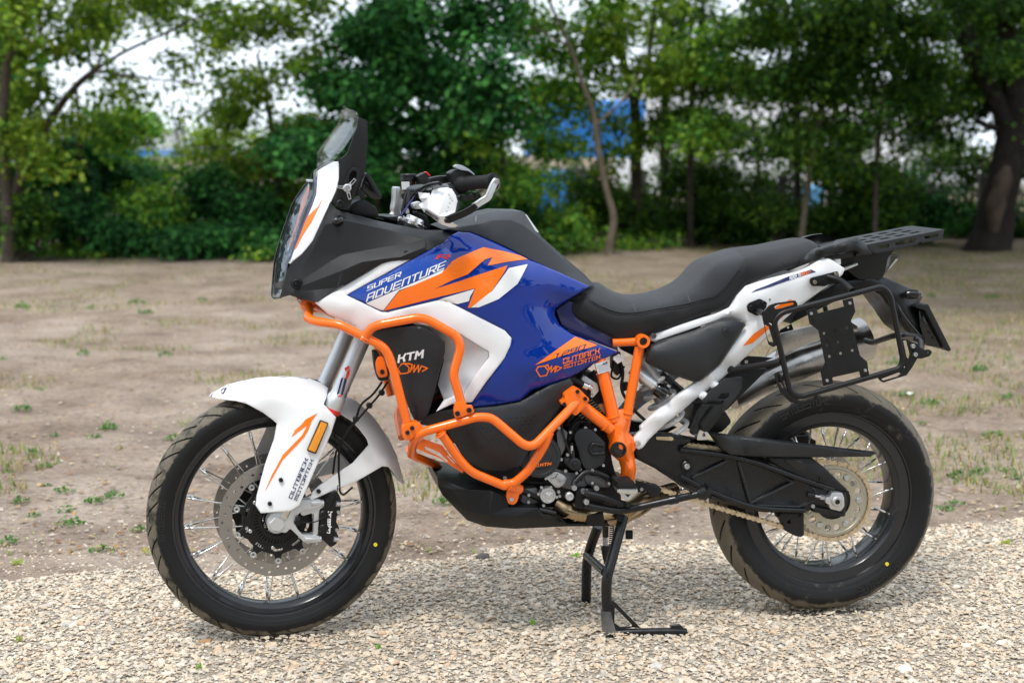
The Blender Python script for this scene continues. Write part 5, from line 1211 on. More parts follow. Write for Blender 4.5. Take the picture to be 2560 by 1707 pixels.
bar('hand_guard_bar', [(1470, 705, .416), (1370, 775, .411), (1240, 850, .405), (1100, 910, .395), (990, 955, .385)], .0095, .008, m_blk2)
bolt([HB(1695, 405, .424)], .424, m_zinc, 5.5, St); bolt([HB(995, 962, .394)], .394, m_bbolt, 6.5, St)
# white shell
SH = [(600, 570, .26), (680, 575, .27), (750, 580, .28), (765, 610, .285), (800, 540, .29), (900, 505, .30), (1000, 500, .31), (1065, 520, .32), (1110, 600, .33), (1140, 690, .335), (1120, 800, .34), (1105, 870, .345), (1000, 905, .36), (1090, 1000, .36), (1140, 1030, .355), (1110, 1055, .35), (1040, 1055, .345), (920, 1015, .335), (800, 930, .31), (680, 845, .28), (640, 790, .265), (610, 740, .255), (650, 700, .255), (610, 650, .255)]
SI = [(735, 640, .312), (990, 548, .342), (865, 888, .352), (722, 795, .322)]
_n = len(SH); _ed = [(_n, _n+1), (_n+1, 8), (8, 9), (9, 10), (10, 11), (11, _n+2), (_n+2, _n+3), (_n+3, _n)]
sh = surf('hand_guard_shell', [HB(*a) for a in SH], [HB(*a) for a in SI], m_whiteP, St, smooth=False, mirror=False, key='shell', rolld=.003, edges=_ed)
surf('hand_guard_shield', [HB(*a) for a in ((780, 470, .25), (900, 445, .26), (1010, 440, .27), (1110, 455, .28), (1165, 530, .29), (1185, 640, .3), (1170, 780, .3), (1120, 870, .3), (1100, 800, .31), (1100, 600, .31), (1040, 520, .3), (800, 530, .26))], [], mat('smoked_plastic', (.03, .032, .035), .18, coat=.6), St, smooth=False, mirror=False, rolld=.002)
word('guard_lettering', 'BARKBUSTERS', *[HB(a, b, 0)[:2] for a, b in ((690, 845), (875, 955))], (1.5, -6), 'shell', m_bbolt, sh, 1.5)
bm_scuff = [[HB(x+dx, y+dy, 0)[:2] for dx, dy in ((0, 0), (26, 14), (22, 24), (-6, 8))] for x, y in ((1010, 590), (1030, 640), (1020, 700), (1000, 760), (980, 820), (1050, 670))]
decal('scuff_mark', bm_scuff, 'shell', mat('scuff', (.50, .47, .43), .7), sh, .0003, 0)
prism('guard_mount', [HB(*a, 0)[:2] for a in ((520, 720), (620, 690), (660, 760), (640, 800), (560, 800), (520, 770))], [], .20, .17, m_aluP, St, bev=.003, rnd=4)
bolt([HB(545, 770, .205)], .205, m_zinc, 5, St)
# switch block, lever perch, clutch line and mirror clamp
prism('switch_block', [HB(*a, 0)[:2] for a in ((1040, 300), (1110, 250), (1250, 240), (1330, 300), (1380, 330), (1250, 330), (1180, 400), (1170, 470), (1100, 440), (1050, 340))], [], .30, .25, m_blk, St, bev=.004, rnd=4)
prism('switch_lever', [HB(*a, 0)[:2] for a in ((1105, 200), (1150, 175), (1210, 190), (1300, 240), (1380, 310), (1385, 330), (1300, 270), (1200, 255), (1120, 225))], [], .31, .285, mat('grey_lever', (.35, .39, .43), .35), St, bev=.003, rnd=3)
prism('lever_perch', [HB(*a, 0)[:2] for a in ((770, 360), (900, 335), (1020, 330), (1030, 400), (980, 440), (780, 460), (760, 400))], [], .24, .21, m_blk2, St, bev=.004, rnd=4)
tube('clutch_lever', [HB(620, 540, .20), HB(700, 480, .25), HB(800, 450, .30), HB(900, 440, .35)], .006, m_blkM, St, fil=.02)
prism('kill_switch', [HB(*a, 0)[:2] for a in ((575, 345), (690, 285), (735, 330), (775, 440), (770, 480), (640, 490), (600, 400))], [], -.12, -.16, m_blk, St, bev=.003, rnd=3)
prism('red_switch', [HB(*a, 0)[:2] for a in ((700, 285), (715, 278), (765, 330), (748, 345))], [], -.117, -.15, m_redF, St, bev=.001)
prism('indicator_switch', [HB(*a, 0)[:2] for a in ((1210, 605), (1290, 600), (1300, 680), (1240, 695), (1205, 670))], [], .31, .28, m_blk, St, bev=.003, rnd=3)
tube('switch_stalk', [HB(1290, 640, .30), HB(1420, 610, .31)], .0075, m_blkM, St)
prism('switch_lever', [HB(*a, 0)[:2] for a in ((1375, 565), (1420, 560), (1435, 620), (1415, 650), (1390, 640))], [], .32, .29, m_blk, St, bev=.002)
# brake fluid pot
rc_ = St.P(*HB(455, 545, -.17)); rp = lathe('fluid_pot', [(0, 0), (.019, 0), (.0205, .003), (.0215, .030), (0, .030)], rc_, (0, 0, 1), mat('amber_pot', (.06, .025, .01), .12, coat=.7), St, None, 32)
lathe('pot_cap', [(0, .028), (.0232, .028), (.0232, .032), (.0222, .034), (.0225, .045), (.021, .0475), (0, .0485)], rc_, (0, 0, 1), m_blk2, St, rp, 36)
prism('pot_label', [HB(*a, 0)[:2] for a in ((355, 420), (465, 416), (478, 525), (368, 530))], [], -.146, -.148, mat('label_white', (.75, .76, .78), .5), St, rp, 0)
tube('pot_hose', [HB(420, 560, -.16), HB(370, 600, -.1), HB(400, 640, -.05)], .004, m_rub, St)
# stem, clamps, cables
prism('riser_clamp', [HB(*a, 0)[:2] for a in ((275, 490), (345, 487), (350, 600), (385, 680), (380, 760), (350, 800), (360, 900), (275, 905), (245, 800), (265, 700), (270, 600))], [], -.07, -.12, m_alu, St, bev=.004, rnd=5)
prism('bar_clamp', [HB(*a, 0)[:2] for a in ((560, 520), (640, 480), (780, 460), (780, 560), (640, 640), (560, 640))], [], .06, -.06, m_blk2, St, bev=.005, rnd=6)
tc0 = St.P(*HB(515, 960, .0)); stx = (St.P(1034, 560, .103)-St.P(832, 1018, .103)); stx.y = 0; stx.normalize()
for s in (1, -1):
    hh = St.P(*HB(530, 985, .103)); hh.y = hh.y*s
    lathe('fork_cap', [(.030, -.03), (.032, -.025), (.032, 0), (.026, .004), (.024, .012), (.022, .014), (0, .014)], hh, stx, m_steel, St, None, 36)
    lathe('fork_clamp', [(.030, -.035), (.041, -.035), (.042, -.010), (.031, -.006)], hh, stx, m_blkM, St, None, 36)
prism('triple_clamp', [HB(*a, 0)[:2] for a in ((170, 905), (330, 900), (420, 910), (700, 1040), (730, 1090), (640, 1095), (330, 990), (160, 945))], [], .09, -.09, m_blkM, St, bev=.004, rnd=5)
cyl('clamp_bolt', St.P(*HB(335, 950, .10)), (0, -1, 0), .0085, .008, m_zinc, St, None, .001, 20, hole=.004)
for i, pts in enumerate([[(430, 560, -.03), (400, 640, 0), (380, 760, .03), (360, 900, .04)], [(470, 560, 0), (440, 700, .04), (430, 820, .05), (460, 900, .03)], [(560, 560, .03), (480, 620, .04), (440, 760, .06), (520, 900, .0)], [(620, 560, .06), (560, 600, .02), (520, 700, 0), (560, 850, 0)], [(380, 600, -.06), (480, 560, 0), (560, 640, .05), (500, 760, .05)], [(700, 500, .15), (560, 600, .1), (520, 720, .06), (480, 900, .02)]]):
    tube('cable', [HB(*a) for a in pts], .0035 if i != 1 else .0055, m_rub, St, fil=.03, seg=8)
tube('brake_line', [HB(350, 890, .07), HB(470, 720, .07), HB(600, 560, .08)], .0028, mat('navy_hose', (.05, .05, .22), .3, coat=.4), St, seg=8)
prism('ignition_lock', [HB(*a, 0)[:2] for a in ((570, 830), (720, 900), (760, 1080), (700, 1090), (640, 960), (570, 900))], [], .05, -.02, m_blk2, St, bev=.003, rnd=4)
prism('clamp_bracket', [HB(*a, 0)[:2] for a in ((415, 800), (460, 790), (470, 850), (440, 870), (415, 850))], [], .07, .055, m_alu, St, bev=.002)
# ================================================================= body panels
# --- engine core behind everything
ENG = [(-60, 600), (60, 420), (420, 260), (560, 215), (640, 200), (745, 215), (800, 500), (830, 600), (850, 700), (840, 800), (860, 900), (900, 1000), (920, 1150), (860, 1190), (600, 1200), (430, 1190), (120, 1190), (-120, 1120), (-180, 900)]
eng = prism('engine', zp(5, ENG), [], .105, -.12, m_blk2, B, None, .012, rnd=20)
prism('radiator', zp(3, [(640, 320), (900, 300), (1120, 420), (1160, 560), (1130, 800), (980, 900), (900, 900), (740, 450)]), [], .13, -.13, m_blkG, B, None, .006, rnd=12)
for i in range(9):
    a = zp(3, [(1062+i*2-i*i*.8, 470+i*22)])[0]; tube('fan_rib', [(*a, .135), (a[0]+20, a[1]-6, .135), (a[0]+28, a[1]+8, .13)], .002, m_grey, B, seg=6)
# --- white lower side panel with the big vent frame
WP = zp(3, [(232, 150, .185), (-10+700, -122, .195)]) [:1]
WO = [(788, 757, .185), (867, 710, .19), (925, 676, .20), (961, 654, .205), (1000, 650, .205), (1028, 648, .207), (968, 682, .206), (866, 738, .197), (953, 779, .203), (969, 781, .204), (1094, 751, .211), (1122, 755, .212), (1160, 774, .213), (1262, 826, .217), (1279, 845, .218), (1277, 862, .218), (1262, 895, .216), (1215, 955, .212), (1180, 1005, .205), (1130, 1010, .2), (1090, 1029, .19), (1110, 1000, .19), (1135, 990, .205), (1158, 985, .208), (1172, 960, .21), (1222, 892, .213), (1221, 880, .213), (1150, 835, .212), (1110, 820, .21), (1060, 812, .207), (1030, 803, .204), (940, 812, .2), (905, 830, .195), (878, 812, .19), (820, 785, .186)]
wp = surf('side_panel', [p_ for p_ in WO], [(830, 760, .199), (900, 712, .199), (870, 765, .205), (950, 795, .206), (1050, 775, .215), (1150, 800, .217), (1230, 845, .219), (1250, 870, .219), (1220, 925, .215), (900, 800, .200), (1000, 790, .209), (880, 785, .200)], m_whiteP, B, step=10, key='side', roll=5, rolld=.004, label='white side panel framing the side vent')
DO = [(1030, 806, .205), (1062, 812, .205), (1112, 822, .208), (1150, 836, .210), (1220, 880, .212), (1221, 892, .212), (1172, 960, .208), (1158, 985, .206), (1135, 992, .2), (1110, 1000, .17), (1095, 960, .15), (1110, 900, .145), (1100, 860, .145), (1060, 825, .15)]
surf('vent_duct', DO, [(1150, 900, .175), (1140, 950, .175), (1130, 870, .17), (1190, 895, .198), (1120, 845, .18)], mat('silver_plastic', (.55, .56, .58), .35, metal=.2), B, step=9, roll=0)
# --- blue tank panel
BO = [(867, 738, .196), (968, 683, .206), (1033, 647, .208), (1108, 608, .200), (1126, 590, .19), (1145, 580, .178), (1176, 581, .172), (1200, 590, .17), (1262, 618, .168), (1327, 650, .165), (1400, 682, .16), (1474, 716, .15), (1407, 758, .155), (1388, 771, .158), (1386, 787, .16), (1398, 812, .168), (1430, 835, .175), (1497, 861, .172), (1546, 880, .165), (1532, 887, .165), (1484, 908, .17), (1426, 943, .178), (1330, 975, .185), (1300, 1001, .188), (1236, 1013, .19), (1178, 1019, .192), (1172, 1016, .193),
      (1247, 914, .212), (1274, 865, .216), (1279, 845, .216), (1267, 828, .215), (1160, 773, .211), (1122, 754, .210), (1094, 750, .209), (968, 780, .202), (953, 778, .201)]
RID = [(1126, 612, .196), (1149, 604, .196), (1201, 617, .198), (1273, 648, .200), (1320, 672, .198), (1369, 696, .190), (1430, 730, .172)]
RI2 = [(1250, 925, .212), (1300, 915, .214), (1345, 912, .212), (1400, 905, .204), (1470, 885, .188)]
BI = RID+RI2+[(1000, 720, .214), (1080, 700, .216), (1100, 640, .207), (1160, 660, .214), (1240, 700, .216), (1320, 740, .213), (1200, 750, .219), (1290, 800, .218), (1350, 830, .208), (1330, 870, .211), (1300, 960, .2), (1230, 985, .2), (1380, 790, .175), (920, 740, .205), (1360, 760, .190), (1400, 870, .198)]
bp = surf('fuel_tank', BO, BI, m_blueP, B, step=10, key='tank', roll=4, rolld=.004, label='glossy dark blue tank panel')
def dz(k, name, pts, m, off=.0006, key='tank', par=None): return decal(name, [zp(k, [p_ for p_ in pp]) for pp in pts], key, m, par or bp, off, 8)
dz(1, 'tank_graphic', [[(655, 1395), (920, 1250), (1100, 1150), (1250, 1105), (1330, 1060), (1372, 1100), (1345, 1200), (1240, 1245), (775, 1440), (700, 1415)]], mat('royal_blue_film', (.02, .075, .40), .25, coat=.7), .0004)
dz(1, 'tank_graphic', [[(770, 1450), (1240, 1248), (1320, 1210), (1290, 1260), (1000, 1360), (890, 1500), (868, 1494)]], m_whiteF, .0006)
dz(1, 'tank_graphic', [[(893, 1503), (1000, 1368), (1300, 1240), (1370, 1160), (1420, 1130), (1590, 1060), (1745, 1092), (1850, 1120), (1900, 1145), (1785, 1158), (1620, 1187), (1655, 1130), (1600, 1145), (1480, 1250), (1370, 1290), (1250, 1350), (1380, 1310), (1560, 1250), (1700, 1205), (1760, 1187), (1740, 1230), (1650, 1365), (1505, 1480), (1482, 1482), (1535, 1345), (1280, 1405)]], m_oraF, .0008)
dz(1, 'tank_graphic', [[(1275, 1425), (1530, 1350), (1500, 1400), (1490, 1435), (1410, 1455), (1300, 1432)], [(1488, 1480), (1652, 1366), (1745, 1240), (1770, 1205), (1900, 1180), (1860, 1260), (1830, 1315), (1700, 1420), (1560, 1478)]], m_whiteF, .0007)
word('tank_lettering', 'SUPER', *[zp(1, [a])[0][:2] for a in ((779, 1362), (1008, 1264))], (2.5, -11.5), 'tank', m_whiteF, bp, 1.05, grid=0)
word('tank_lettering', 'ADVENTURE', *[zp(1, [a])[0][:2] for a in ((775, 1436), (1312, 1207))], (5, -17.5), 'tank', m_whiteF, bp, 1.0, grid=0)
decal('tank_lettering', letters('R', zp(1, [(1262, 1140)])[0][:2], (6.5, 0), (1.2, -1.6), 1.2), 'tank', m_redF, bp, .001, 0)
dz(4, 'tank_graphic', [[(430, 1292), (745, 1072), (920, 1138), (830, 1165), (600, 1235)]], m_oraF)
decal('tank_lettering', letters('1290', zp(4, [(575, 1245)])[0][:2], (3.55, -1.15), (.9, -1.95), 1.0), 'tank', m_navyF, bp, .0011, 0)
word('tank_lettering', 'OUTBACK', *[zp(4, [a])[0][:2] for a in ((652, 1279), (930, 1198))], (.5, -11), 'tank', m_oraF, bp, 1.2, cut=1)
word('tank_lettering', 'MOTORTEK', *[zp(4, [a])[0][:2] for a in ((658, 1318), (936, 1238))], (.5, -8.6), 'tank', m_oraF, bp, 1.25, cut=1)
def strokes(k, pls, w_):
    out = []
    for pl in pls:
        P_ = [Vector(p_[:2]) for p_ in zp(k, pl)]
        for a, b in zip(P_, P_[1:]):
            t = (b-a).normalized(); n = Vector((-t.y, t.x))*w_/2; e = t*w_*.4; out.append([tuple(v) for v in (a-e+n, b+e+n, b+e-n, a-e-n)])
    return out
LOGO = [[(500, 1300), (455, 1305), (440, 1330), (470, 1380), (520, 1370), (535, 1335), (505, 1300), (530, 1290), (540, 1325), (560, 1300), (555, 1345), (590, 1300), (585, 1345), (600, 1310)], [(600, 1300), (636, 1312), (600, 1338)]]
decal('tank_emblem', strokes(4, LOGO, 3.2), 'tank', m_oraF, bp, .0009, 0)
# --- black tank top cover
TT = [(1108, 574, .15), (1130, 566, .135), (1145, 552, .11), (1190, 539, .095), (1243, 527, .085), (1305, 528, .075), (1318, 536, .075), (1347, 580, .07), (1356, 594, .07), (1423, 653, .065), (1461, 685, .06), (1484, 711, .06), (1472, 717, .14), (1391, 678, .158), (1328, 650, .163), (1264, 617, .166), (1200, 589, .167), (1176, 580, .168), (1145, 578, .17)]
TI = [(1120, 571, .157), (1200, 560, .156), (1232, 551, .148), (1276, 550, .138), (1308, 563, .131), (1346, 592, .126), (1400, 642, .122), (1446, 686, .112)]
tt = surf('tank_cover', TT, TI, m_grey, B, smooth=False, solid=True, rolld=.003, crease=True, edges=[(len(TT)+i, len(TT)+i+1) for i in range(7)], label='black plastic cover over the tank spine')
prism('cover_sticker', [(1312, 536), (1317, 538), (1347, 580), (1342, 583)], [], .085, .078, mat('label_white'), B, tt, 0)
tube('cover_seam', [(1190, 541, .10), (1190, 556, .14)], .0016, m_blkG, B, seg=6)
# --- lower black engine side cover with a tread pattern
LC = [(1046, 1060, .15), (1060, 1040, .17), (1098, 1029, .19), (1140, 1020, .195), (1178, 1020, .197), (1240, 1015, .196), (1300, 1004, .193), (1372, 963, .188), (1424, 945, .182), (1434, 958, .18), (1425, 985, .18), (1400, 1020, .18), (1330, 1110, .18), (1305, 1165, .178), (1262, 1180, .172), (1210, 1178, .168), (1170, 1160, .165), (1150, 1130, .165), (1120, 1080, .16), (1075, 1065, .155)]
lc = surf('engine_side_cover', LC, [(1160, 1060, .20), (1250, 1050, .205), (1330, 1020, .2), (1395, 980, .19), (1200, 1115, .2), (1290, 1110, .195), (1378, 966, .192), (1350, 1050, .19)], m_grey, B, step=12, key='lower', roll=5, rolld=.005)
_tex = []
for j in range(8):
    for i in range(17):
        x = 1135+i*14+(7 if j % 2 else 0); y = 1060-i*1.4+j*9
        if 1130 < x < 1375 and y > 1040: _tex += [[(x, y), (x+5, y-2.4), (x+6, y-1.2), (x+1, y+1.2)]]
decal('tread_nubs', _tex, 'lower', m_blkM, lc, .0012, 0)['kind'] = 'stuff'
# --- radiator side cover
RCV = [(605, 365, .165), (625, 328, .17), (700, 315, .18), (880, 295, .2), (935, 302, .205), (1020, 352, .208), (1078, 400, .208), (1078, 470, .206), (1030, 650, .2), (975, 862, .192), (960, 890, .19), (905, 926, .185), (882, 922, .183), (850, 860, .18), (760, 560, .17), (700, 450, .165), (640, 400, .162)]
rcv = surf('radiator_cover', zp(3, RCV), zp(3, [(850, 420, .195), (900, 600, .2), (880, 800, .192), (1000, 480, .206)]), m_grey, B, step=11, key='rad', roll=5, rolld=.005)
word('maker_lettering', 'KTμ', *[zp(3, [a])[0][:2] for a in ((776, 535), (924, 505))], (2.2, -17), 'rad', m_whiteF, rcv, 1.5)
LG2 = [[(850, 545), (800, 545), (770, 575), (790, 612), (840, 605), (845, 570), (815, 545), (865, 550), (850, 600), (880, 555), (875, 600), (905, 555), (905, 600), (925, 560), (962, 575), (930, 595)]]
decal('tank_emblem', strokes(3, LG2, 3.2), 'rad', m_oraF, rcv, .0009, 0)
bolt(zp(3, [(878, 843)]), .196, m_bbolt, 5.5)
prism('radiator_foot', zp(3, [(608, 470), (640, 470), (720, 600), (708, 655), (660, 662), (640, 650), (620, 580)]), [], .155, .10, m_blk, B, None, .004, rnd=5)
prism('crash_bar_tab', zp(3, roundc([(640, 500), (672, 498), (700, 590), (705, 630), (650, 640), (632, 610), (622, 540)], 25)), [], .17, .162, m_oraP, B, None, .002); bolt(zp(3, [(668, 600)]), .174, m_bbolt, 6)

# ================================================================= orange crash bars and frame
TB = .0119
def z3(pts): return [(*zp(3, [a[:2]])[0], a[2]) for a in pts]
def z5(pts): return [(*zp(5, [a[:2]])[0], a[2]) for a in pts]
tube('crash_bar', z3([(190, 150, .10), (182, 262, .16), (300, 280, .19), (395, 292, .21), (540, 368, .225), (690, 440, .235), (735, 560, .235), (828, 925, .225)]), TB, m_oraP, fil=.05, mirror=False, seg=18)
tube('crash_bar', z3([(548, 388, .228), (592, 312, .24), (650, 290, .25), (900, 245, .26), (968, 258, .262), (1155, 365, .265), (1182, 440, .265), (1130, 620, .262), (1160, 715, .26), (1188, 820, .258)]), TB, m_oraP, fil=.045, seg=18)
tube('crash_bar', z3([(860, 1140, .13), (868, 1060, .21), (920, 995, .25), (1290, 893, .262), (1372, 898, .265), (1411, 922, .266)])+z5([(190, 722, .27), (240, 742, .27), (290, 725, .268), (470, 540, .235), (600, 405, .20)]), TB, m_oraP, fil=.035, seg=18)
tube('crash_bar', z5([(390, 640, .255), (350, 740, .25), (230, 925, .24), (130, 1010, .225), (60, 1015, .225)])+z3([(1470, 1345, .225), (1250, 1255, .235), (1170, 1170, .24), (1045, 990, .257)]), TB, m_oraP, fil=.035, seg=18)
tube('crash_bar', z3([(850, 1100, .15), (875, 1150, .12), (1040, 1215, -.05), (1000, 1190, -.2)]), TB, m_oraP, fil=.03, seg=18)
# far side twins, drawn the same but mirrored
tube('crash_bar', [tuple(a) for a in [(p_.x, -p_.y, p_.z) for p_ in [B.P(*a) for a in z3([(190, 150, .10), (182, 262, .16), (300, 280, .19), (395, 292, .21), (540, 368, .225), (690, 440, .235), (735, 560, .235), (828, 925, .225)])]]], TB, m_oraP, fil=.05, local=True, seg=14)
tube('crash_bar', [(p_.x, -p_.y, p_.z) for p_ in [B.P(*a) for a in z3([(860, 1140, .13), (868, 1060, .21), (920, 995, .25), (1290, 893, .262), (1372, 898, .265), (1411, 922, .266)])+z5([(190, 722, .27), (240, 742, .27), (290, 725, .268), (560, 440, .21)])]], TB, m_oraP, fil=.035, local=True, seg=14)
tube('crash_bar', [(p_.x, -p_.y, p_.z) for p_ in [B.P(*a) for a in z3([(548, 388, .228), (592, 312, .24), (650, 290, .25), (900, 245, .26), (968, 258, .262), (1155, 365, .265), (1182, 440, .265), (1130, 620, .262), (1160, 715, .26), (1188, 820, .258)])]], TB, m_oraP, fil=.045, local=True, seg=14)
tube('cross_tube', z3([(178, 250, .14), (200, 205, -.14)]), .010, m_oraP); tube('cross_tube', z3([(215, 168, .10), (350, 232, -.1)]), .008, m_oraP)
prism('bar_tab', zp(3, [(110, 118), (165, 115), (235, 145), (225, 165), (190, 180), (130, 160), (110, 140)]), [], .115, .09, m_oraP, B, None, .002, rnd=4); bolt(zp(3, [(127, 136)]), .118, m_alu, 5)
prism('bar_gusset', zp(3, [(905, 1070), (935, 1035), (1000, 1062), (1060, 1080), (1110, 1150), (1200, 1245), (1195, 1262), (1120, 1215), (1040, 1160), (960, 1130), (890, 1100)]), [zp(3, [(945, 1085), (1040, 1125), (1095, 1180), (1100, 1195), (1045, 1155), (950, 1108)]), zp(3, [(1095, 1145), (1150, 1205), (1145, 1208), (1090, 1150)])], .225, .219, m_oraP, B, None, .0015)
prism('clamp_plate', zp(3, [(798, 955), (830, 935), (900, 925), (935, 955), (938, 975), (905, 1000), (870, 1030), (840, 1055), (810, 1040), (796, 1000)]), [], .245, .21, m_oraP, B, None, .004, rnd=6)
bolt(zp(3, [(833, 996), (864, 967)]), .25, m_bbolt, 5.5); bolt(zp(3, [(905, 935)]), .24, m_zinc, 4)
prism('clamp_plate', zp(3, [(1145, 800), (1210, 790), (1222, 820), (1258, 818), (1272, 865), (1190, 895), (1145, 905), (1135, 860)]), [], .272, .258, m_oraP, B, None, .003, rnd=5); bolt(zp(3, [(1160, 872), (1236, 850)]), .276, m_bbolt, 6.5)
prism('clamp_plate', zp(5, [(497, 365), (575, 312), (605, 325), (680, 400), (640, 460), (580, 520), (550, 505), (600, 440), (525, 450), (480, 445), (470, 420), (500, 400)]), [], .215, .17, m_oraP, B, None, .003, rnd=4); bolt(zp(5, [(592, 345), (648, 397), (497, 436)]), .219, m_bbolt, 5); bolt(zp(5, [(562, 500)]), .2, m_bbolt, 4)
prism('mount_tab', zp(5, roundc([(85, 1030), (160, 1015), (180, 1050), (158, 1140), (130, 1168), (90, 1160), (75, 1110)], 18)), [], .215, .205, m_oraP, B, None, .002); bolt(zp(5, [(112, 1126)]), .219, m_alu, 5.5)
tube('bar_foot', z5([(90, 1020, .225), (170, 1055, .20)]), .014, m_oraP)
# frame
tube('frame_spar', z5([(748, 95, .15), (862, 560, .158)]), .0168, m_oraP, seg=20); tube('frame_spar', z5([(1042, 20, .15), (948, 540, .155)]), .0135, m_oraP, seg=18)
tube('frame_spar', z5([(600, 430, .16), (840, 620, .16)]), .0165, m_oraP, seg=20)
tube('frame_rail', [(*zp(4, [(1040, 1118)])[0], .14), (*zp(4, [(1290, 1105)])[0], .15)], .0115, m_oraP, fil=.03)
fh = B.P(*zp(4, [(1268, 1102)])[0], .16); lathe('frame_boss', [(.011, 0), (.011, .02), (.018, .02), (.0185, .018), (.0185, -.02), (.011, -.02)], fh, (0, -1, 0), m_oraP, B); cyl('boss_plug', fh, (0, -1, 0), .0115, .014, m_blkG, B, None, .002, hole=.006)
fp = surf('frame_plate', z5([(800, 520, .150), (870, 480, .158), (930, 470, .160), (985, 520, .155), (966, 640, .155), (1005, 685, .15), (1015, 730, .15), (1000, 790, .155), (1010, 850, .158), (1018, 910, .158), (1003, 1000, .155), (905, 998, .15), (908, 900, .15), (893, 850, .15), (835, 800, .15), (815, 750, .15), (822, 700, .15), (806, 660, .15), (800, 600, .150)]), z5([(900, 600, .178), (890, 700, .185), (940, 800, .178), (960, 900, .175), (890, 760, .186)]), m_oraP, B, step=9, roll=6, rolld=.006)
pv = B.P(*zp(5, [(890, 766)])[0], .186); lathe('pivot_ring', [(.0215, -.006), (.0215, .003), (.0205, .0045), (.0165, .0045), (.016, .002)], pv, (0, -1, 0), m_blk, B, None, 36); cyl('pivot_plug', pv+Vector((0, .004, 0)), (0, -1, 0), .0162, .004, m_blkG, B, None, .002)
prism('frame_lug', zp(5, [(965, 670), (1005, 700), (1018, 760), (990, 790), (960, 760)]), [], .16, .13, m_oraP, B, None, .003, rnd=6)
st = prism('spec_sticker', zp(5, [(718, 143), (804, 118), (830, 192), (742, 218)]), [], .1695, .1685, mat('label_silver', (.55, .56, .58), .35), B, None, 0)
SURF['stick'] = (BVHTree.FromPolygons([v.co for v in st.data.vertices], [tuple(p_.vertices) for p_ in st.data.polygons]), B)
word('maker_lettering', 'KTμ', *[zp(5, [a])[0][:2] for a in ((776, 148), (806, 137))], (.8, -4), 'stick', m_navyF, st, 1.7, off=.0005)
decal('sticker_rule', [zp(5, [(735+i*2.5, 160+i*13), (812+i*3.5, 140+i*13), (812+i*3.5, 142+i*13), (735+i*2.5, 162+i*13)]) for i in range(4)], 'stick', m_navyF, st, .0005, 0)

# ================================================================= engine details
def EC(x, y, v): return B.P(*zp(5, [(x, y)])[0], v)
c_ = EC(315, 815, .160); gen = lathe('clutch_cover', [(0, .012), (.030, .012), (.034, .009), (.046, .009), (.0475, .011), (.0555, .010), (.0585, .004), (.060, -.02), (.060, -.04)], c_, (0, -1, 0), m_grey, B, None, 60)
SURF['gen'] = (BVHTree.FromPolygons([v.co for v in gen.data.vertices], [tuple(p_.vertices) for p_ in gen.data.polygons]), B)
word('maker_lettering', 'KTμ', *[zp(5, [a])[0][:2] for a in ((322, 884), (392, 876))], (1.2, -6.5), 'gen', m_oraF, gen, 1.5)
decal('cover_mark', strokes(5, [[(275, 868), (308, 864), (308, 886), (275, 890)]], 1.6), 'gen', m_oraF, gen, .0008, 0)
decal('cover_rule', strokes(5, [[(300, 860), (400, 850)], [(290, 905), (400, 890)]], .8), 'gen', m_grey, gen, .0008, 0)
prism('sprocket_cover', zp(5, [(565, 660), (600, 615), (690, 608), (780, 700), (800, 720), (795, 860), (740, 900), (700, 922), (655, 918), (610, 850), (600, 780), (575, 720)]), [zp(5, roundc([(690, 735), (720, 720), (800, 735), (800, 755), (790, 770), (720, 760), (700, 750)], 6))] if False else [], .165, .10, m_grey, B, None, .008, rnd=14)
tube('cover_ridge', z5([(680, 760, .167), (700, 720, .168), (780, 735, .168)]), .005, m_blkM, B, fil=.02); tube('cover_ridge', z5([(680, 765, .167), (700, 800, .168), (785, 790, .168)]), .005, m_blkM, B, fil=.02)
bolt(zp(5, [(649, 608), (455, 607), (472, 836), (505, 920), (610, 908), (520, 803)]), .158, m_zinc, 4.5)
# water pump / slave cylinder
c_ = EC(568, 868, .165); cyl('slave_cylinder', c_, (0, -1, 0), .017, .012, m_grey, B, None, .004, hole=.007); cyl('slave_cap', c_, (0, -1, 0), .007, .018, m_blkM, B)
prism('slave_body', zp(5, [(500, 830), (540, 820), (600, 830), (625, 910), (590, 925), (560, 915), (520, 890), (495, 855)]), [], .164, .12, m_grey, B, None, .004, rnd=6)
tube('bleed_valve', z5([(560, 830, .168), (556, 770, .170)]), .0055, m_grey); tube('bleed_valve', z5([(552, 790, .170), (549, 735, .170)]), .004, m_alu); tube('bleed_cap', z5([(550, 740, .17), (548, 715, .17)]), .0035, m_rub)
tube('clutch_hose', z5([(540, 800, .17), (500, 700, .165), (475, 600, .15), (480, 500, .13)]), .0032, m_rub, seg=8)
# oil filter cover
c_ = EC(375, 1096, .17); lathe('oil_filter_cover', [(0, .006), (.006, .006), (.0075, .004), (.0155, .003), (.017, .006), (.0205, .006), (.022, .002), (.022, -.02)], c_, (0, -1, 0), m_alu, B, None, 40)
for a in (-90, 30, 150):
    p2 = c_+Vector((.0155*math.cos(R(a)), -.0055, .0155*math.sin(R(a)))); tube('cover_rib', [c_+Vector((0, -.0055, 0)), p2], .0016, m_alu, local=True, seg=6)
bolt(zp(5, [(308, 1088), (440, 1110), (345, 1170), (238, 1096), (236, 1146), (462, 1102), (455, 1072)]), .168, m_zinc, 4)
prism('pump_housing', zp(5, [(355, 965), (430, 920), (490, 945), (520, 975), (490, 1030), (440, 1050), (400, 1010)]), [], .150, .11, m_alu, B, None, .004, rnd=8)
for a, b in (((400, 980), (440, 970)), ((440, 970), (480, 1000)), ((440, 970), (450, 940))): tube('pump_rib', z5([(a[0], a[1], .152), (b[0], b[1], .152)]), .0025, m_alu, seg=6)
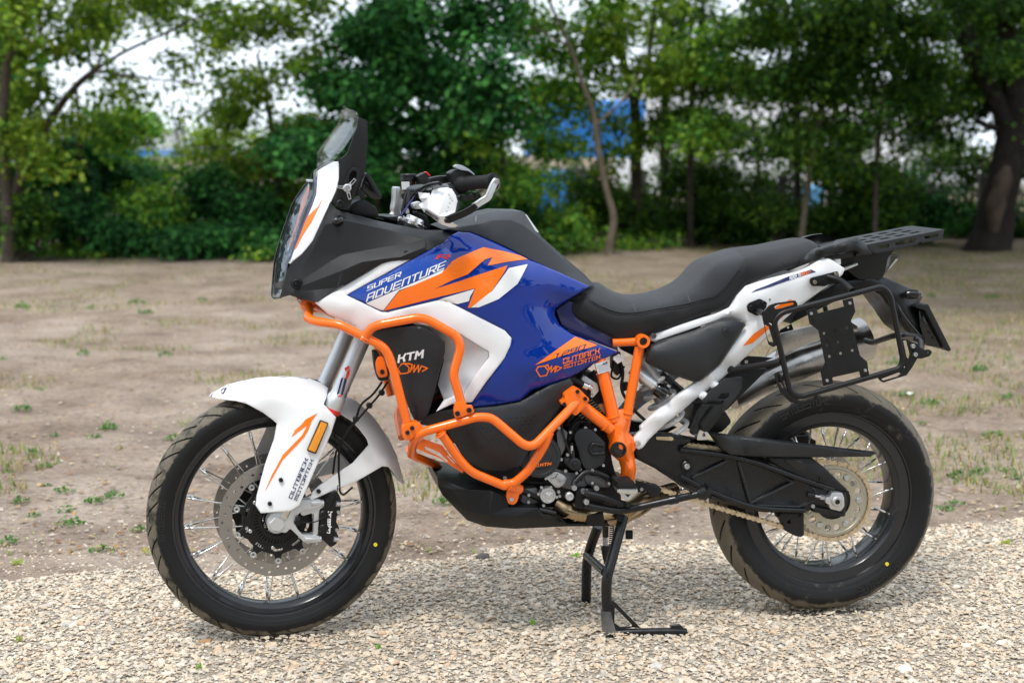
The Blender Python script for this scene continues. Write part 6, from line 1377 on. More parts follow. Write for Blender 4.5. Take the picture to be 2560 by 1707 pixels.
c_ = EC(528, 1098, .175); cyl('oil_plug', c_, (0, -1, 0), .0115, .016, m_alu, B, None, .002, 24, hole=.0062)
tube('shift_link', z5([(568, 1043, .178), (560, 1010, .172), (640, 930, .165), (700, 920, .16), (800, 960, .155), (830, 990, .15)]), .008, m_blkM, fil=.03); bolt(zp(5, [(568, 1043)]), .188, m_zinc, 7)
# cylinder head, injector, hoses, wiring
prism('cylinder_head', zp(5, [(540, 330), (620, 240), (760, 330), (790, 420), (720, 560), (640, 600), (520, 560), (480, 500)]), [], .125, -.1, m_blkM, B, None, .006, rnd=8)
prism('thermostat_housing', zp(5, [(612, 250), (645, 228), (740, 290), (750, 340), (705, 392), (680, 380), (690, 340), (630, 290)]), [], .145, .11, m_alu, B, None, .004, rnd=5); bolt(zp(5, [(637, 245), (697, 375)]), .15, m_zinc, 4.5)
tube('coolant_hose', z5([(480, 240, .16), (560, 258, .16), (625, 292, .155)]), .009, m_rub); tube('hose_clamp', z5([(625, 292, .156), (660, 310, .152)]), .0105, m_steel); tube('hose_clamp', z5([(668, 305, .156), (690, 318, .152)]), .008, m_steel)
for pts, r_ in (([(720, 200, .1), (660, 250, .11), (560, 420, .12), (520, 600, .12)], .007), ([(790, 300, .1), (700, 420, .12), (560, 580, .13), (510, 700, .13)], .0095), ([(760, 340, .12), (660, 480, .13), (560, 640, .14), (530, 700, .14)], .0055), ([(700, 130, .12), (640, 180, .13), (600, 240, .12)], .006), ([(780, 420, .13), (760, 500, .13), (830, 560, .13)], .005), ([(660, 560, .14), (580, 560, .14), (540, 650, .14)], .006),
                ([(870, 60, .12), (930, 200, .11), (900, 330, .11), (1000, 480, .12), (1090, 560, .12)], .0045), ([(860, 120, .1), (830, 240, .1), (890, 260, .1), (930, 160, .1)], .003), ([(420, 960, .14), (350, 1010, .14), (240, 1000, .14)], .004), ([(180, 1060, .15), (330, 1130, .15)], .008), ([(150, 960, .15), (60, 970, .15), (30, 950, .15)], .003)):
    tube('engine_hose', z5(pts), r_, m_rub, fil=.04, seg=10)
prism('spark_plug_cap', zp(5, [(740, 440), (780, 430), (810, 490), (800, 520), (760, 480)]), [], .135, .115, mat('copper_brown', (.35, .18, .08), .4, metal=.6), B, None, .002)
prism('white_connector', zp(4, [(1050, 1235), (1090, 1205), (1130, 1235), (1132, 1255), (1080, 1285), (1050, 1255)]), [], .13, .115, mat('label_white'), B, None, .002)
prism('relay_box', zp(5, [(850, 90), (905, 60), (925, 200), (880, 230), (850, 180)]), [], .1, .06, m_blk2, B, None, .003)
prism('wire_bracket', zp(4, [(1115, 1430), (1165, 1430), (1160, 1490), (1130, 1500)]), [], .1, .08, m_blk2, B, None, .002)
bolt(zp(5, [(66, 972)]), .19, m_zinc, 5)
# skid plate
SK = [(510, -12), (600, 20), (700, 60), (860, 70), (960, 110), (970, 175), (1160, 180), (1215, 240), (1345, 285), (1350, 302), (1010, 318), (820, 303), (700, 262), (540, 100), (512, 40)]
SV = [.13, .16, .18, .185, .19, .19, .19, .185, .17, .165, .165, .160, .15, .13, .125]
sk = surf('skid_plate', [(*zp(9, [a])[0], v) for a, v in zip(SK, SV)], [(*zp(9, [(x, y)])[0], v) for x, y, v in ((600, 60, .165), (840, 225, .195), (870, 75, .19), (1010, 240, .2), (700, 200, .178), (1200, 250, .188))], m_blk2, B, smooth=False, solid=True, rolld=.0025, edges=(), label='black folded sheet metal skid plate under the engine')
prism('skid_mount', zp(9, [(1480, 230), (1590, 210), (1600, 290), (1480, 300)]), [], .14, -.12, m_blk2, B, None, .002); prism('skid_rear', zp(9, [(1345, 283), (1600, 280), (1640, 300), (1350, 302)]), [], .13, -.13, m_blk2, B, None, .002)
tube('skid_bar', z5([(310, 1200, .17), (430, 1225, .165)]), .008, m_blkG)
# header and exhaust
tube('exhaust_header', z5([(440, 1160, .10), (520, 1210, .115), (620, 1235, .12), (760, 1240, .10), (960, 1200, .06), (1060, 1120, .03), (1290, 1060, -.05)]), .023, m_hdr, fil=.05, seg=24)
tube('exhaust_header', z5([(800, 1270, .06), (900, 1260, .04), (1050, 1200, .0), (1160, 1100, -.05), (1280, 1050, -.1)]), .020, m_hdr, fil=.05, seg=24); tube('header_clamp', z5([(568, 1228, .117), (582, 1231, .117)]), .0245, m_hdr)
mf = [(*zp(6, [(x, y)])[0], v) for x, y, v in ((150, 1490, -.12), (400, 1330, -.15), (620, 1232, -.17), (850, 1140, -.185), (1245, 1000, -.20))]
tube('silencer', mf, .04, m_exh, fil=.1, seg=48, taper=[(0, .036), (.22, .046), (.5, .067), (.95, .071), (1, .066)], label='brushed steel silencer on the far side')
tube('silencer_tip', [mf[-1], (*zp(6, [(1262, 980)])[0], -.20)], .030, m_blkM, seg=24)
prism('heat_shield', zp(6, [(560, 960), (1080, 830), (1190, 900), (1190, 940), (900, 1000), (520, 1150)]), [], -.120, -.125, m_exh, B, None, .001)

# ================================================================= seat, subframe, tail
Z5 = z5
def Z4(p): return [(*zp(4, [a[:2]])[0], a[2]) for a in p]
def Z6(p): return [(*zp(6, [a[:2]])[0], a[2]) for a in p]
def Za(p): return [(*zp('a', [a[:2]])[0], a[2]) for a in p]
SO = Z4([(642, 835, .12), (655, 800, .125), (700, 762, .12), (780, 722, .10), (860, 690, .07), (918, 655, .045), (955, 662, .05), (1000, 700, .06), (1060, 738, .07), (1180, 776, .085), (1300, 778, .09), (1450, 762, .095), (1590, 712, .1), (1690, 650, .1), (1760, 560, .1), (1800, 520, .1), (1850, 485, .1)])+Z6([(130, 345, .1), (260, 300, .10), (500, 268, .1), (640, 235, .095), (790, 200, .085), (830, 206, .085), (884, 228, .085), (888, 262, .10), (870, 330, .13), (760, 390, .145), (640, 428, .15), (500, 470, .152), (400, 510, .153), (292, 556, .153), (212, 640, .153), (132, 745, .152), (60, 770, .152), (0, 790, .152)])+Z4([(1750, 905, .152), (1400, 1035, .15), (1270, 1092, .148), (1200, 1105, .147), (1130, 1107, .146), (1050, 1090, .145), (900, 1020, .14), (720, 918, .132), (665, 870, .125)])
seam = Z4([(825, 730, .128), (870, 790, .138), (980, 850, .145), (1090, 885, .148), (1220, 885, .15), (1360, 858, .15), (1500, 835, .15), (1660, 805, .15), (1800, 762, .15)])+Z6([(0, 670, .15), (100, 590, .15), (170, 500, .15), (230, 420, .148), (272, 350, .14)])
SIn = [(a[0], a[1], a[2]+.004) for a in seam]+Z4([(760, 850, .142), (900, 940, .152), (1100, 1000, .158), (1300, 960, .158), (1500, 900, .157), (1750, 830, .157), (1000, 760, .11), (1200, 820, .125), (1450, 800, .13), (1680, 730, .135)])+Z6([(100, 650, .156), (240, 520, .156), (400, 420, .152), (600, 370, .148), (750, 300, .135), (480, 320, .125)])
seat = surf('seat', SO, SIn, m_seat, B, step=8, solid=True, key='seat', roll=9, rolld=.014, reg=2e-2, crown=.006, label='long black two level seat', ang=150)
up_ = Z4([(862, 700, 0), (918, 668, 0), (955, 676, 0), (1060, 750, 0), (1180, 788, 0), (1300, 790, 0), (1450, 774, 0), (1590, 724, 0), (1700, 655, 0), (1770, 565, 0), (1850, 500, 0)])+Z6([(130, 358, 0), (262, 316, 0)])
seat.data.materials.append(m_seatT)
_sx = [B.P(*a) for a in seam]; _sx = sorted((p_.x, p_.z) for p_ in _sx)
for pg in seat.data.polygons:
    if pg.center.z > np.interp(pg.center.x, [q_[0] for q_ in _sx], [q_[1] for q_ in _sx]) and pg.center.x > _sx[0][0] and pg.center.x < _sx[-1][0]: pg.material_index = 1
for k_, off_ in (('a', 0), ('b', 5)):
    sp = []
    bv = SURF['seat'][0]
    for a in seam:
        h = bv.ray_cast(B.cam, B.dir(ray(a[0], a[1]+off_)).normalized())
        if h[0] is not None: sp.append(h[0]-Vector((0, .0015, 0)))
    tube('seat_seam', sp, .0015 if k_ == 'a' else .0008, m_seatT if k_ == 'b' else m_seat, local=True, parent=seat, seg=6, fil=.03)
for pl in ([(1175, 782), (1200, 830), (1220, 878)], [(1395, 782), (1412, 835)], [(1630, 745), (1645, 800)]): decal('seat_stitch', strokes(4, [pl], 1.3), 'seat', mat('grey_thread', (.10, .10, .11), .8), seat, .0018, 8)
# tank-to-seat dark infill
prism('inner_cover', zp(4, [(600, 860), (700, 790), (900, 900), (1060, 1040), (1085, 1185), (940, 1130), (740, 1050), (640, 980)]), [], .135, -.135, m_navyF, B, None, .003, rnd=4)
# white subframe side
WF = Z4([(1332, 1085, .14), (1330, 1060, .14), (1370, 1040, .14)])+Za([(100, 580, .142), (180, 560, .145), (740, 372, .15), (830, 330, .152), (900, 220, .155), (985, 130, .157), (1100, 90, .158), (1493, -10, .158)])+Z6([(840, 378, .155), (880, 355, .15), (950, 345, .15), (1000, 370, .15), (1085, 430, .15), (1065, 480, .15), (960, 560, .152), (880, 615, .153), (730, 725, .155), (600, 835, .155), (530, 905, .155), (300, 1125, .152), (200, 1220, .15), (90, 1320, .15), (10, 1390, .15)])+Za([(590, 1130, .15), (500, 1200, .15), (400, 1290, .15), (230, 1420, .15), (85, 1560, .15)])+Z5([(1066, 750, .15), (1035, 765, .15), (1000, 745, .15), (990, 700, .15), (1005, 668, .15), (1050, 628, .15)])+Za([(0, 1440, .15), (230, 1235, .15), (500, 1040, .15), (580, 1000, .15), (740, 870, .15), (985, 500, .15), (975, 470, .15), (860, 425, .15), (770, 435, .15), (200, 630, .148), (140, 655, .145), (95, 640, .142)])
wf = surf('subframe', WF, Za([(840, 370, .166), (1100, 200, .170), (1300, 120, .172), (1050, 500, .168), (950, 640, .166), (830, 800, .166), (650, 980, .166), (450, 1160, .166), (200, 1360, .166), (450, 480, .160), (1200, 380, .164), (1350, 330, .162), (1250, 250, .170)])+Z6([(600, 640, .166), (800, 480, .168), (700, 560, .164)]), m_whiteP, B, step=10, key='sub', roll=5, rolld=.005, thick=.012, label='white painted rear subframe')
def dl(k, pts, m, off=.0006, nm='subframe_graphic'): return decal(nm, [zp(k, pts)], 'sub', m, wf, off, 12)
dl(6, [(318, 628), (360, 600), (440, 570), (620, 495), (810, 437), (848, 458), (700, 500), (480, 578)], m_navyF)
dl(6, [(248, 1062), (340, 960), (455, 885), (480, 905), (420, 960), (330, 1035)], m_oraF); dl(6, [(520, 740), (650, 690), (690, 712), (690, 740), (600, 800), (530, 860), (505, 800)], m_oraF)
dl('a', [(1270, 320), (1400, 255), (1430, 265), (1300, 330)], m_oraF)
word('subframe_lettering', 'READY TO', *[zp(6, [a])[0][:2] for a in ((634, 520), (724, 490))], (-.5, -6.2), 'sub', m_whiteF, wf, 1.3)
word('subframe_lettering', 'RACE>>', *[zp(6, [a])[0][:2] for a in ((730, 488), (806, 463))], (-.5, -6.2), 'sub', m_oraF, wf, 1.3)
bolt(zp('a', [(128, 597)]), .158, mat('grey_bolt', (.12, .12, .13), .35, metal=.5), 7); bolt(zp(5, [(1030, 723)]), .168, m_alu, 7.5); bolt(zp('a', [(1211, 257)]), .170, m_blkG, 2.5)
for x, y in ((560, 1130), (660, 1030)): cyl('weld_boss', B.P(*zp('a', [(x, y)])[0], .15), (1, -.2, -.7), .012, .03, m_whiteP, B, None, .004)
# black side cover
SC = Za([(50, 830, .165), (65, 720, .168), (100, 680, .17), (200, 640, .172), (500, 545, .175), (770, 440, .175), (850, 435, .175), (975, 472, .172), (985, 495, .172), (940, 570, .174), (740, 860, .176), (560, 1015, .172), (525, 1028, .17), (480, 1020, .17), (200, 920, .168), (70, 855, .165)])
sc2 = surf('side_cover', SC, Za([(150, 760, .186), (500, 640, .190), (850, 520, .188), (600, 900, .188), (300, 880, .184), (520, 800, .194)]), m_grey, B, step=10, roll=7, rolld=.008, key='scv')
kc2 = B.P(*zp('a', [(804, 553)])[0], .186); lathe('cover_knob', [(0, .006), (.009, .006), (.0105, .004), (.0125, .004), (.0135, .001), (.0135, -.004)], kc2, (0, -1, 0), m_grey, B, sc2, 32); tube('knob_slot', [kc2+Vector((-.006, -.007, 0)), kc2+Vector((.006, -.007, 0))], .0013, m_blk, local=True, seg=6, parent=sc2)
# shock absorber: spring, body, remote preload knob
def coil(name, a, b, r, wr, turns, m, f=B):
    ax = b-a; t = ax.normalized(); u = t.orthogonal().normalized(); w2 = t.cross(u); n = int(turns*22)
    tube(name, [a+ax*(i/n)+(u*math.cos(i/22*6.2832)+w2*math.sin(i/22*6.2832))*r for i in range(n+1)], wr, m, local=True, seg=10, fil=.0)
sa = B.P(*zp('a', [(90, 930)])[0], .06); sb = B.P(*zp('a', [(335, 1500)])[0], .06)
coil('shock_spring', sa, sb, .040, .0065, 6.2, m_spring)
lathe('shock_body', [(0, 0), (.021, 0), (.021, (sb-sa).length*.85), (0, (sb-sa).length*.85)], sa, sb-sa, m_aluP, B, None, 24); lathe('shock_collar', [(0, -.05), (.030, -.05), (.034, -.03), (.034, .008), (.038, .010), (.038, .02), (0, .02)], sa, sb-sa, m_aluP, B, None, 28)
ra = EC(985, 175, .12); rb_ = EC(1150, 300, .135); tube('shock_reservoir', [ra, rb_], .0165, m_aluP, local=True, seg=28); tube('shock_reservoir', [rb_, EC(1185, 330, .137)], .0105, m_alu, local=True, seg=20)
lathe('preload_knob', [(0, 0), (.016, 0), (.019, .004), (.021, .022), (.019, .033), (.012, .036), (0, .036)], EC(1160, 318, .14), EC(1255, 375, .15)-EC(1160, 318, .14), m_blkG, B, None, 40, wob=lambda a, h: 1-.07*(math.cos(a*6.2832*9) > .2))
bolt(zp(5, [(1245, 374)]), .165, m_zinc, 3.5)
tube('subframe_stay', z5([(1200, 210, .09), (1300, 300, .09), (1400, 400, .08)]), .008, m_blkM); prism('mud_guard_inner', zp('a', [(230, 930), (430, 1100), (380, 1180), (300, 1180), (250, 1040)]), [], -.02, -.08, m_blk2, B, None, .003)
prism('mud_guard_inner', zp('a', [(500, 1230), (700, 1200), (800, 1300), (860, 1400), (760, 1500), (500, 1500), (480, 1350)]), [], .075, -.07, m_blk2, B, None, .004, rnd=8)
prism('tool_tray', zp('a', [(700, 980), (960, 900), (1200, 900), (1000, 1100), (800, 1300), (560, 1240)]), [], .085, -.07, m_blk2, B, None, .005, rnd=8)
# grab rail, rack, tail
GR = [(612, 445), (650, 405), (700, 365), (760, 320), (850, 272), (1000, 232), (1120, 195), (1190, 188), (1235, 215), (1262, 240), (1310, 312), (1255, 328), (1175, 332), (1185, 300), (1160, 285), (950, 330), (870, 355), (720, 410), (650, 438), (630, 446)]
gr_ = surf('grab_rail', Z6([(x, y, .15 if 700 < x < 1200 else .135) for x, y in GR]), Z6([(900, 290, .165), (1100, 240, .165), (1220, 270, .155), (760, 350, .16)]), m_blk, B, step=8, roll=4, rolld=.006, thick=.022)
rk0 = [(1180, 190), (1400, 148), (1740, 100), (1760, 98), (1878, 90)]
top_r = [B.P(*zp(6, [a])[0], -.02) for a in ((1262, 236), (1340, 226))]
RKs = [(1258, 236, .115), (1895, 108, .115)]
def rack_top():
    A1 = B.P(*zp(6, [(1250, 236)])[0], .115); A2 = B.P(*zp(6, [(1896, 110)])[0], .115); A3 = B.P(*zp(6, [(1190, 188)])[0], -.115)
    bm = bmesh.new(); T = .005
    L_ = A2-A1; xs_ = [A1.x-.01, A2.x-.02, A2.x, A2.x-.015, A1.x-.03]
    pl = [(A1.x, -.115), (A2.x-.012, -.115), (A2.x, -.10), (A2.x, .10), (A2.x-.012, .115), (A1.x-.03, .115), (A1.x-.07, .08), (A1.x-.07, -.08)]
    def zz(x): return A1.z+(A2.z-A1.z)*(x-A1.x)/(A2.x-A1.x)
    hl_ = []
    for k in range(4):
        for yy in (-.06, .0, .06):
            x = A1.x+.02+k*.045; hl_.append([(x, yy-.014), (x+.028, yy-.014), (x+.028, yy+.014), (x, yy+.014)])
    tri = tessellate_polygon([[Vector((x, y, 0)) for x, y in lp] for lp in [pl]+hl_]); al = [p_ for lp in [pl]+hl_ for p_ in lp]
    a = [bm.verts.new((x, y, zz(x))) for x, y in al]; b = [bm.verts.new((x, y, zz(x)-T)) for x, y in al]
    for t in tri: bm.faces.new([a[i] for i in t]); bm.faces.new([b[i] for i in reversed(t)])
    s_ = 0
    for lp in [pl]+hl_:
        n = len(lp)
        for i in range(n): bm.faces.new((a[s_+i], a[s_+(i+1) % n], b[s_+(i+1) % n], b[s_+i]))
        s_ += n
    bmesh.ops.recalc_face_normals(bm, faces=bm.faces)
    return make('rack_plate', bm, m_grey, bike, B, 'slotted grey luggage rack plate')
rk = rack_top()
FL = [(1258, 236), (1896, 110), (1882, 190), (1720, 222), (1705, 208), (1690, 215), (1680, 232), (1505, 272), (1460, 285), (1345, 305), (1300, 292)]
FH = [[(1338, 252), (1430, 228), (1450, 232), (1440, 262), (1345, 275)], [(1495, 222), (1515, 210), (1610, 190), (1625, 180), (1662, 186), (1650, 215), (1630, 218), (1530, 240), (1500, 240)], [(1730, 168), (1840, 145), (1852, 152), (1848, 172), (1745, 190)]]
prism('rack_flange', zp(6, FL), [zp(6, h) for h in FH], .118, .112, m_grey, B, rk, .0015); 
prism('rack_flange', zp(6, FL), [zp(6, h) for h in FH], -.112, -.118, m_grey, B, rk, .0015)
bolt(zp(6, [(1290, 232)]), .1, m_bbolt, 3)
prism('tail_body', zp(6, [(940, 330), (1200, 300), (1500, 270), (1440, 340), (1410, 480), (1380, 520), (1200, 520), (1100, 440), (1000, 400)]), [], .09, -.09, m_blk2, B, None, .008, rnd=8)
prism('tail_light', zp(6, [(1425, 325), (1545, 318), (1540, 345), (1440, 440), (1400, 485), (1395, 440)]), [], .07, -.07, mat('smoked_lens', (.10, .095, .085), .12, coat=1), B, None, .004, rnd=3)
decal_l = prism('tail_light_strip', zp(6, [(1500, 350), (1525, 350), (1460, 425), (1430, 450)]), [], .073, .06, mat('clear_strip', (.6, .58, .5), .2, coat=1), B, None, .001)
prism('seat_latch', zp(6, [(940, 345), (1030, 350), (1040, 420), (980, 425), (930, 400)]), [], .12, .06, m_whiteP, B, None, .008, rnd=8)
tube('latch_pin', [(*zp(6, [(1018, 395)])[0], .122), (*zp(6, [(1018, 350)])[0], .122)], .0115, m_whiteP, seg=20); tube('latch_pin', [(*zp(6, [(1016, 362)])[0], .122), (*zp(6, [(1016, 335)])[0], .122)], .008, m_blk, seg=16)
prism('rack_block', zp(6, [(946, 330), (1170, 285), (1185, 300), (1180, 330), (1060, 350), (950, 352)]), [], .135, .09, m_blkM, B, None, .004, rnd=4)
prism('subframe_tail', zp(6, [(1060, 430), (1190, 385), (1195, 400), (1080, 450)]), [], .11, .07, m_aluP, B, None, .002)
# rear mudguard and plate carrier
surf('tail_fender', Z6([(880, 620, .07), (1000, 560, .08), (1100, 530, .08), (1180, 515, .08), (1400, 498, .075), (1480, 530, .07), (1640, 600, .06), (1720, 660, .04), (1690, 720, .05), (1680, 760, .055), (1720, 860, .06), (1730, 980, .06), (1640, 985, .07), (1570, 930, .075), (1500, 810, .08), (1430, 720, .08), (1370, 640, .08), (1310, 610, .08), (1180, 610, .08), (1000, 700, .08), (800, 800, .075), (640, 880, .07), (700, 780, .07)]), Z6([(1500, 640, .095), (1600, 780, .09), (1250, 560, .092), (1350, 570, .092), (1650, 900, .08)]), m_blk2, B, step=11, roll=4, rolld=.004, solid=True)
lathe('indicator', [(0, 0), (.010, .002), (.014, .012), (.013, .035), (.006, .045), (0, .046)], B.P(*zp(6, [(1575, 640)])[0], .10), (1, -.12, .02), m_blkG, B, None, 24); tube('indicator_stalk', Z6([(1560, 640, .05), (1590, 640, .10)]), .008, m_blkM)
tube('fender_strut', Z6([(1440, 600, .08), (1540, 800, .09), (1700, 990, .08)]), .008, m_blkG, fil=.05)
pl_ = prism('plate_holder', zp(6, [(1660, 740), (1700, 722), (1768, 722), (1955, 1090), (1938, 1106), (1905, 1090), (1740, 770), (1720, 765), (1670, 750)]), [], .10, -.10, m_blk, B, None, .002)
prism('plate_back', zp(6, [(1690, 770), (1745, 775), (1910, 1085), (1760, 1060), (1740, 1030), (1700, 900)]), [], .085, -.09, m_blkG, B, pl_, .002)
bolt(zp(6, [(1780, 950), (1815, 995)]), .088, m_bbolt, 4)
# pannier rack
PR = .27
lp = [(565, 790, PR), (1390, 575, PR), (1455, 640, PR), (1560, 1170, PR), (1535, 1245, PR), (720, 1478, PR), (640, 1440, PR), (505, 860, PR)]
tube('pannier_frame', Z6(lp), .0078, m_blk2, fil=.045, seg=16, closed=True, label='black tubular pannier frame on the near side')
def far(pts): return [(p_.x, -p_.y, p_.z) for p_ in [B.P(*a) for a in Z6(pts)]]
tube('pannier_frame', far(lp), .0078, m_blk2, fil=.045, seg=12, closed=True, local=True)
CP = [(775, 762), (850, 745), (868, 795), (1082, 740), (1068, 688), (1150, 668), (1172, 780), (1136, 852), (1210, 1140), (1268, 1190), (1286, 1300), (1216, 1314), (1205, 1268), (985, 1318), (988, 1370), (912, 1388), (890, 1275), (926, 1195), (872, 935), (800, 880)]
CHs = [(917, 958), (1104, 910), (938, 1051), (1032, 1029), (1124, 1003), (961, 1146), (1052, 1122), (1148, 1098)]
prism('mounting_plate', zp(6, CP), [zp(6, circ(x, y, 12.5, 12)) for x, y in CHs], PR+.006, PR+.002, m_blk2, B, None, .001)
bolt(zp(6, [(811, 796), (1126, 711), (1252, 1260), (940, 1343)]), PR+.009, m_zinc, 4); bolt(zp(6, [(1013, 934)]), PR+.0065, m_blkG, 4)
prism('mounting_plate', zp(6, [(560, 930), (650, 880), (700, 1030), (640, 1060), (560, 1120), (440, 1150), (480, 1060)]), [zp(6, circ(x, y, 11, 10)) for x, y in ((623, 910), (643, 991), (563, 1014), (484, 1037))], -.24, -.245, m_blk2, B, None, .001)
prism('frame_gusset', zp(6, [(520, 900), (475, 875), (425, 870), (414, 830), (425, 780), (470, 730), (520, 712), (680, 690), (700, 715), (700, 740), (560, 782), (510, 820)]), [zp(6, [(520, 762), (510, 740), (540, 725), (665, 706), (672, 722), (560, 755)])], PR+.003, PR-.002, m_blk2, B, None, .001, rnd=0)
prism('frame_gusset', zp(6, [(414, 830), (470, 880), (500, 900), (545, 1050), (500, 1070), (465, 1050), (430, 900)]), [zp(6, [(432, 890), (465, 900), (505, 1035), (480, 1045), (452, 1000)])], PR+.003, PR-.002, m_blk2, B, None, .001)
prism('frame_gusset', zp(6, [(510, 1290), (545, 1270), (600, 1400), (640, 1450), (720, 1480), (860, 1450), (870, 1475), (860, 1500), (720, 1540), (640, 1520), (560, 1440)]), [zp(6, [(535, 1300), (560, 1290), (590, 1400), (580, 1410), (545, 1360)]), zp(6, [(700, 1500), (800, 1470), (845, 1470), (830, 1490), (740, 1515)])], PR+.003, PR-.002, m_blk2, B, None, .001)
prism('frame_gusset', zp(6, [(1355, 1320), (1480, 1270), (1545, 1240), (1575, 1180), (1545, 1000), (1600, 1010), (1640, 1030), (1672, 1060), (1680, 1160), (1640, 1230), (1590, 1300), (1400, 1360), (1375, 1345)]), [zp(6, [(1562, 1018), (1590, 1015), (1620, 1130), (1608, 1170), (1590, 1150)]), zp(6, [(1385, 1330), (1530, 1275), (1545, 1290), (1520, 1310), (1400, 1345)]), zp(6, [(1570, 1230), (1585, 1215), (1580, 1240), (1568, 1245)])], PR+.003, PR-.002, m_blk2, B, None, .001)
prism('hook_plate', zp(6, roundc([(1640, 1030), (1680, 1040), (1710, 1095), (1780, 1090), (1800, 1110), (1780, 1145), (1700, 1168), (1655, 1150)], 22)), [zp(6, circ(1767, 1115, 6, 8))], PR+.007, PR+.002, m_blk2, B, None, .001)
bolt(zp(6, [(1642, 1063), (1662, 1131)]), PR+.01, m_zinc, 5.5)
for pts in ([(935, 492, .17), (1060, 525, .20), (1145, 610, .262)], [(370, 772, .175), (430, 800, PR)], [(155, 1262, .17), (330, 1228, .21), (560, 1190, PR-.006)], [(1255, 1018, -.05), (1310, 1035, .0), (1480, 978, .20), (1560, 968, .24), (1720, 990, .10), (1710, 1100, .0)]):
    tube('frame_strut', Z6(pts), .0082, m_blk2, fil=.04, seg=14)
tube('strut_flange', Z6([(148, 1250, .165), (165, 1262, .172)]), .011, m_blk2); tube('hook_arm', Z6([(1655, 1000, .22), (1695, 1010, .22), (1705, 1095, .262)]), .007, m_grey, fil=.02)
prism('rack_bracket', zp(6, [(802, 520), (815, 505), (1030, 450), (1040, 490), (1000, 545), (920, 575), (820, 572), (803, 550)]), [], .178, .172, m_blk2, B, None, .0015, rnd=4); bolt(zp(6, [(840, 541), (1013, 475)]), .181, mat('bronze_bolt', (.35, .30, .24), .4, metal=.8), 5)
prism('rack_bracket', zp('a', [(1020, 290), (1120, 248), (1190, 285), (1180, 330), (1130, 395), (1090, 410), (1010, 370), (1000, 320)]), [], .176, .170, m_blk2, B, None, .0015, rnd=4); bolt(zp('a', [(1043, 332), (1156, 291)]), .18, m_bbolt, 6)
prism('exhaust_bracket', zp(6, [(240, 1180), (300, 1145), (400, 1150), (500, 1160), (380, 1210), (240, 1220)]), [], .10, .09, m_blk2, B, None, .0015); bolt(zp(6, [(278, 1190)]), .105, m_zinc, 5)

# ================================================================= swingarm, chain, stands, pegs
SA = Z5([(975, 655, .11), (1100, 642, .115), (1300, 655, .12), (1450, 690, .12)])+[(*zp(7, [(x, y)])[0], .12) for x, y in ((0, 418), (210, 432), (420, 470), (600, 525), (780, 605), (900, 655), (1010, 680), (1082, 700), (1090, 760), (1078, 862), (1000, 850), (890, 812), (800, 838), (700, 842), (600, 838), (480, 830), (200, 752), (0, 665))]+Z5([(1300, 1000, .115), (1150, 900, .11), (1010, 830, .105), (985, 760, .105)])
swi = [(*zp(7, [(x, y)])[0], v) for x, y, v in ((250, 640, .108), (600, 680, .108), (700, 760, .108), (300, 560, .110), (900, 740, .125), (80, 560, .115))]
sw = surf('swingarm', SA, swi, m_blkM, B, step=12, roll=7, rolld=.008, thick=.03, key='sw')
def z7(p): return [(*zp(7, [a[:2]])[0], a[2]) for a in p]
for a, b in (((0, 425), (380, 470)), ((380, 500), (460, 780)), ((460, 780), (740, 640)), ((80, 610), (300, 505)), ((480, 790), (780, 800)), ((780, 800), (870, 765)), ((740, 640), (500, 500)), ((870, 765), (1010, 765)), ((850, 660), (900, 720)), ((200, 735), (470, 800))):
    tube('swingarm_rib', z7([(a[0], a[1], .118), (b[0], b[1], .118)]), .0055, m_blkM, seg=8)
tube('swingarm_rib', z7([(0, 600, .118), (200, 700, .125), (480, 812, .125), (820, 825, .122)]), .007, m_blkM, fil=.08)
tube('swingarm_rib', z7([(0, 428, .124), (420, 480, .127), (760, 610, .127), (1000, 690, .122)]), .008, m_blkM, fil=.1)
cyl('linkage_bolt', B.P(*zp(7, [(42, 535)])[0], .118), (0, -1, 0), .016, .008, m_blkM, B, None, .003, 32); cyl('linkage_bolt', B.P(*zp(7, [(42, 535)])[0], .124), (0, -1, 0), .0085, .008, m_zinc, B, None, .001, 6, hole=.004)
CG = z7([(195, 318, .14), (350, 342, .142), (700, 380, .145), (1090, 428, .145), (1285, 450, .14), (1243, 473, .14), (900, 478, .142), (480, 474, .142), (330, 462, .14), (262, 420, .14), (240, 380, .14)])
surf('chain_guard', CG, z7([(300, 355, .155), (600, 380, .158), (1000, 425, .156), (1150, 448, .152), (500, 430, .157)]), m_grey, B, step=9, roll=4, rolld=.006, thick=.03, mirror=False)
bolt(zp(7, [(434, 441)]), .16, m_bbolt, 5)
surf('sprocket_guard', z7([(560, 478, .122), (860, 480, .124), (940, 540, .126), (1110, 708, .126), (1000, 685, .126), (900, 655, .126), (780, 605, .126), (640, 540, .124)]), z7([(900, 580, .132)]), m_blk, B, step=10, roll=3, rolld=.004, thick=.01, mirror=False); bolt(zp(7, [(925, 625)]), .134, m_bbolt, 5)
prism('guard_window', zp(7, [(680, 495), (780, 490), (860, 550), (760, 562)]), [], .1275, .120, m_blkG, B, None, .002)
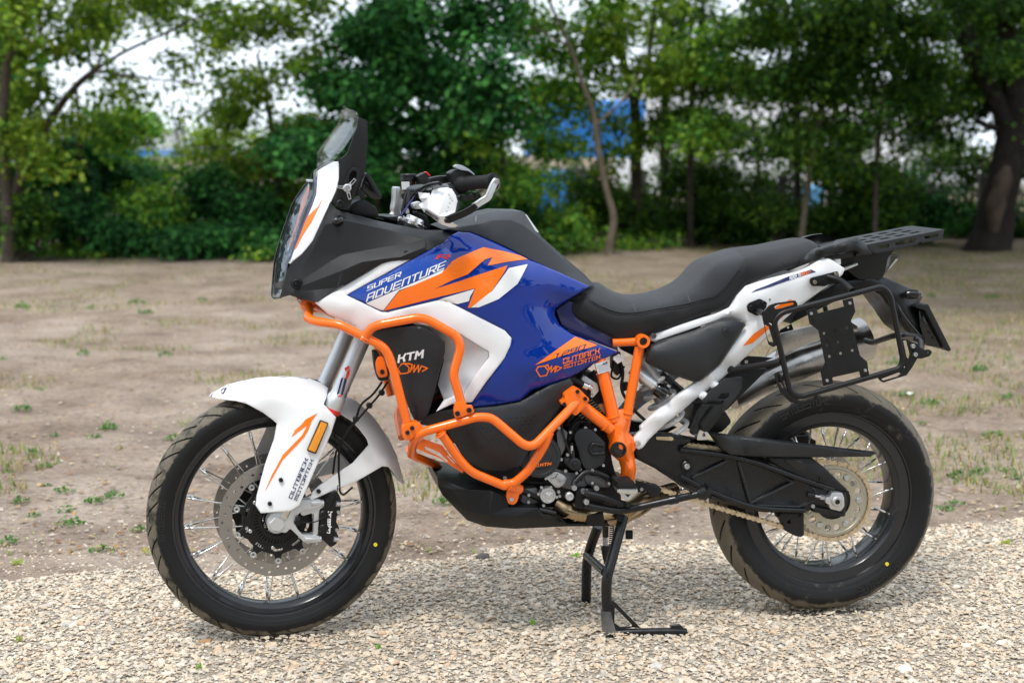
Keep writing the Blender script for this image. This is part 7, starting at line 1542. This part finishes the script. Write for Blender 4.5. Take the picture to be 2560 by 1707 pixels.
# axle block
ab = prism('axle_block', zp(7, [(952, 740), (985, 730), (990, 705), (1060, 708), (1074, 740), (1076, 800), (1050, 832), (980, 815), (975, 790), (950, 775)]), [], .142, .110, m_alu, B, None, .003, rnd=4)
ac = B.P(*zp(7, [(1022, 765)])[0], .142); lathe('axle_nut', [(.0075, .0), (.0075, .009), (.0125, .009), (.0150, .006), (.0155, 0)], ac, (0, -1, 0), m_zinc, B, ab, 12); cyl('axle_bore', ac, (0, -1, 0), .0078, .003, m_blkG, B, ab)
tube('chain_adjuster', z7([(835, 722, .128), (950, 742, .13)]), .0042, m_zinc); tube('adjuster_nut', z7([(912, 738, .13), (940, 742, .13)]), .0078, m_zinc, seg=6); tube('adjuster_nut', z7([(830, 720, .128), (880, 728, .128)]), .007, m_blkM, seg=10)
prism('axle_fork_end', zp(7, [(870, 800), (1000, 822), (1075, 850), (1070, 866), (980, 858), (870, 835)]), [], .13, .10, m_blkM, B, None, .002); bolt(zp(7, [(868, 797)]), .135, m_zinc, 5)
# rear sprocket
spc = Vector((RC.x, 0, RC.z)); hl = [ring_pts(spc, .052, 48)]
for i in range(18):
    a = i/18*6.2832
    if i % 3 != 0: hl.append(hole_at(spc, .077, a, .0095, 12))
op = []
for i in range(42*6):
    a = i/(42*6)*6.2832; op.append((spc.x+(.1055+.0032*math.cos(42*a))*math.cos(a), spc.z+(.1055+.0032*math.cos(42*a))*math.sin(a)))
spk = prism('sprocket', op, hl, .092, .086, m_spr, B, rw_, .0008, local=True)
for i in range(0, 18, 3):
    a = i/18*6.2832; cyl('sprocket_bolt', Vector((spc.x+.077*math.cos(a), -.092, spc.z+.077*math.sin(a))), (0, -1, 0), .0095, .004, m_zinc, B, rw_, .0015, 20)
lathe('sprocket_rim', [(.0915, .0), (.0935, .0015), (.0935, 0)], spc+Vector((0, -.092, 0)), (0, -1, 0), m_spr, B, rw_, 60); cyl('sprocket_carrier', spc+Vector((0, -.06, 0)), (0, -1, 0), .056, .026, m_blkM, B, rw_, .004, 40)
# chain
fs = EC(715, 768, .088); fs = Vector((fs.x, 0, fs.z)); r1 = .044; r2 = .1095; d = spc-fs; D = math.hypot(d.x, d.z); th = math.atan2(d.z, d.x); al_ = math.asin((r2-r1)/D); path = []
def P2(c, r, a): return Vector((c.x+r*math.cos(a), 0, c.z+r*math.sin(a)))
ta = th+math.pi/2+al_; tb = th-math.pi/2-al_
for i in range(60): path.append(P2(spc, r2, ta-(ta-tb)*i/59))
for i in range(20): path.append(P2(spc, r2, tb).lerp(P2(fs, r1, tb), (i+1)/21)-Vector((0, 0, .006*math.sin((i+1)/21*math.pi))))
for i in range(30): path.append(P2(fs, r1, tb-(2*math.pi-(ta-tb))*i/29))
path.append(path[0]); seg_ = [0]
for a, b in zip(path, path[1:]): seg_.append(seg_[-1]+(b-a).length)
TL = seg_[-1]; NL = int(round(TL/.0159)); NL += NL % 2; pit = TL/NL
def onpath(s):
    s %= TL; i = np.searchsorted(seg_, s)-1; i = max(0, min(i, len(path)-2)); t = (s-seg_[i])/max(1e-9, seg_[i+1]-seg_[i]); return path[i].lerp(path[i+1], t)
def link_mesh(yn, th_, big):
    n = 8; r_ = .0072 if big else .0066; o_ = []
    for i in range(n+1): a = math.pi/2+math.pi*i/n; o_.append((-.00795+r_*math.cos(a), r_*math.sin(a)))
    o_.append((0, -r_*.62))
    for i in range(n+1): a = -math.pi/2+math.pi*i/n; o_.append((.00795+r_*math.cos(a), r_*math.sin(a)))
    o_.append((0, r_*.62)); bm = bmesh.new()
    for y0 in (yn, -yn):
        A_ = [bm.verts.new((x, y0-th_/2, z)) for x, z in o_]; Bq_ = [bm.verts.new((x, y0+th_/2, z)) for x, z in o_]; bm.faces.new(A_); bm.faces.new(Bq_[::-1])
        for i in range(len(o_)): bm.faces.new((A_[i], A_[(i+1) % len(o_)], Bq_[(i+1) % len(o_)], Bq_[i]))
    for sx in (-.00795, .00795):
        yo = yn+th_/2+.0008; rr_ = .0027 if big else .0045
        A_ = [bm.verts.new((sx+rr_*math.cos(k/8*6.2832), -yo, rr_*math.sin(k/8*6.2832))) for k in range(8)]; Bq_ = [bm.verts.new((v.co.x, yo, v.co.z)) for v in A_]; bm.faces.new(A_); bm.faces.new(Bq_[::-1])
        for i in range(8): bm.faces.new((A_[i], A_[(i+1) % 8], Bq_[(i+1) % 8], Bq_[i]))
    bmesh.ops.recalc_face_normals(bm, faces=bm.faces); shade(bm, 30); me = bpy.data.meshes.new('link'); bm.to_mesh(me); bm.free(); me.materials.append(m_chain); return me
lm = [link_mesh(.0085, .002, True), link_mesh(.0062, .002, False)]; ch = None
for i in range(NL):
    a = onpath(i*pit); b = onpath((i+1)*pit); m_ = (a+b)/2; o = bpy.data.objects.new('link' if ch else 'drive_chain', lm[i % 2]); link(o, ch or bike)
    rot = -math.atan2((b-a).z, (b-a).x)
    if ch is None: ch = bpy.data.objects.new('drive_chain', None); bpy.data.objects.remove(o); link(ch, bike); o = bpy.data.objects.new('link', lm[0]); link(o, ch)
    o.location = (m_.x, -.088, m_.z); o.rotation_euler = (0, rot, 0)
cyl('sprocket', fs+Vector((0, -.092, 0)), (0, 1, 0), .040, .007, m_spr, B, None, .001, 34)
prism('chain_guide', zp(7, [(640, 845), (810, 838), (812, 985), (795, 1000), (755, 992), (690, 960), (672, 900), (645, 875)]), [zp(7, [(700, 900), (720, 885), (720, 915)])], .108, .070, m_blk, B, None, .003, rnd=4); bolt(zp(7, [(657, 862), (796, 860)]), .112, m_bbolt, 4.5)
prism('chain_slider', zp(5, [(1010, 985), (1180, 1030), (1205, 1050), (1185, 1115), (1120, 1105), (1100, 1065), (1030, 1080)]), [], .10, .07, m_blk, B, None, .003); bolt(zp(5, [(1056, 1052)]), .105, m_alu, 4.5)
prism('chain_window', zp(5, roundc([(1160, 672), (1280, 672), (1292, 690), (1280, 702), (1165, 694)], 10)), [], .128, .124, m_chain, B, None, .001)
# lower frame bracket, side stand folded back, footpegs
prism('stand_bracket', zp(5, [(580, 1070), (620, 1045), (760, 1060), (800, 1090), (780, 1180), (640, 1200), (570, 1190)]), [], .165, .12, m_blk2, B, None, .004, rnd=6); bolt(zp(5, [(634, 1068), (729, 1045)]), .17, m_zinc, 7); 
tube('side_stand', z5([(640, 1165, .178), (760, 1190, .182), (900, 1210, .19), (980, 1195, .195), (1480, 1085, .22)]), .0105, m_blkM, fil=.06, seg=16, label='folded side stand'); lathe('stand_foot', [(0, 0), (.014, 0), (.016, .006), (.022, .016), (.020, .022), (0, .022)], B.P(*zp(5, [(1460, 1090)])[0], .22), (1, 0, .25), m_blkM, B, None, 20); bolt(zp(5, [(655, 1144)]), .19, m_zinc, 7.5)
prism('stand_foot_plate', zp(5, [(1535, 1055), (1550, 1030), (1568, 1060), (1558, 1100), (1530, 1125), (1510, 1110)]), [], .245, .20, m_blkM, B, None, .002)
tube('stand_loop', z5([(1300, 1125, .215), (1325, 1060, .23), (1370, 1045, .235), (1410, 1060, .23), (1425, 1100, .215)]), .003, m_blkG, fil=.03, seg=8); tube('stand_sleeve', z5([(1255, 1135, .207), (1320, 1122, .212)]), .0125, m_blkM)
tube('shift_lever', z5([(640, 1078, .185), (760, 1105, .195), (900, 1150, .20), (935, 1160, .20)]), .0085, m_blkM, fil=.04); tube('shift_toe', z5([(925, 1155, .195), (960, 1165, .225)]), .007, m_rub)
fpg = prism('foot_peg', zp(5, [(890, 1020), (905, 1000), (990, 1000), (1025, 1040), (1010, 1090), (975, 1130), (950, 1135), (900, 1090), (885, 1060)]), [zp(5, [(925, 1075), (985, 1075), (958, 1110)])], .235, .175, m_alu, B, None, .003, rnd=4)
tz = []
for i in range(11): tz += [(880+i*14, 1048), (887+i*14, 1062)]
prism('peg_teeth', zp(5, tz+[(1028, 1048), (1028, 1078), (960, 1090), (880, 1075)]), [], .242, .236, m_steel, B, fpg, .0006); prism('peg_rubber', zp(5, [(880, 1000), (1000, 994), (1028, 1036), (1020, 1050), (885, 1052)]), [], .239, .17, m_rub, B, fpg, .004)
prism('peg_hanger', zp(5, [(850, 960), (930, 990), (1000, 1010), (990, 1080), (900, 1060), (840, 1040)]), [], .165, .13, m_blk2, B, None, .003)
# centre stand: two legs, cross tube, foot and brace
def Z9(p): return [(*zp(9, [a[:2]])[0], a[2]) for a in p]
ground_l = G(*zp(9, [(1630, 1000)])[0])
yl = -(B.loc(ground_l).y)
yf = -(B.loc(G(*zp(9, [(1478, 790)])[0])).y)
cs = tube('centre_stand', Z9([(1722, 235, .09), (1650, 500, .13), (1610, 640, .15), (1610, 800, yl), (1630, 1000, yl)]), .0145, m_blkM, fil=.06, seg=18, label='centre stand holding the rear of the motorcycle')
tube('stand_leg', Z9([(1555, 300, -.09), (1482, 500, -.13), (1477, 790, yf)]), .0145, m_blkM, parent=cs, fil=.05, seg=16)
tube('stand_cross_tube', Z9([(1480, 490, -.12), (1600, 600, .14)]), .012, m_blkM, parent=cs); tube('stand_foot_bar', Z9([(1640, 1000, yl), (1780, 990, yl+.01), (2070, 985, yl+.03), (2130, 990, yl+.03)]), .0105, m_blkM, parent=cs, seg=14)
prism('stand_foot_tip', zp(9, [(2035, 950), (2095, 945), (2152, 1000), (2135, 1005), (2040, 1000)]), [], yl+.035, yl+.02, m_blkM, B, cs, .002); prism('stand_gusset', zp(9, [(1640, 785), (1660, 790), (1835, 965), (1780, 960), (1775, 940), (1665, 830), (1662, 930), (1700, 958), (1780, 955), (1840, 965), (1835, 985), (1640, 985)]), [], yl+.005, yl-.001, m_blkM, B, cs, .001)
prism('stand_shoe', zp(9, [(1590, 860), (1640, 860), (1665, 960), (1680, 1010), (1600, 1015)]), [], yl+.017, yl-.02, mat('dusty_black_metal', (.05, .05, .052), .6, dirt=.6, dcol=(.40, .37, .33)), B, cs, .006, rnd=5)
for y0, y1, r_ in ((270, 370, .009), ): tube('stand_spring', Z9([(1604, y0, .02), (1604, y1, .02)]), r_, m_blkM)
coil('stand_spring', B.P(*zp(9, [(1600, 370)])[0], .02), B.P(*zp(9, [(1603, 430)])[0], .02), .006, .0016, 7, m_alu); prism('spring_hook', zp(9, [(1578, 435), (1640, 428), (1635, 470), (1610, 520), (1600, 545), (1590, 500)]), [], .03, .015, m_blkM, B, None, .001)
coil('stand_spring', B.P(*zp(9, [(1648, 270)])[0], .0), B.P(*zp(9, [(1640, 430)])[0], .0), .006, .0016, 12, m_blkM); cyl('stand_bumper', B.P(*zp(9, [(1735, 355)])[0], .05), (1, -.2, 0), .013, .02, m_rub, B)
tube('stand_pivot', Z9([(1700, 240, .12), (1735, 262, -.12)]), .012, m_blkM)
# passenger footrest carrier
PC = [(800, 1000, .15), (960, 985, .15), (950, 1080, .155), (880, 1190, .16), (775, 1310, .165), (730, 1290, .165), (790, 1200, .165), (700, 1200, .165), (590, 1215, .165), (600, 1180, .16), (680, 1090, .155)]
prism('passenger_peg_carrier', [(*zp('a', [a[:2]])[0],) for a in PC], [zp('a', [(720, 1180), (760, 1130), (835, 1128), (830, 1165), (790, 1190)])], .17, .15, m_grey, B, None, .003)
prism('passenger_peg_arm', zp('a', [(600, 1235), (780, 1235), (760, 1300), (700, 1250), (640, 1290), (560, 1440), (570, 1470), (540, 1500), (500, 1530), (480, 1500), (520, 1400), (560, 1300)]), [], .185, .16, m_blkM, B, None, .004, rnd=5)
prism('passenger_peg', zp('a', [(700, 1260), (740, 1240), (775, 1270), (780, 1320), (650, 1490), (600, 1500), (575, 1460), (580, 1420)]), [], .205, .175, m_rub, B, None, .006, rnd=8, label='folded passenger foot peg')
prism('peg_hinge', zp('a', [(560, 1470), (600, 1470), (640, 1500), (640, 1560), (590, 1568), (530, 1568), (540, 1500)]), [zp('a', [(580, 1505), (605, 1500), (610, 1530), (585, 1535)])], .19, .165, m_steel, B, None, .003, rnd=4)
tube('brake_line', Za([(590, 1130, .14), (700, 1040, .14), (860, 980, .13), (1000, 960, .12)]), .004, m_rub, seg=8, fil=.03)
cyl('rear_caliper', B.P(*zp(7, [(800, 370)])[0], -.10), (0, 1, 0), .032, .03, m_blk2, B, None, .008, 12)
prism('caliper_mount', zp(7, [(700, 345), (830, 335), (890, 370), (890, 400), (720, 395)]), [], -.085, -.13, m_blk2, B, None, .004)

# more of the engine: castings, fins, loom, fixings
m_cast = mat('dark_cast_metal', (.16, .16, .165), .45, metal=.7, bump=.6, bscale=500, rvar=.1)
prism('crankcase_rib', zp(5, [(440, 640), (470, 600), (520, 640), (500, 760), (470, 820), (450, 760)]), [], .150, .10, m_cast, B, None, .003, rnd=4)
prism('crankcase', zp(5, [(430, 900), (520, 930), (620, 940), (700, 1000), (640, 1040), (560, 1060), (480, 1040), (440, 980)]), [], .140, .08, m_cast, B, None, .004, rnd=6)
prism('crankcase', zp(5, [(200, 1050), (300, 1040), (310, 1150), (240, 1170), (180, 1150)]), [], .145, .08, m_cast, B, None, .004, rnd=6)
prism('gear_cover', zp(5, [(640, 940), (760, 960), (830, 1000), (830, 1040), (700, 1040), (650, 1000)]), [], .148, .1, m_cast, B, None, .003, rnd=5)
for i in range(6): prism('cooling_fin', zp(5, [(560+i*14, 470+i*16), (700+i*14, 400+i*16), (703+i*14, 407+i*16), (563+i*14, 477+i*16)]), [], .140, .12, m_cast, B, None, 0)
for x, y in ((428, 905), (362, 975), (474, 1010), (398, 1040), (330, 1040), (500, 700), (540, 640), (720, 620), (780, 880), (700, 915), (585, 935), (700, 1008), (820, 1012), (620, 985), (660, 1060)): bolt(zp(5, [(x, y)]), .166, m_alu if (x+y) % 3 else m_bbolt, 3.6)
def bead(p0, p1, r, f=B):
    a = B.P(*p0); b_ = B.P(*p1); ax = (b_-a).normalized(); u = ax.orthogonal().normalized(); w2 = ax.cross(u)
    tube('weld_bead', [a+(u*math.cos(k/20*6.2832)+w2*math.sin(k/20*6.2832))*r*(1+.04*math.sin(k*2.1)) for k in range(20)], .0026, m_oraP, local=True, seg=6, fil=.0, closed=True)
bead(z5([(765, 170+0, .151)])[0] if False else z5([(852, 525, .157)])[0], z5([(862, 560, .158)])[0], .0175); bead(z5([(955, 500, .155)])[0], z5([(948, 540, .155)])[0], .0145); bead(z5([(795, 585, .16)])[0], z5([(840, 620, .16)])[0], .0172)
bead(z3([(560, 372, .229)])[0], z3([(592, 312, .24)])[0], .0132); bead(z3([(1050, 1005, .256)])[0], z3([(1110, 1090, .248)])[0], .0132)
